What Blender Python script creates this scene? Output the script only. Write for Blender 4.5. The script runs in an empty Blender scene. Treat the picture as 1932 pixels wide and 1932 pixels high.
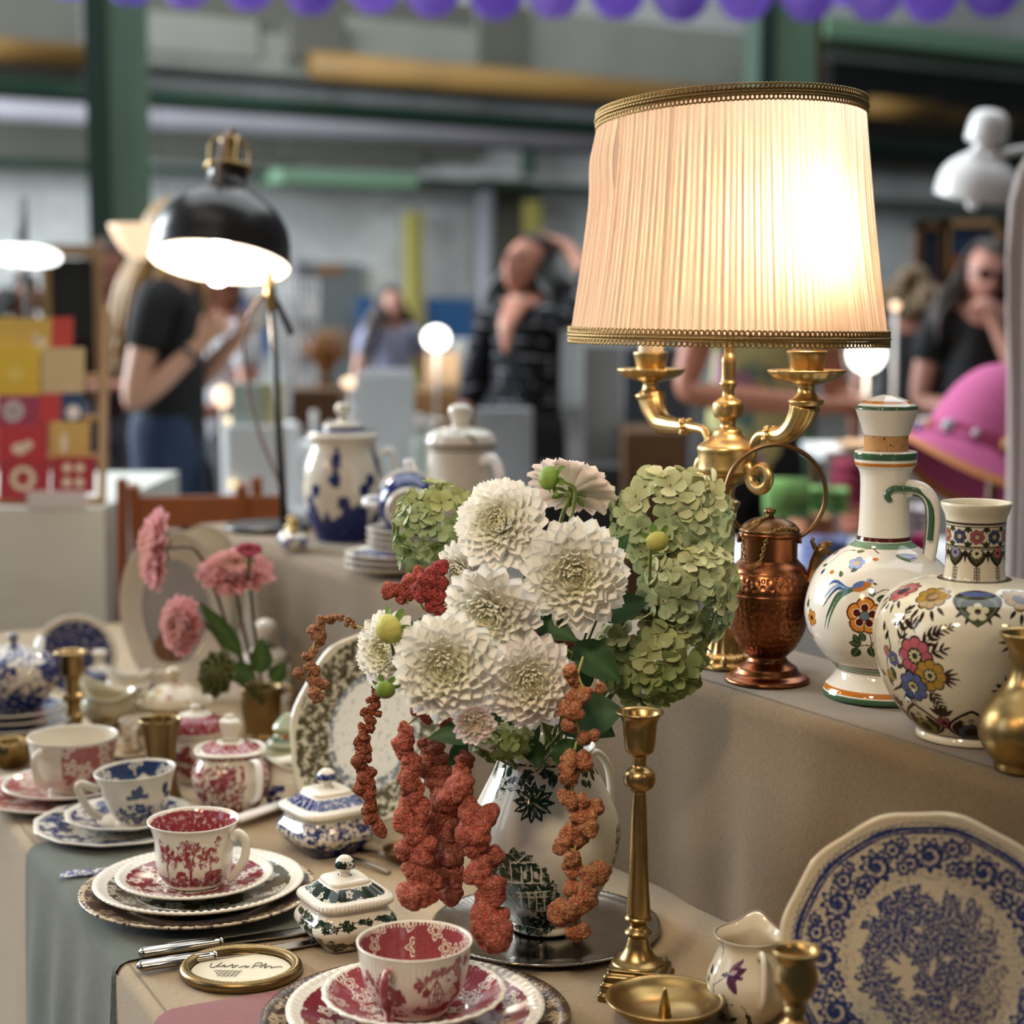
import bpy, math, random
import numpy as np
from mathutils import Vector, Matrix

S = bpy.context.scene
COL = S.collection
PI = math.pi
random.seed(7)
RNG = np.random.default_rng(7)

# ------------------------------------------------------------------ camera, world, lights, exposure
FPX, CAMZ = 3300.0, 1.35
PITCH = math.atan(381 / FPX)
cam_d = bpy.data.cameras.new('camera')
cam = bpy.data.objects.new('camera', cam_d)
COL.objects.link(cam)
cam.location = (0, 0, CAMZ)
cam.rotation_euler = (PI / 2 - PITCH, 0, 0)
cam_d.sensor_width = 36
cam_d.sensor_fit = 'HORIZONTAL'
cam_d.lens = FPX / 1932 * 36
cam_d.clip_start, cam_d.clip_end = 0.05, 100
cam_d.dof.use_dof = True
cam_d.dof.focus_distance = 1.60
cam_d.dof.aperture_fstop = 3.7
S.camera = cam

S.view_settings.view_transform = 'Standard'
S.view_settings.look = 'None'
S.view_settings.gamma = 1
S.view_settings.exposure = 0.0
S.view_settings.use_curve_mapping = False
cy = S.cycles
cy.use_denoising = True
cy.max_bounces = 7
cy.diffuse_bounces = 3
cy.glossy_bounces = 3
cy.transmission_bounces = 5
cy.transparent_max_bounces = 6
cy.sample_clamp_indirect = 6
cy.caustics_reflective = False
cy.caustics_refractive = False
cy.blur_glossy = 0.6

W = bpy.data.worlds.new('world')
S.world = W
W.use_nodes = True
W.node_tree.nodes['Background'].inputs[0].default_value = (0.80, 0.90, 1.0, 1)
W.node_tree.nodes['Background'].inputs[1].default_value = 0.07


def lamp(name, kind, loc, energy, color, size=0.1, target=None, size_y=None, angle=None):
    d = bpy.data.lights.new(name, kind)
    d.energy = energy
    d.color = color
    if kind == 'AREA':
        d.size = size
        if size_y:
            d.shape = 'RECTANGLE'
            d.size_y = size_y
    elif kind in ('POINT', 'SPOT'):
        d.shadow_soft_size = size
        if angle:
            d.spot_size = angle
            d.spot_blend = 0.6
    o = bpy.data.objects.new(name, d)
    COL.objects.link(o)
    o.location = loc
    if target is not None:
        o.rotation_euler = (Vector(target) - Vector(loc)).to_track_quat('-Z', 'Y').to_euler()
    return o


# rooflights of the hall (rows of daylight panels high above) and the left side window, plus an added fill light on the back wall
lamp('rooflight', 'AREA', (1.0, 10.0, 12.0), 2500, (0.92, 0.97, 1.0), 17, (1.0, 10.001, 0), 17)
lamp('hall_wall_fill', 'AREA', (-12.0, 11.0, 4.5), 5400, (0.86, 0.94, 1.0), 12, (8, 21, 1.5), 5)  # added unseen area light that brightens the back wall
lamp('rooflight', 'AREA', (-1.5, -0.5, 6.5), 34, (1.0, 0.93, 0.84), 5, (0, 2, 0.7), 2)
lamp('side_window', 'AREA', (-5.5, 0.5, 3.0), 38, (0.72, 0.84, 1.0), 1.6, (0, 1.8, 0.8), 2.6)
# warm lamps of the stall outside the picture, with two added fill lights
lamp('unseen_stall_light', 'POINT', (-0.62, 0.62, 1.75), 10, (1.0, 0.62, 0.33), 0.07)
lamp('bouquet_fill_spot', 'SPOT', (-0.30, 0.55, 1.95), 40, (1.0, 0.84, 0.64), 0.09, (0.02, 1.55, 1.03), angle=math.radians(38))  # added unseen spot that brightens the bouquet
lamp('unseen_stall_light', 'POINT', (-1.25, 1.95, 1.65), 8, (1.0, 0.60, 0.30), 0.06)  # added unseen light that warms the left of the table
lamp('unseen_stall_light', 'POINT', (0.85, 0.55, 1.85), 6, (1.0, 0.68, 0.40), 0.07)


# ------------------------------------------------------------------ helpers: picture points to places
sP, cP = math.sin(PITCH), math.cos(PITCH)


def ray(px, py):
    a, b = (px - 966) / FPX, -(py - 966) / FPX
    return Vector((a, cP + b * sP, -sP + b * cP))


def atz(px, py, z):
    r = ray(px, py)
    return Vector((0, 0, CAMZ)) + r * ((z - CAMZ) / r.z)


def atd(px, py, k):
    return Vector((0, 0, CAMZ)) + ray(px, py) * k


def mpx(p):
    """metres per picture pixel at place p"""
    return (p[1] * cP - (p[2] - CAMZ) * sP) / FPX


def face_cam(p):
    return -math.atan2(p[0], p[1])


def hx(s):
    """#rrggbb -> linear"""
    s = s.lstrip('#')
    v = np.array([int(s[i:i + 2], 16) / 255 for i in (0, 2, 4)])
    return tuple(np.where(v <= 0.04045, v / 12.92, ((v + 0.055) / 1.055) ** 2.4))


def spl(pts, n):
    """smooth curve through pts, resampled to n points"""
    P = np.asarray(pts, float)
    if len(P) < 3:
        t = np.linspace(0, 1, n)[:, None]
        return P[0] * (1 - t) + P[-1] * t
    d = np.maximum(np.linalg.norm(np.diff(P, axis=0), axis=1), 1e-7)
    T = np.concatenate([[0], np.cumsum(d)])
    m = np.zeros_like(P)
    s = np.diff(P, axis=0) / d[:, None]
    w = d[:, None]
    m[1:-1] = (s[:-1] * w[:-1] + s[1:] * w[1:]) / (w[1:] + w[:-1])
    m[0], m[-1] = s[0], s[-1]
    q = np.linspace(0, T[-1], n)
    i = np.clip(np.searchsorted(T, q, side='right') - 1, 0, len(d) - 1)
    h = d[i]
    u = ((q - T[i]) / h)[:, None]
    h = h[:, None]
    return ((2 * u ** 3 - 3 * u ** 2 + 1) * P[i] + (u ** 3 - 2 * u ** 2 + u) * h * m[i]
            + (-2 * u ** 3 + 3 * u ** 2) * P[i + 1] + (u ** 3 - u ** 2) * h * m[i + 1])


# ------------------------------------------------------------------ helpers: meshes
class Geo:
    """collects quads / polygons and per-vertex attributes, then links them as ONE mesh object"""

    def __init__(self):
        self.V, self.F, self.n = [], [], 0
        self.A = {'Col': [], 'ink': [], 'pv': []}

    def add(self, V, F, col=None, ink=None, pv=None):
        V = np.asarray(V, float).reshape(-1, 3)
        n = len(V)
        self.V.append(V)
        if isinstance(F, np.ndarray):
            self.F.append(F + self.n)
        else:
            k = {}
            for f in F:
                k.setdefault(len(f), []).append(f)
            for a in k.values():
                self.F.append(np.asarray(a, int) + self.n)
        self.A['Col'].append(np.broadcast_to(np.asarray((1, 1, 1) if col is None else col, float), (n, 3)))
        self.A['ink'].append(np.broadcast_to(np.asarray(0.0 if ink is None else ink, float), (n,)))
        self.A['pv'].append(V if pv is None else np.asarray(pv, float))
        self.n += n
        return self

    def box(self, x0, y0, z0, x1, y1, z1, **k):
        V = [(x, y, z) for z in (z0, z1) for y in (y0, y1) for x in (x0, x1)]
        F = np.array([(0, 2, 3, 1), (4, 5, 7, 6), (0, 1, 5, 4), (2, 6, 7, 3), (0, 4, 6, 2), (1, 3, 7, 5)])
        return self.add(V, F, **k)

    def tube(self, path, rad, seg=10, cap=True, flat=1.0, up=(0, 0, 1), closed=False, **k):
        V, F = tube(path, rad, seg, cap, flat, up, closed)
        return self.add(V, F, **k)

    def mesh(self, name, smooth=True):
        V = np.concatenate(self.V)
        me = bpy.data.meshes.new(name)
        me.vertices.add(len(V))
        me.vertices.foreach_set('co', V.astype(np.float32).ravel())
        tot = np.concatenate([np.full(len(f), f.shape[1], np.int32) for f in self.F])
        idx = np.concatenate([f.ravel() for f in self.F]).astype(np.int32)
        me.loops.add(len(idx))
        me.loops.foreach_set('vertex_index', idx)
        me.polygons.add(len(tot))
        me.polygons.foreach_set('loop_start', np.concatenate([[0], np.cumsum(tot)[:-1]]).astype(np.int32))
        me.polygons.foreach_set('loop_total', tot)
        me.polygons.foreach_set('use_smooth', np.full(len(tot), bool(smooth)))
        c = np.concatenate(self.A['Col'])
        a = me.attributes.new('Col', 'FLOAT_COLOR', 'POINT')
        a.data.foreach_set('color', np.hstack([c, np.ones((len(c), 1))]).astype(np.float32).ravel())
        a = me.attributes.new('ink', 'FLOAT', 'POINT')
        a.data.foreach_set('value', np.concatenate(self.A['ink']).astype(np.float32))
        a = me.attributes.new('pv', 'FLOAT_VECTOR', 'POINT')
        a.data.foreach_set('vector', np.concatenate(self.A['pv']).astype(np.float32).ravel())
        me.validate()
        me.update()
        return me

    def obj(self, name, mat, parent=None, loc=None, rotz=0, smooth=True, bevel=0):
        me = self.mesh(name, smooth)
        me.materials.append(mat)
        o = bpy.data.objects.new(name, me)
        COL.objects.link(o)
        if parent is not None:
            o.parent = parent
        if loc is not None:
            o.location = loc
        if rotz:
            o.rotation_euler.z = rotz
        if bevel:
            b = o.modifiers.new('bevel', 'BEVEL')
            b.width, b.segments, b.limit_method = bevel, 2, 'ANGLE'
        return o


def gridF(a, b, wrap=False):
    """quads of an a x b grid of points (row major), wrap closes the b direction"""
    i = np.arange(a - 1)[:, None]
    j = np.arange(b if wrap else b - 1)[None, :]
    j2 = (j + 1) % b
    return np.stack([i * b + j, i * b + j2, (i + 1) * b + j2, (i + 1) * b + j], -1).reshape(-1, 4)


def tube(path, rad, seg=10, cap=True, flat=1.0, up=(0, 0, 1), closed=False):
    P = np.asarray(path, float)
    n = len(P)
    R = np.broadcast_to(np.asarray(rad, float), (n,))
    T = np.roll(P, -1, 0) - np.roll(P, 1, 0) if closed else np.gradient(P, axis=0)
    T /= np.maximum(np.linalg.norm(T, axis=1, keepdims=True), 1e-9)
    u = np.asarray(up, float)
    if abs(T[0] @ u) > 0.95:
        u = np.array([1.0, 0, 0]) if abs(T[0][0]) < 0.9 else np.array([0, 1.0, 0])
    N = []
    for t in T:
        u = u - t * (u @ t)
        l = np.linalg.norm(u)
        u = u / l if l > 1e-6 else np.array([1.0, 0, 0])
        N.append(u)
    N = np.array(N)
    B = np.cross(T, N)
    a = np.linspace(0, 2 * PI, seg, endpoint=False)
    V = (P[:, None] + R[:, None, None] * (np.cos(a)[None, :, None] * B[:, None] + flat * np.sin(a)[None, :, None] * N[:, None]))
    V = V.reshape(-1, 3)
    F = gridF(n, seg, True)
    if closed:
        j = np.arange(seg)
        F = np.concatenate([F, np.stack([(n - 1) * seg + j, (n - 1) * seg + (j + 1) % seg, (j + 1) % seg, j], -1)])
    elif cap:
        V = np.concatenate([V, P[:1], P[-1:]])
        j = np.arange(seg)
        c0, c1, e = n * seg, n * seg + 1, (n - 1) * seg
        q = [(c0, int((k + 1) % seg), int(k)) for k in j] + [(c1, int(e + k), int(e + (k + 1) % seg)) for k in j]
        return V, [list(f) for f in F] + q
    return V, F


def front_theta(nf, nb, half=1.75):
    """angles round a lathe, denser on the side that faces -Y"""
    f = np.linspace(-half, half, nf, endpoint=False)
    b = np.linspace(half, 2 * PI - half, nb, endpoint=False)
    return np.concatenate([f, b]) - PI / 2


def lathe(pr, seg=64, sq=None, wob=None, th=None):
    """surface of revolution; sq = superellipse power (square plan); wob(theta, i) scales the radius"""
    pr = np.asarray(pr, float)
    th = np.linspace(-PI / 2, 1.5 * PI, seg, endpoint=False) if th is None else th
    r = np.repeat(pr[:, :1], len(th), 1)
    if sq is not None:
        sqv = np.broadcast_to(np.asarray(sq, float), (len(pr),))[:, None]
        c, s_ = np.abs(np.cos(th)), np.abs(np.sin(th))
        r = r / (c[None] ** sqv + s_[None] ** sqv) ** (1 / sqv)
    if wob is not None:
        r = r * wob(th[None, :], np.arange(len(pr))[:, None])
    V = np.stack([r * np.cos(th), r * np.sin(th), np.repeat(pr[:, 1:], len(th), 1)], -1).reshape(-1, 3)
    s = np.concatenate([[0], np.cumsum(np.linalg.norm(np.diff(pr, axis=0), axis=1))])
    A = ((th + PI / 2 + PI) % (2 * PI) - PI)
    A = np.tile(A, (len(pr), 1)).ravel()
    Sg = np.repeat(s, len(th))
    rr = r.ravel()
    pv = np.stack([A * max(pr[:, 0].max(), 1e-4), Sg, np.zeros_like(Sg)], -1)
    return dict(V=V, F=gridF(len(pr), len(th), True), A=A, s=Sg, r=rr, z=V[:, 2], pv=pv, prof=pr, sp=s)


def sphere(c, r, nu=16, nv=10, sc=(1, 1, 1)):
    a = np.linspace(-PI / 2, PI / 2, nv)
    L = lathe(np.stack([np.maximum(np.cos(a), 1e-4), np.sin(a)], -1) * r, nu)
    return L['V'] * np.asarray(sc) + np.asarray(c), L['F']


def frame(n, spin=0.0):
    """3x3 whose columns are x, y, z with z along n"""
    n = np.asarray(n, float)
    n = n / np.linalg.norm(n)
    h = np.array([0, 0, 1.0]) if abs(n[2]) < 0.9 else np.array([1.0, 0, 0])
    x = np.cross(h, n)
    x /= np.linalg.norm(x)
    y = np.cross(n, x)
    c, s = math.cos(spin), math.sin(spin)
    return np.stack([c * x + s * y, -s * x + c * y, n], 1)


# ------------------------------------------------------------------ helpers: the names and labels of things
def tag(o, label, cat, group=None):
    o['label'] = label
    o['category'] = cat
    if group:
        o['group'] = group
    return o


def thing(name, label, cat, loc=(0, 0, 0), rotz=0, group=None):
    o = bpy.data.objects.new(name, None)
    o.empty_display_size = 0.05
    COL.objects.link(o)
    o.location = loc
    o.rotation_euler.z = rotz
    return tag(o, label, cat, group)


def struct(o):
    o['kind'] = 'structure'
    return o


# ------------------------------------------------------------------ helpers: materials
class NT:
    def __init__(self, m):
        m.use_nodes = True
        self.t = m.node_tree
        self.t.nodes.clear()
        self.out = self.t.nodes.new('ShaderNodeOutputMaterial')

    def n(self, typ, **props):
        x = self.t.nodes.new(typ)
        for k, v in props.items():
            setattr(x, k, v)
        return x

    def put(self, sock, v):
        if hasattr(v, 'is_linked') or hasattr(v, 'links'):
            self.t.links.new(v, sock)
        elif isinstance(v, (tuple, list)) and len(v) == 3 and sock.type == 'RGBA':
            sock.default_value = (*v, 1)
        else:
            sock.default_value = v

    def math(self, op, a, b=0.0, c=0.0, clamp=False):
        x = self.n('ShaderNodeMath', operation=op)
        x.use_clamp = clamp
        for i, v in enumerate((a, b, c)):
            self.put(x.inputs[i], v)
        return x.outputs[0]

    def vmath(self, op, a, b=(0, 0, 0)):
        x = self.n('ShaderNodeVectorMath', operation=op)
        self.put(x.inputs[0], a)
        if op == 'SCALE':
            self.put(x.inputs['Scale'], b)
        else:
            self.put(x.inputs[1], b)
        return x.outputs[0]

    def mix(self, f, a, b, blend='MIX'):
        x = self.n('ShaderNodeMix', data_type='RGBA', blend_type=blend)
        self.put(x.inputs['Factor'], f)
        self.put(x.inputs['A'], a) if False else self.put([i for i in x.inputs if i.name == 'A' and i.type == 'RGBA'][0], a)
        self.put([i for i in x.inputs if i.name == 'B' and i.type == 'RGBA'][0], b)
        return [o for o in x.outputs if o.type == 'RGBA'][0]

    def attr(self, name):
        return self.n('ShaderNodeAttribute', attribute_name=name)

    def noise(self, vec, scale, detail=3, rough=0.5, dim='3D', out='Fac'):
        x = self.n('ShaderNodeTexNoise', noise_dimensions=dim)
        if vec is not None:
            self.put(x.inputs['Vector'], vec)
        x.inputs['Scale'].default_value = scale
        x.inputs['Detail'].default_value = detail
        x.inputs['Roughness'].default_value = rough
        return x.outputs[out if out != 'Fac' else 0]

    def vor(self, vec, scale, feature='F1', dim='3D'):
        x = self.n('ShaderNodeTexVoronoi', voronoi_dimensions=dim, feature=feature)
        self.put(x.inputs['Vector'], vec)
        x.inputs['Scale'].default_value = scale
        return x

    def ramp(self, f, a, b):
        x = self.n('ShaderNodeMapRange', interpolation_type='SMOOTHSTEP')
        self.put(x.inputs[0], f)
        self.put(x.inputs[1], a)
        self.put(x.inputs[2], b)
        return x.outputs[0]

    def coord(self, which='Object'):
        return self.n('ShaderNodeTexCoord').outputs[which]

    def bump(self, h, dist=0.001, strength=1.0):
        x = self.n('ShaderNodeBump')
        x.inputs['Strength'].default_value = strength
        x.inputs['Distance'].default_value = dist
        self.put(x.inputs['Height'], h)
        return x.outputs[0]

    def bsdf(self, color, rough=0.5, metal=0.0, spec=0.5, normal=None, **kw):
        x = self.n('ShaderNodeBsdfPrincipled')
        self.put(x.inputs['Base Color'], color)
        self.put(x.inputs['Roughness'], rough)
        x.inputs['Metallic'].default_value = metal
        x.inputs['Specular IOR Level'].default_value = spec
        if normal is not None:
            self.put(x.inputs['Normal'], normal)
        for k, v in kw.items():
            self.put(x.inputs[k.replace('_', ' ')], v)
        return x.outputs[0]

    def done(self, shader):
        self.t.links.new(shader, self.out.inputs[0])


MATS = {}


def M(name, color=(0.5, 0.5, 0.5), rough=0.5, metal=0.0, spec=0.5, var=0.12, vscale=30.0, bump=0.0, bscale=200.0, emit=None):
    """plain procedural material with a little colour variation and fine relief"""
    if name in MATS:
        return MATS[name]
    m = bpy.data.materials.new(name)
    t = NT(m)
    co = t.coord()
    nz = t.noise(co, vscale, 4)
    v = t.math('MULTIPLY_ADD', nz, 2 * var, 1 - var)
    c = t.mix(1.0, tuple(color), v, 'MULTIPLY')
    nrm = t.bump(t.noise(co, bscale, 2), bump) if bump else None
    rg = t.math('MULTIPLY_ADD', nz, 0.16 * min(1, rough * 2), rough - 0.08 * min(1, rough * 2))
    kw = {}
    if emit:
        kw = dict(Emission_Color=tuple(emit[0]), Emission_Strength=emit[1])
    t.done(t.bsdf(c, rg, metal, spec, nrm, **kw))
    MATS[name] = m
    return m


def col_mat(name, rough=0.5, spec=0.4, trans=0.0, metal=0.0, var=0.0, vscale=60, bump=0.0, bscale=300):
    """colour comes from the mesh attribute Col; trans lets light through (petals, leaves)"""
    if name in MATS:
        return MATS[name]
    m = bpy.data.materials.new(name)
    t = NT(m)
    c = t.attr('Col').outputs['Color']
    co = t.coord()
    if var:
        c = t.mix(1.0, c, t.math('MULTIPLY_ADD', t.noise(co, vscale, 4), 2 * var, 1 - var), 'MULTIPLY')
    nrm = t.bump(t.noise(co, bscale, 2), bump) if bump else None
    sh = t.bsdf(c, rough, metal, spec, nrm)
    if trans:
        tr = t.n('ShaderNodeBsdfTranslucent')
        t.put(tr.inputs[0], c)
        mx = t.n('ShaderNodeMixShader')
        mx.inputs[0].default_value = trans
        t.t.links.new(sh, mx.inputs[1])
        t.t.links.new(tr.outputs[0], mx.inputs[2])
        sh = mx.outputs[0]
    t.done(sh)
    MATS[name] = m
    return m


CREAM = (0.74, 0.69, 0.58)


def china(name, ink, scale=60.0, style='floral', rough=0.13, contrast=0.12, ink2=None, bumps=0):
    """glazed china: colour from Col, printed pattern of the ink where the attribute ink (0..1) lets it through"""
    if name in MATS:
        return MATS[name]
    m = bpy.data.materials.new(name)
    t = NT(m)
    pv = t.attr('pv').outputs['Vector']
    D = t.attr('ink').outputs['Fac']
    base = t.attr('Col').outputs['Color']
    fb = t.noise(pv, scale * 2.2, 6, 0.62)
    if style == 'floral':
        warp = t.vmath('ADD', pv, t.vmath('SCALE', t.vmath('SUBTRACT', t.noise(pv, scale * 0.7, 2, 0.5, out='Color'), (0.5, 0.5, 0.5)), 0.5 / scale))
        v = t.vor(warp, scale * 0.55, 'F1', '2D')
        loc = t.vmath('SUBTRACT', t.vmath('SCALE', warp, scale * 0.55), v.outputs['Position'])
        loc = t.vmath('SUBTRACT', warp, v.outputs['Position'])
        sx = t.n('ShaderNodeSeparateXYZ')
        t.put(sx.inputs[0], loc)
        r = t.math('MULTIPLY', t.math('POWER', t.math('ADD', t.math('MULTIPLY', sx.outputs[0], sx.outputs[0]), t.math('MULTIPLY', sx.outputs[1], sx.outputs[1])), 0.5), scale * 0.55)
        ang = t.math('ARCTAN2', sx.outputs[1], sx.outputs[0])
        lobes = t.math('COSINE', t.math('MULTIPLY', ang, 5.0))
        rn = t.math('DIVIDE', r, t.math('MULTIPLY_ADD', lobes, 0.08, 0.36))
        inside = t.math('SUBTRACT', 1.0, t.ramp(rn, 0.86, 1.0))
        vein = t.math('ABSOLUTE', t.math('SINE', t.math('MULTIPLY', ang, 10.0)))
        rings = t.math('ABSOLUTE', t.math('SINE', t.math('MULTIPLY', rn, 8.0)))
        pet = t.math('ADD', t.math('MULTIPLY', t.math('POWER', rings, 6.0), 0.5), t.math('MULTIPLY', t.math('POWER', vein, 8.0), 0.2))
        core = t.math('SUBTRACT', 1.0, t.ramp(rn, 0.16, 0.26))
        pet = t.math('MAXIMUM', pet, t.math('MULTIPLY', core, 0.8))
        outl = t.math('MULTIPLY', t.ramp(rn, 0.8, 0.95), 0.3)
        pet = t.math('ADD', pet, outl)
        bg = t.math('MULTIPLY_ADD', t.ramp(fb, 0.33, 0.62), 0.65, 0.38)
        Fp = t.math('ADD', t.math('MULTIPLY', inside, pet), t.math('MULTIPLY', t.math('SUBTRACT', 1.0, inside), bg))
    else:
        Fp = t.ramp(fb, 0.32, 0.68)
        fine = t.noise(pv, scale * 9, 2, 0.5)
        Fp = t.math('ADD', t.math('MULTIPLY', Fp, 0.75), t.math('MULTIPLY', t.ramp(fine, 0.35, 0.65), 0.25))
    lo = t.math('SUBTRACT', 1.0 - contrast, D)
    hi = t.math('SUBTRACT', 1.0 + contrast, D)
    k = t.math('MULTIPLY', t.ramp(Fp, lo, hi), t.ramp(D, 0.02, 0.08))
    shade = t.math('MULTIPLY_ADD', t.noise(pv, scale * 5, 3, 0.6), 0.9, 0.55)
    inkc = t.mix(1.0, tuple(ink), shade, 'MULTIPLY')
    c = t.mix(k, base, inkc)
    nrm = None
    if bumps:
        nrm = t.bump(t.noise(pv, 260, 2), 0.0004)
    t.done(t.bsdf(c, rough, 0, 0.5, nrm))
    MATS[name] = m
    return m


# ------------------------------------------------------------------ helpers: painting patterns on china (angle a, height z)
class Paint:
    def __init__(self, L, base):
        self.L = L
        self.col = np.tile(np.asarray(base, float), (len(L['V']), 1))
        self.ink = np.zeros(len(L['V']))
        self.inner = None

    def s_of(self, z):
        """arc length on the outer wall at height z (first place the profile passes z)"""
        p, sp = self.L['prof'], self.L['sp']
        for i in range(len(p) - 1):
            if (p[i, 1] - z) * (p[i + 1, 1] - z) <= 0 and abs(p[i + 1, 1] - p[i, 1]) > 1e-9:
                f = (z - p[i, 1]) / (p[i + 1, 1] - p[i, 1])
                return sp[i] + f * (sp[i + 1] - sp[i])
        return sp[-1]

    def loc(self, a, z, rot=0.0, raw=False):
        s0 = z if raw else self.s_of(z)
        du = ((self.L['A'] - a + PI) % (2 * PI) - PI) * np.maximum(self.L['r'], 1e-4)
        dv = self.L['s'] - s0
        c, s = math.cos(rot), math.sin(rot)
        return c * du + s * dv, -s * du + c * dv

    def put(self, k, color=None, ink=None):
        if color is not None:
            self.col[k] = color
        if ink is not None:
            self.ink[k] = ink

    def ell(self, a, z, rx, ry, color=None, rot=0.0, ink=None):
        x, y = self.loc(a, z, rot)
        self.put((x / rx) ** 2 + (y / ry) ** 2 < 1, color, ink)

    def blob(self, a, z, rx, ry, ink, rot=0.0, seed=0, color=None, rag=0.25):
        x, y = self.loc(a, z, rot)
        f = np.arctan2(y / ry, x / rx)
        k = 1 + rag * (np.sin(5 * f + seed) * 0.5 + np.sin(9 * f + 2.3 * seed) * 0.35 + np.sin(17 * f + 1.7 * seed) * 0.3)
        self.put((x / rx) ** 2 + (y / ry) ** 2 < k, color, ink)

    def leaf(self, a, z, ln, wd, ang, color=None, ink=None, vein=None, off=0.0):
        x, y = self.loc(a, z, ang)
        x = x - off
        u = np.clip(x / ln, 0, 1)
        w = wd * np.sin(PI * u ** 0.8) ** 0.8
        k = (x > 0) & (x < ln) & (np.abs(y) < w)
        self.put(k, color, ink)
        if vein is not None:
            self.put(k & (np.abs(y) < wd * 0.13), vein, ink)

    def flower(self, a, z, R, n, color=None, depth=0.3, rot=0.0, ink=None, edge=None, core=None, corer=0.3):
        x, y = self.loc(a, z, rot)
        r = np.hypot(x, y)
        f = np.arctan2(y, x)
        lim = R * (1 - depth + depth * np.abs(np.cos(n * f / 2)) ** 0.6)
        if edge is not None:
            self.put(r < lim, edge)
            lim = lim - R * 0.1
            k = (r < lim)
            sep = np.abs(np.sin(n * f / 2 + PI / 2 * 0 + 0)) if False else np.abs(np.cos(n * f / 2))
            k &= ~((sep < 0.10) & (r > R * corer))
            self.put(k, color)
        else:
            self.put(r < lim, color, ink)
        if core is not None:
            self.put(r < R * corer, core)

    def stroke(self, pts, w, color=None, ink=None, taper=True):
        """pts: list of (a, z); smooth brush line"""
        Q = spl([(a, z) for a, z in pts], max(8, 6 * len(pts)))
        a0, z0 = Q[0]
        s0 = self.s_of(z0)
        rm = np.interp(s0, self.L['sp'], self.L['prof'][:, 0])
        P = [((q[0] - a0) * np.interp(self.s_of(q[1]), self.L['sp'], self.L['prof'][:, 0]), self.s_of(q[1]) - s0) for q in Q]
        x, y = self.loc(a0, z0)
        lo = np.min(P, 0) - w * 2
        hi = np.max(P, 0) + w * 2
        # near the stroke only
        sel = np.where((x > lo[0] * 1.3 - w) & (x < hi[0] * 1.3 + w) & (y > lo[1]) & (y < hi[1]))[0]
        if not len(sel):
            return
        X, Y = x[sel], y[sel]
        best = np.full(len(sel), 9.0)
        n = len(P) - 1
        for i in range(n):
            p, q = np.array(P[i]), np.array(P[i + 1])
            d = q - p
            l2 = max(d @ d, 1e-12)
            u = np.clip(((X - p[0]) * d[0] + (Y - p[1]) * d[1]) / l2, 0, 1)
            t = (i + u) / n
            ww = w * (np.sin(PI * np.clip(t * 0.9 + 0.08, 0, 1)) ** 0.7 if taper else 1.0) + 1e-6
            best = np.minimum(best, np.hypot(X - p[0] - u * d[0], Y - p[1] - u * d[1]) / ww)
        self.put(sel[best < 1], color, ink)

    def band(self, z0, z1, color=None, ink=None):
        s0, s1 = sorted((self.s_of(z0), self.s_of(z1)))
        self.put((self.L['s'] >= s0) & (self.L['s'] <= s1), color, ink)

    def obj(self, name, mat, parent):
        L = self.L
        return Geo().add(L['V'], L['F'], self.col, self.ink, L['pv']).obj(name, mat, parent)

# ------------------------------------------------------------------ the hall
def wall_mat():
    m = bpy.data.materials.new('whitewashed_brick')
    t = NT(m)
    pv = t.attr('pv').outputs['Vector']
    b = t.n('ShaderNodeTexBrick')
    t.put(b.inputs['Vector'], pv)
    b.inputs['Scale'].default_value = 1.0
    b.inputs['Brick Width'].default_value = 0.5
    b.inputs['Row Height'].default_value = 0.17
    b.inputs['Mortar Size'].default_value = 0.012
    b.inputs['Color1'].default_value = (0.66, 0.67, 0.66, 1)
    b.inputs['Color2'].default_value = (0.58, 0.59, 0.58, 1)
    b.inputs['Mortar'].default_value = (0.42, 0.42, 0.41, 1)
    st = t.ramp(t.noise(pv, 0.55, 6, 0.6), 0.38, 0.62)
    c = t.mix(t.math('MULTIPLY', st, 0.45), b.outputs['Color'], (0.34, 0.33, 0.30))
    t.done(t.bsdf(c, 0.8, 0, 0.3))
    return m


def floor_mat():
    m = bpy.data.materials.new('concrete_floor')
    t = NT(m)
    co = t.coord()
    c = t.mix(t.ramp(t.noise(co, 1.2, 6, 0.6), 0.35, 0.65), (0.05, 0.048, 0.044), (0.10, 0.095, 0.085))
    t.done(t.bsdf(c, 0.6, 0, 0.4))
    return m


WA, WB = atd(0, 585, 20.0), atd(1932, 585, 29.3)
W0 = np.array([WA.x, WA.y, 0])
WU = np.array([WB.x - WA.x, WB.y - WA.y, 0])
WU /= np.linalg.norm(WU)
WN = np.array([WU[1], -WU[0], 0])


def wq(px, py, off=0.0):
    """(t, z) on the back wall (or the plane off metres before it) under a picture point"""
    r = np.array(ray(px, py))
    o = np.array([0, 0, CAMZ])
    k = ((W0 + WN * off - o) @ WN) / (r @ WN)
    p = o + r * k
    return (p - W0) @ WU, p[2]


def wpt(t, z, off):
    return W0 + WU * t + WN * off + np.array([0, 0, z])


def wallbox(px0, py0, px1, py1, off, thick, ref=None):
    """box standing against the wall: opposite corners in the picture; ref = x at which py0/py1 are read"""
    f = off + thick
    t0, t1 = wq(px0, 585, f)[0], wq(px1, 585, f)[0]
    r = px0 if ref is None else ref
    z0, z1 = wq(r, py1, f)[1], wq(r, py0, f)[1]
    V = [wpt(t, z, o) for z in (z0, z1) for o in (off, f) for t in (t0, t1)]
    F = np.array([(0, 2, 3, 1), (4, 5, 7, 6), (0, 1, 5, 4), (2, 6, 7, 3), (0, 4, 6, 2), (1, 3, 7, 5)])
    return Geo().add(V, F)


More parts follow.
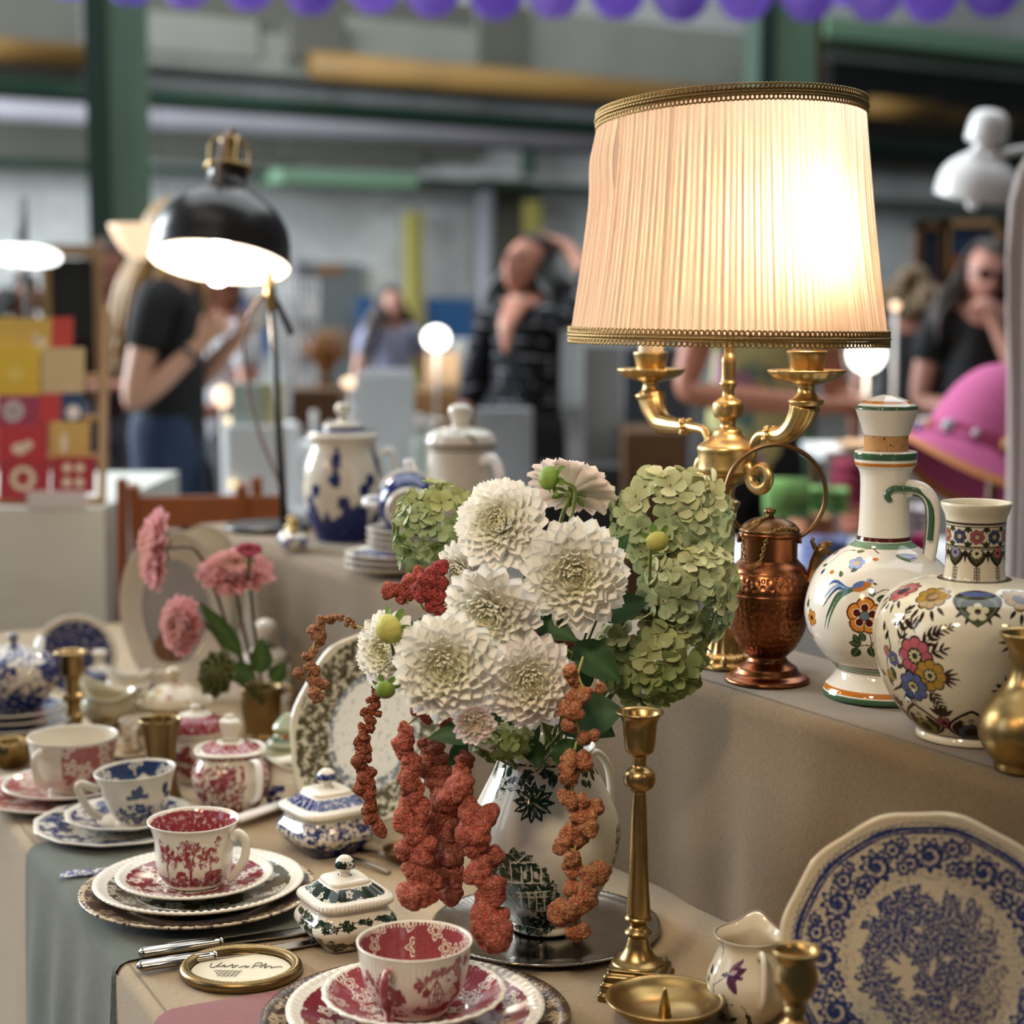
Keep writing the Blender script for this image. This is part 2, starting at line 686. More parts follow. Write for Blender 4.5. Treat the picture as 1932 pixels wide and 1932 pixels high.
g = Geo()
T0, T1 = -14.0, 24.0
V = [wpt(t, z, 0) for z in (0, 13) for t in (T0, T1)]
g.add(V, np.array([(0, 1, 3, 2)]), pv=[(T0, 0, 0), (T1, 0, 0), (T0, 13, 0), (T1, 13, 0)])
V = [wpt(t, z, -0.3) for z in (0, 13) for t in (T0, T1)]
g.add(V, np.array([(1, 0, 2, 3)]))
struct(g.obj('wall_back', wall_mat(), smooth=False))
g = Geo().box(-22, -3, -0.2, 26, 45, 0)
struct(g.obj('floor', floor_mat(), smooth=False))

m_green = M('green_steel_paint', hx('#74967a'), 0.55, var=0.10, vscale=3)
m_dgreen = M('dark_green_and_shaded_steel', hx('#1f3a2c'), 0.5, var=0.2, vscale=3)  # girder colour, also the painted shade on the column flanks
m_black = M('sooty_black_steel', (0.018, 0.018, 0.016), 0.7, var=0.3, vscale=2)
m_ochre = M('ochre_pipe_paint', hx('#7d5d2a'), 0.55, var=0.3, vscale=1.5)
m_rail = M('pale_rail_paint', hx('#77747a'), 0.5, var=0.2, vscale=1.5)
m_panel = M('grey_plaster_panel', hx('#8f9086'), 0.8, var=0.25, vscale=1.2)
m_panel2 = M('dark_plaster_panel', hx('#605f56'), 0.8, var=0.2, vscale=1.2)
m_blue = M('blue_board_paint', hx('#28517d'), 0.6, var=0.12)
m_door = M('grey_door_paint', hx('#686c6c'), 0.55, var=0.06)
m_yel = M('yellow_post_paint', hx('#948a48'), 0.55, var=0.15, vscale=4)

# plaster panels and pilasters of the wall, high up
tn = 0
for (a, b, c, d, mt, th) in ((-260, -60, 165, 132, m_panel2, .10), (285, 20, 495, 95, m_panel, .10), (660, 30, 905, 150, m_panel, .08), (905, 0, 992, 165, m_panel2, .18),
                             (992, 20, 1420, 170, m_panel, .10), (555, 40, 655, 110, m_panel2, .22), (1560, 110, 1960, 215, m_black, .25),
                             (1570, 230, 1960, 320, m_panel2, .12), (640, 130, 660, 160, m_black, .3), (288, 205, 540, 300, m_panel2, .08), (540, 225, 800, 305, m_panel2, .12),
                             (-200, 205, 175, 300, m_panel2, .1), (285, -60, 1420, 40, m_panel2, .06), (285, 40, 1420, 120, m_panel, .05), (800, 225, 905, 300, m_panel2, .1), (905, 335, 998, 640, m_panel2, .12), (560, 520, 566, 700, m_door, .05)):
    tn += 1
    struct(wallbox(a, b, c, d, 0, th).obj(f'trim_{tn}', mt, smooth=False))
# crane girders: dark soffits and green beams along the wall
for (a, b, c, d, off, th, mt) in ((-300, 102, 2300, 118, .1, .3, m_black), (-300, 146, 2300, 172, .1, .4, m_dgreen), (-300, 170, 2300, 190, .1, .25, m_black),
                                  (-300, 297, 2300, 312, .1, .35, m_dgreen), (535, 318, 790, 342, .1, .7, m_green), (1550, 30, 2300, 66, .1, 1.2, m_green),
                                  (1000, 250, 1010, 330, .1, .2, m_dgreen)):
    tn += 1
    struct(wallbox(a, b, c, d, off, th, ref=(0 if a < 0 else a)).obj(f'trim_{tn}', mt, smooth=False))


def wallpipe(name, label, px0, py0, px1, off, r, mat, z1=None):
    t0, z = wq(px0, py0, off)
    t1 = wq(px1, 585, off)[0]
    g = Geo().tube([wpt(t0, z, off), wpt(t1, z if z1 is None else z1, off)], r, 14)
    o = g.obj(name, mat)
    return tag(o, label, 'pipe')


wallpipe('ochre_pipe', 'rusty ochre pipe running high along the back wall to the left of the green column', -250, 75, 190, .95, .14, m_ochre)
wallpipe('ochre_pipe', 'long rusty ochre pipe high on the back wall between green column and big lampshade', 590, 122, 1900, .95, .16, m_ochre)
wallpipe('pale_rail', 'long pale grey rail along the back wall under the ochre pipe', -250, 190, 1560, 1.05, .11, m_rail)
wallpipe('ochre_pipe', 'short ochre pipe on the dark wall to the right of the big lampshade', 1640, 200, 1760, 1.5, .14, m_ochre)
t_, z_ = wq(915, 360, .3)
o = Geo().tube([wpt(t_, 0, .3), wpt(t_, z_, .3)], .13, 14).obj('grey_downpipe', m_rail)
tag(o, 'upright pale grey pipe on the back wall left of the person in black', 'pipe')
for px, py, lb in ((776, 400, 'upright yellow post before the back wall right of the grey door'), (1000, 380, 'short upright yellow post on the back wall behind the person in black')):
    t_, z_ = wq(px, py, .25)
    g = Geo()
    for k in (0,):
        V = [wpt(t_ + a, z, b) for z in (0, z_) for b in (.2, .4) for a in (-.09, .09)]
        g.add(V, np.array([(0, 2, 3, 1), (4, 5, 7, 6), (0, 1, 5, 4), (2, 6, 7, 3), (0, 4, 6, 2), (1, 3, 7, 5)]))
    tag(g.obj('yellow_post', m_yel, smooth=False), lb, 'post')
# door and blue boards
d = thing('door_1', 'grey steel door with small brown sign in the back wall', 'door')
del d['category'], d['label']
d['kind'] = 'structure'
wallbox(570, 497, 685, 760, 0, .08, ref=628).obj('leaf', m_door, d, smooth=False)
wallbox(560, 490, 571, 760, 0, .12, ref=565).obj('frame', m_rail, d, smooth=False)
wallbox(602, 500, 648, 517, .08, .02, ref=625).obj('sign', M('brown_sign', hx('#8a5a32'), .5), d, smooth=False)
for (a, b, c, e, lb) in ((808, 562, 893, 690, 'dark blue board against the back wall left of the person in black'),
                         (440, 556, 512, 670, 'blue board against the back wall seen behind the desk lamp post'),
                         (676, 560, 716, 640, 'narrow blue board behind the woman in lavender')):
    tag(wallbox(a, b, c, e, .3, .06, ref=a).obj('blue_board', m_blue, smooth=False), lb, 'board')


# green steel columns standing in the hall
def column(px, top, w_px, Z, name):
    p = atd(px, 585, Z)
    s = Z / FPX
    hw = w_px * s / 2
    g = Geo()
    g.box(-hw, 0, 0, hw, .02, 9)                     # front flange
    g.box(-hw, .30, 0, hw, .32, 9)                   # rear flange
    g.box(-.012, .02, 0, .012, .30, 9)               # web
    o = g.obj(name, m_green, None, (p.x, p.y, 0), 0, False)
    o.rotation_euler.z = 0.30
    return struct(o)


column(244, 0, 92, 8.4, 'column')
column(1494, 0, 82, 9.2, 'column')
# dark boxes that put the shade of the columns' left sides into the colour
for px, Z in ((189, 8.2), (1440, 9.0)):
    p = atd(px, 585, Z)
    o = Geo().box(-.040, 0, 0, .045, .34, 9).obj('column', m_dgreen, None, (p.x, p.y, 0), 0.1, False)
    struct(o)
p = atd(1545, 0, 9.25)
tag(Geo().tube([(p.x, p.y, 0), (p.x, p.y, 9)], .028, 10).obj('ochre_conduit', m_ochre), 'thin ochre conduit running up beside the right green column', 'pipe')

# ------------------------------------------------------------------ balloons
ORD = ['first', 'second', 'third', 'fourth', 'fifth', 'sixth', 'seventh', 'eighth', 'ninth', 'tenth', 'eleventh', 'twelfth', 'thirteenth', 'fourteenth', 'fifteenth', 'sixteenth', 'seventeenth', 'eighteenth']
m_bal = []
for k, c in enumerate(('#bd9ff2', '#b294ea', '#c6aaf6')):
    mm = bpy.data.materials.new('purple_latex')
    t = NT(mm)
    cc = t.mix(1.0, hx(c), t.math('MULTIPLY_ADD', t.noise(t.coord(), 8, 2), .2, .9), 'MULTIPLY')
    tr = t.n('ShaderNodeBsdfTranslucent')
    t.put(tr.inputs[0], cc)
    mx = t.n('ShaderNodeMixShader')
    mx.inputs[0].default_value = .45
    t.t.links.new(t.bsdf(cc, .22), mx.inputs[1])
    t.t.links.new(tr.outputs[0], mx.inputs[2])
    t.done(mx.outputs[0])
    m_bal.append(mm)
pr = spl([(0, -.125), (.06, -.11), (.105, -.06), (.125, 0), (.115, .05), (.08, .095), (.035, .125), (.012, .14), (.0005, .141)], 22)
pr[0, 0] = 1e-4
LB = lathe(pr, 28)
bal_me = Geo().add(LB['V'], LB['F']).mesh('balloon')
knot_me = Geo().add(*sphere((0, 0, .146), .012, 10, 7, (1, 1, .8))).mesh('knot')
bots = [(130, 0), (245, 10), (350, 18), (468, 22), (585, 30), (705, 27), (815, 32), (935, 39), (1045, 36), (1165, 37), (1285, 41), (1405, 40), (1525, 42), (1600, 30), (1650, 40), (1755, 42), (1872, 31), (1992, 30)]
for k, (px, by) in enumerate(bots):
    Zb = 7.0 + .09 * (k % 2) + (.4 if px == 1600 else 0)
    p = atd(px, by - 57, Zb)
    r = bpy.data.objects.new('balloon', bal_me.copy())
    r.data.materials.append(m_bal[k % 3])
    COL.objects.link(r)
    r.location = p
    r.rotation_euler = (random.uniform(-.12, .12), random.uniform(-.12, .12), random.uniform(0, 6))
    sc = random.uniform(.92, .98) * (1.0 if px != 1600 else .75)
    r.scale = (sc, sc, sc)
    tag(r, f'purple balloon, {ORD[k]} from the left in the row along the top', 'balloon', 'purple balloons in the row')
    kn = bpy.data.objects.new('knot', knot_me)
    if not knot_me.materials:
        knot_me.materials.append(m_bal[1])
    COL.objects.link(kn)
    kn.parent = r

# ------------------------------------------------------------------ the stall table and the riser, both draped in linen
def linen(name, col, scale=1.0, sheen=0.35):
    m = bpy.data.materials.new(name)
    t = NT(m)
    pv = t.attr('pv').outputs['Vector']
    mp = t.n('ShaderNodeMapping')
    t.put(mp.inputs[0], pv)
    mp.inputs['Scale'].default_value = (1500 * scale, 160 * scale, 1)
    mp2 = t.n('ShaderNodeMapping')
    t.put(mp2.inputs[0], pv)
    mp2.inputs['Scale'].default_value = (160 * scale, 1500 * scale, 1)
    a = t.noise(mp.outputs[0], 1, 1, .5, '2D')
    b = t.noise(mp2.outputs[0], 1, 2, .5, '2D')
    w = t.math('MULTIPLY_ADD', t.math('ADD', a, b), .6, .4)
    big = t.math('MULTIPLY_ADD', t.noise(pv, 14, 4, .6), .24, .88)
    fl = t.ramp(t.noise(pv, 160, 2, .5), .74, .80)
    c = t.mix(1.0, col, t.math('MULTIPLY', w, big), 'MULTIPLY')
    c = t.mix(t.math('MULTIPLY', fl, .5), c, tuple(x * .35 for x in col))
    t.done(t.bsdf(c, .85, 0, .2, t.bump(w, .0006), Sheen_Weight=sheen, Sheen_Roughness=.5))
    return m


m_linen = linen('beige_linen', hx('#6c5634'))
m_linen2 = linen('light_beige_linen', hx('#9c8561'))

TZ, RZ = 0.755, 0.983


def rrect(hx_, hy_, d, rad, nper=(80, 24, 8)):
    """points of a rounded rectangle inset by d; same count for every inset"""
    a, b = hx_ - d, hy_ - d
    r = min(max(rad - d, .0005), b, a)
    pts, nor = [], []
    for (cx, cy, a0, n, e) in ((a - r, b - r, 0, nper[0], (-1, 0)), (-(a - r), b - r, PI / 2, nper[1], (0, -1)),
                               (-(a - r), -(b - r), PI, nper[0], (1, 0)), (a - r, -(b - r), 1.5 * PI, nper[1], (0, 1))):
        for k in range(nper[2]):
            f = a0 + PI / 2 * k / nper[2]
            pts.append((cx + r * math.cos(f), cy + r * math.sin(f)))
            nor.append((math.cos(f), math.sin(f)))
        L = 2 * ((a - r) if e[0] else (b - r))
        f = a0 + PI / 2
        sx, sy = cx + r * math.cos(f), cy + r * math.sin(f)
        for k in range(n):
            u = k / n
            pts.append((sx + e[0] * L * u, sy + e[1] * L * u))
            nor.append((math.cos(f), math.sin(f)))
    return np.array(pts), np.array(nor)


def drape(hx_, hy_, ztop, zbot, rad, edge, fold, fa, nper=(80, 24, 8), nd=22):
    """closed cloth over a box: rings from the middle of the top outwards, over a soft edge, down with folds"""
    V, PV = [], []
    base, nor = rrect(hx_, hy_, 0, rad, nper)
    n = len(base)
    arc = np.concatenate([[0], np.cumsum(np.linalg.norm(np.diff(base, axis=0), axis=1))])
    ins = [min(hx_, hy_) - .0006] + [min(hx_, hy_) * x for x in (.8, .6, .45, .3) if min(hx_, hy_) * x > edge * 1.5] + [edge * 1.25, edge]
    sdist = []
    for d in ins:
        p, _ = rrect(hx_, hy_, d, rad, nper)
        V.append(np.column_stack([p, np.full(n, ztop)]))
        PV.append(p)
    for k in range(1, 7):
        f = PI / 2 * k / 6
        d = edge * (1 - math.sin(f))
        p, _ = rrect(hx_, hy_, d, rad, nper)
        V.append(np.column_stack([p, np.full(n, ztop - edge * (1 - math.cos(f)))]))
    z0 = ztop - edge
    for k in range(1, nd + 1):
        u = k / nd
        z = z0 + (zbot - z0) * u
        amp = fold * min(1.0, (u * 1.6) ** .8)
        w = np.zeros(n)
        for (fr, ph, a) in fa:
            w += a * np.sin(arc * fr + ph + u * .7 * math.sin(ph * 3))
        out = .006 * u + amp * w
        V.append(np.column_stack([base + nor * out[:, None], np.full(n, z)]))
    R = len(V)
    V[0][:, 1] = 0                                            # the rings close on the middle line
    V = np.concatenate(V)
    # cloth coordinates: top in plan, sides by arc and height
    pv = np.column_stack([V[:, 0], V[:, 1], np.zeros(len(V))])
    for k in range(len(ins), R):
        sl = slice(k * n, (k + 1) * n)
        zz = V[sl, 2]
        pv[sl, 0] = arc + .3
        pv[sl, 1] = -(ztop - zz) + .7
    return V, gridF(R, n, True)[:, ::-1], pv


TC, TD = atz(0, 1530, TZ), atz(225, 1826, TZ)
e2 = Vector((TD.x - TC.x, TD.y - TC.y, 0)).normalized()          # along the table, towards the viewer
n2 = Vector((-e2.y, e2.x, 0))                                   # to the right, into the table
TW, TL0, TL1 = 0.80, -1.20, 1.15
tc = Vector((TC.x, TC.y, 0)) + e2 * ((TL0 + TL1) / 2) + n2 * (TW / 2)
rot_t = math.atan2(e2.y, e2.x)
V, F, PVc = drape((TL1 - TL0) / 2, TW / 2, 0, -TZ + .012, .03, .012, .005,
                  ((9, .3, .6), (17, 1.1, .4), (31, 2.0, .25)), (150, 50, 8), 26)
o = Geo().add(V, F, pv=PVc).obj('tablecloth', m_linen2, None, (tc.x, tc.y, TZ), rot_t)
tag(o, 'light beige linen tablecloth covering the stall table down to the floor', 'tablecloth')

RA, RB = atz(490, 1031, RZ), atz(1932, 1480, RZ)
e1 = Vector((RB.x - RA.x, RB.y - RA.y, 0)).normalized()
n1 = Vector((-e1.y, e1.x, 0))
RD, RL0, RL1 = 0.205, -0.34, 1.95
rc = Vector((RA.x, RA.y, 0)) + e1 * ((RL0 + RL1) / 2) + n1 * (RD / 2)
rot_r = math.atan2(e1.y, e1.x)
V, F, PVc = drape((RL1 - RL0) / 2, RD / 2, 0, -(RZ - TZ) + .001, .03, .018, .0075,
                  ((9, .9, .6), (21, 2.4, .45), (38, 1.0, .3), (63, 2.0, .15)), (170, 20, 8), 18)
o = Geo().add(V, F, pv=PVc).obj('linen_riser', m_linen, None, (rc.x, rc.y, RZ), rot_r)
tag(o, 'long riser draped in brownish beige linen, carrying lamp, decanter and coffee pots', 'riser')


def rpos(u, v):
    """place on the riser top: u along its front edge from the far corner, v back from the edge"""
    p = Vector((RA.x, RA.y, 0)) + e1 * u + n1 * v
    return Vector((p.x, p.y, RZ))


def runner(p0, p1, q0, q1, np_, nq, lift=.0025, wav=.003, seed=0):
    """cloth lying on the table and hanging over its left edge; p along the edge from TC, q inwards (<0) to down (>0)"""
    V, PV = [], []
    e = .012
    for i in range(nq):
        q = q0 + (q1 - q0) * i / (nq - 1)
        for j in range(np_):
            p = p0 + (p1 - p0) * j / (np_ - 1)
            if q < 0:
                off, z, nx, nz = e - q, 0, 0, 1
            elif q < e * PI / 2:
                f = q / e
                off, z, nx, nz = e - e * math.sin(f), -e * (1 - math.cos(f)), -math.sin(f), math.cos(f)
            else:
                d = q - e * PI / 2
                off, z, nx, nz = -.0075 * min(1, d * 4) + (.006 if j > np_ - 3 else 0), -e - d, -1, 0
            h = lift + (wav * (1 + math.sin(p * 55 + seed + q * 6)) * min(1, max(0, q) * 8) if q > 0 else .0008 * (1 + math.sin(p * 40 + q * 30 + seed)))
            b = Vector((TC.x, TC.y, TZ)) + e2 * p + n2 * (off + nx * h)
            V.append((b.x, b.y, TZ + z + nz * h))
            PV.append((p, q, 0))
    return V, gridF(nq, np_)[:, ::-1], PV

# ------------------------------------------------------------------ metals and glazes
def metal(name, col, rough, var=.2, vs=60, hammer=False):
    m = bpy.data.materials.new(name)
    t = NT(m)
    co = t.coord()
    nz = t.noise(co, vs, 5, .6)
    c = t.mix(1.0, tuple(col), t.math('MULTIPLY_ADD', nz, 2 * var, 1 - var), 'MULTIPLY')
    nrm = None
    if hammer:
        v = t.vor(t.attr('pv').outputs['Vector'], 140, 'SMOOTH_F1', '2D')
        v.inputs['Randomness'].default_value = .55
        v.inputs['Smoothness'].default_value = .25
        k = t.attr('ink').outputs['Fac']
        h = t.math('MULTIPLY', t.ramp(v.outputs['Distance'], .05, .5), k)
        nrm = t.bump(h, .0009, .6)
    t.done(t.bsdf(c, t.math('MULTIPLY_ADD', nz, .18, rough - .09), 1.0, .5, nrm))
    return m


m_brass = metal('brass', (0.38, 0.255, 0.10), .31)
m_oldbrass = metal('old_brass', (0.25, 0.17, 0.07), .33, .3, 40)
m_lampbrass = metal('lamp_brass', (0.60, 0.41, 0.17), .34)
m_copper = metal('hammered_copper', (0.28, 0.10, 0.042), .28, .25, 35, True)
m_bronze = metal('bronze', (0.20, 0.115, 0.05), .34, .3)
m_silver = metal('silver_plate', (0.42, 0.39, 0.35), .17, .12)
m_glaze = col_mat('white_glaze', .12, .5)
m_glossb = M('black_lacquer', (.012, .012, .012), .32, var=.05)
WHITE = (0.76, 0.72, 0.63)


def prof(px, k, n, z0=0.0):
    """[(radius px, picture y above base px)] -> smooth profile in metres"""
    p = np.array([(max(a, .02), b) for a, b in px], float)
    # keep corners: repeated points split the curve
    out, cur = [], [p[0]]
    segs = []
    for i in range(1, len(p)):
        if np.allclose(p[i], p[i - 1]):
            segs.append(np.array(cur))
            cur = [p[i]]
        else:
            cur.append(p[i])
    segs.append(np.array(cur))
    tot = sum(np.linalg.norm(np.diff(s, axis=0), axis=1).sum() for s in segs)
    for s in segs:
        m = max(3, int(round(n * np.linalg.norm(np.diff(s, axis=0), axis=1).sum() / tot)))
        q = spl(s, m)
        out.append(q if not out else q[1:])
    q = np.concatenate(out)
    q[:, 0] = np.maximum(q[:, 0], .02)
    return q * k + np.array([0, z0])


class Px:
    """turns picture points on the visible side of a turned piece into (angle, height)"""

    def __init__(self, cx, by, k, L):
        self.cx, self.by, self.k, self.L = cx, by, k, L

    def __call__(self, px, py):
        z = (self.by - py) * self.k
        p = self.L['prof']
        h = len(p)
        i = int(np.argmin(np.abs(p[:, 1] - z) + np.arange(h) * 1e-6))
        r = p[i, 0] / self.k
        return math.asin(max(-.98, min(.98, (px - self.cx) / r))), z


# ------------------------------------------------------------------ copper pot
cp = atz(1447, 1285, RZ)
k = mpx(cp) * 1.03
pot = thing('copper_pot', 'small hammered copper pot with hoop handle and animal head spout on the riser', 'pot', cp, face_cam(cp))
by = 1274
L = lathe(prof([(0, 1), (76, 1), (78, 3), (78, 3), (77, 7), (70, 12), (70, 12), (60, 16), (54, 27), (54, 27), (44, 34), (37, 40), (34, 48), (34, 48),
                (38, 51), (52, 66), (64, 88), (72, 115), (77, 140), (79, 160), (79, 160), (81, 163), (79, 166), (79, 166), (78, 178), (74, 192), (68, 206), (68, 206), (64, 213), (55, 222), (52, 226)], k, 110), 120)
hz = L['z'] / k
ink = ((hz > 52) & (hz < 158)) * 1.0 + ((hz > 170) & (hz < 205)) * 1.0
Geo().add(L['V'], L['F'], None, ink, L['pv']).obj('body', m_copper, pot)
L = lathe(prof([(51, 222), (51, 260), (52, 268), (52, 268), (55, 270), (56, 274), (53, 277), (50, 277)], k, 30), 64)
Geo().add(L['V'], L['F'], None, 0, L['pv']).obj('neck', m_copper, pot)
L = lathe(prof([(54, 277), (55, 280), (52, 284), (52, 284), (44, 292), (28, 300), (14, 303), (8, 305), (6, 307), (6, 307), (10, 310), (11, 314), (8, 318), (0, 320)], k, 40), 48)
Geo().add(L['V'], L['F'], None, 0, L['pv']).obj('lid', m_bronze, pot)
hc = np.array([10 * k, 0, (by - 929) * k])
a = np.linspace(-.36 * PI, 1.40 * PI, 60)
Geo().tube(np.column_stack([hc[0] + 89 * k * np.cos(a), np.zeros(60), hc[2] + 89 * k * np.sin(a)]), 4.2 * k, 12).obj('handle', m_bronze, pot)
g = Geo()
for sx in (-1, 1):
    g.tube([(sx * 50 * k, 0, 262 * k), (sx * 58 * k, 0, 262 * k)], 7 * k, 10)
g.obj('handle_lugs', m_bronze, pot)
sp_ = spl([(60, 0, 165), (76, -4, 180), (82, -6, 205), (84, -7, 225), (92, -8, 243), (104, -9, 250)], 30) * k
g = Geo().tube(sp_, np.interp(np.linspace(0, 1, 30), [0, .25, .55, .75, .88, 1], [24, 19, 12, 10, 12, 9]) * k, 14)
g.tube(spl([(92, -8, 250), (104, -9, 257), (112, -9, 255)], 8) * k, np.linspace(9, 4, 8) * k, 10)
g.tube(spl([(95, -8, 244), (106, -9, 243), (111, -9, 239)], 8) * k, np.linspace(7, 3, 8) * k, 10)
g.tube(spl([(86, -6, 240), (80, -5, 252), (76, -5, 262), (80, -5, 266)], 10) * k, np.linspace(5, 3, 10) * k, 8)
g.obj('spout', m_bronze, pot)
g = Geo()
ch = np.concatenate([spl([(2, -8, 308), (-25, -38, 298), (-46, -40, 284), (-46, -44, 260), (-43, -50, 238), (-38, -56, 222), (-28, -58, 219), (-16, -57, 228), (-10, -55, 250), (-5, -53, 268), (0, -52, 278)], 34),
                     spl([(0, -52, 280), (15, -48, 286), (32, -40, 288), (48, -28, 285)], 12)]) * k
for i in range(len(ch) - 1):
    p, q = ch[i], ch[i + 1]
    d = (q - p)
    ln = np.linalg.norm(d)
    R = frame(d, .0 if i % 2 else PI / 2)
    a = np.linspace(0, 2 * PI, 12, endpoint=False)
    ring = np.column_stack([np.cos(a) * 2.6 * k, np.zeros(12), np.sin(a) * ln * .68])
    g.tube(ring @ R.T + (p + q) / 2, 1.2 * k, 5, closed=True)
g.obj('chain', m_brass, pot)

# ------------------------------------------------------------------ white decanter with painted bird and flower
dp = atz(1660, 1314, RZ)
k = mpx(dp) * .985
dec = thing('decanter', 'white stoppered decanter painted with a long-tailed bird and orange flower', 'decanter', dp, face_cam(dp))
by = 1326
P_ = [(0, 2), (100, 2), (107, 4), (109, 10), (107, 18), (107, 18), (104, 24), (92, 38), (85, 50), (84, 56), (90, 64), (103, 76), (117, 92), (130, 110), (140, 132), (146, 160), (145, 183), (138, 212),
      (127, 238), (112, 258), (90, 276), (66, 290), (55, 298), (51, 303), (51, 303), (49, 312), (47, 340), (46, 390), (47, 425), (51, 438), (57, 446), (58, 455), (59, 468), (56, 472), (48, 473), (44, 473), (44, 473), (42, 440), (40, 400)]
L = lathe(prof(P_, k, 560), th=front_theta(560, 60))
pt = Paint(L, WHITE)
X = Px(1660, by, k, L)
GRN, ORA, BRN, BLU = hx('#3f5f45'), hx('#b8702a'), hx('#4a1f16'), hx('#5a6f9e')
DGR, LGR = hx('#2c4630'), hx('#5f7350')
m1 = lambda d: d * k
pt.band(m1(457), m1(470), GRN)
pt.band(m1(445), m1(452), ORA)
pt.band(m1(304), m1(311), BRN)
pt.band(m1(292), m1(302), hx('#6b8a70'))
pt.band(m1(60), m1(68), hx('#6b8a6c'))
pt.band(m1(69), m1(72), BRN)
pt.band(m1(57), m1(59), BRN)
pt.band(m1(18), m1(26), ORA)
pt.band(m1(3), m1(15), GRN)


def vine(pts, w=.9, col=BRN):
    pt.stroke([X(*p) for p in pts], w * k, col, taper=False)


# sprays left and right of the bird
for (x, y, l_, a, c) in ((1612, 1040, 16, .2, LGR), (1602, 1072, 18, .8, DGR), (1585, 1082, 15, 2.2, LGR), (1567, 1052, 22, 2.6, DGR), (1557, 1068, 16, 3.4, LGR), (1545, 1085, 14, 1.2, hx('#34506a'))):
    A, Z = X(x, y)
    pt.leaf(A, Z, l_ * k, 5 * k, a, c, vein=BRN)
for (x, y) in ((1646, 1049), (1567, 1077)):
    A, Z = X(x, y)
    pt.ell(A, Z, 6 * k, 4.5 * k, ORA)
vine([(1560, 1066), (1585, 1045), (1615, 1038), (1640, 1033), (1652, 1040)])
A, Z = X(1612, 1057)
pt.flower(A, Z, 17 * k, 5, hx('#8f9fc4'), .35, .4, edge=BLU, core=hx('#c9a857'))
for i, (l_, a) in enumerate(((50, .15), (46, -.05), (40, -.25), (34, -.45))):
    A, Z = X(1682, 1042)
    pt.leaf(A, Z, l_ * k, 5.5 * k, a - .25, hx(['#5b5f8c', '#7486b2', '#8b93b0', '#56734f'][i]), vein=None)
# the bird: tail plumes, body, wing, head
for (e, c, w) in (((1546, 1112), '#3f5d94', 3.2), ((1550, 1128), '#7f9cc4', 3.0), ((1552, 1140), '#34506f', 3), ((1558, 1160), '#3d5a44', 3.2), ((1562, 1180), '#4f6b4c', 3.6)):
    mid = (1575 + (e[0] - 1550) * .3, (1098 + e[1]) / 2 - 14)
    pt.stroke([X(1617, 1098), X(1596, 1100 + (e[1] - 1112) * .12), X(*mid), X(*e)], w * k, hx(c))
pt.stroke([X(1610, 1102), X(1580, 1114), X(1566, 1142), X(1556, 1182)], 2.4 * k, hx('#3c5a48'))
for (x, y, rx, ry, ro, c) in ((1622, 1096, 17, 8, -.45, ORA), (1617, 1092, 13, 6, -.5, BLU), (1637, 1085, 7, 6, 0, '#8ba0c8'), (1633, 1091, 7, 6, .3, ORA)):
    A, Z = X(x, y)
    pt.ell(A, Z, rx * k, ry * k, hx(c) if isinstance(c, str) else c, -ro)
A, Z = X(1643, 1088)
pt.leaf(A, Z, 8 * k, 2 * k, -.3, BRN)
A, Z = X(1638, 1084)
pt.ell(A, Z, 1.6 * k, 1.6 * k, BRN)
# the big orange flower, its leaves and stem
vine([(1642, 1112), (1650, 1105), (1668, 1098), (1682, 1108)])
vine([(1630, 1160), (1642, 1190), (1643, 1215)])
for (x, y, l_, w, a) in ((1642, 1112, 20, 7, 1.7), (1650, 1116, 30, 8, .1), (1676, 1112, 8, 5, .5)):
    A, Z = X(x, y)
    pt.leaf(A, Z, l_ * k, w * k, a, DGR if l_ > 10 else ORA, vein=LGR)
A, Z = X(1629, 1147)
pt.flower(A, Z, 36 * k, 5, hx('#c8822f'), .22, .3, edge=hx('#5a2a14'))
for i in range(5):
    f = 2 * PI * i / 5 + .3 + PI / 5 * 0
    xx, yy = 1629 + 15 * math.cos(f), 1147 - 15 * math.sin(f)
    A, Z = X(xx, yy)
    pt.ell(A, Z, 8.5 * k, 8.5 * k, hx('#e3d8c0'))
    pt.ell(A, Z, 7 * k, 7 * k, hx('#4d1710'))
A, Z = X(1629, 1147)
pt.ell(A, Z, 9.5 * k, 9.5 * k, BRN)
pt.ell(A, Z, 8 * k, 8 * k, hx('#5d7079'))
for (x, y, l_, w, a) in ((1622, 1204, 26, 8, 2.0), (1624, 1203, 24, 8, 3.0), (1620, 1210, 28, 10, 4.1), (1640, 1205, 26, 8, 4.9), (1643, 1200, 22, 8, .2), (1630, 1195, 22, 7, 1.9)):
    A, Z = X(x, y)
    pt.leaf(A, Z, l_ * k, w * k, a, DGR, vein=LGR)
vine([(1624, 1204), (1636, 1202), (1645, 1205)])
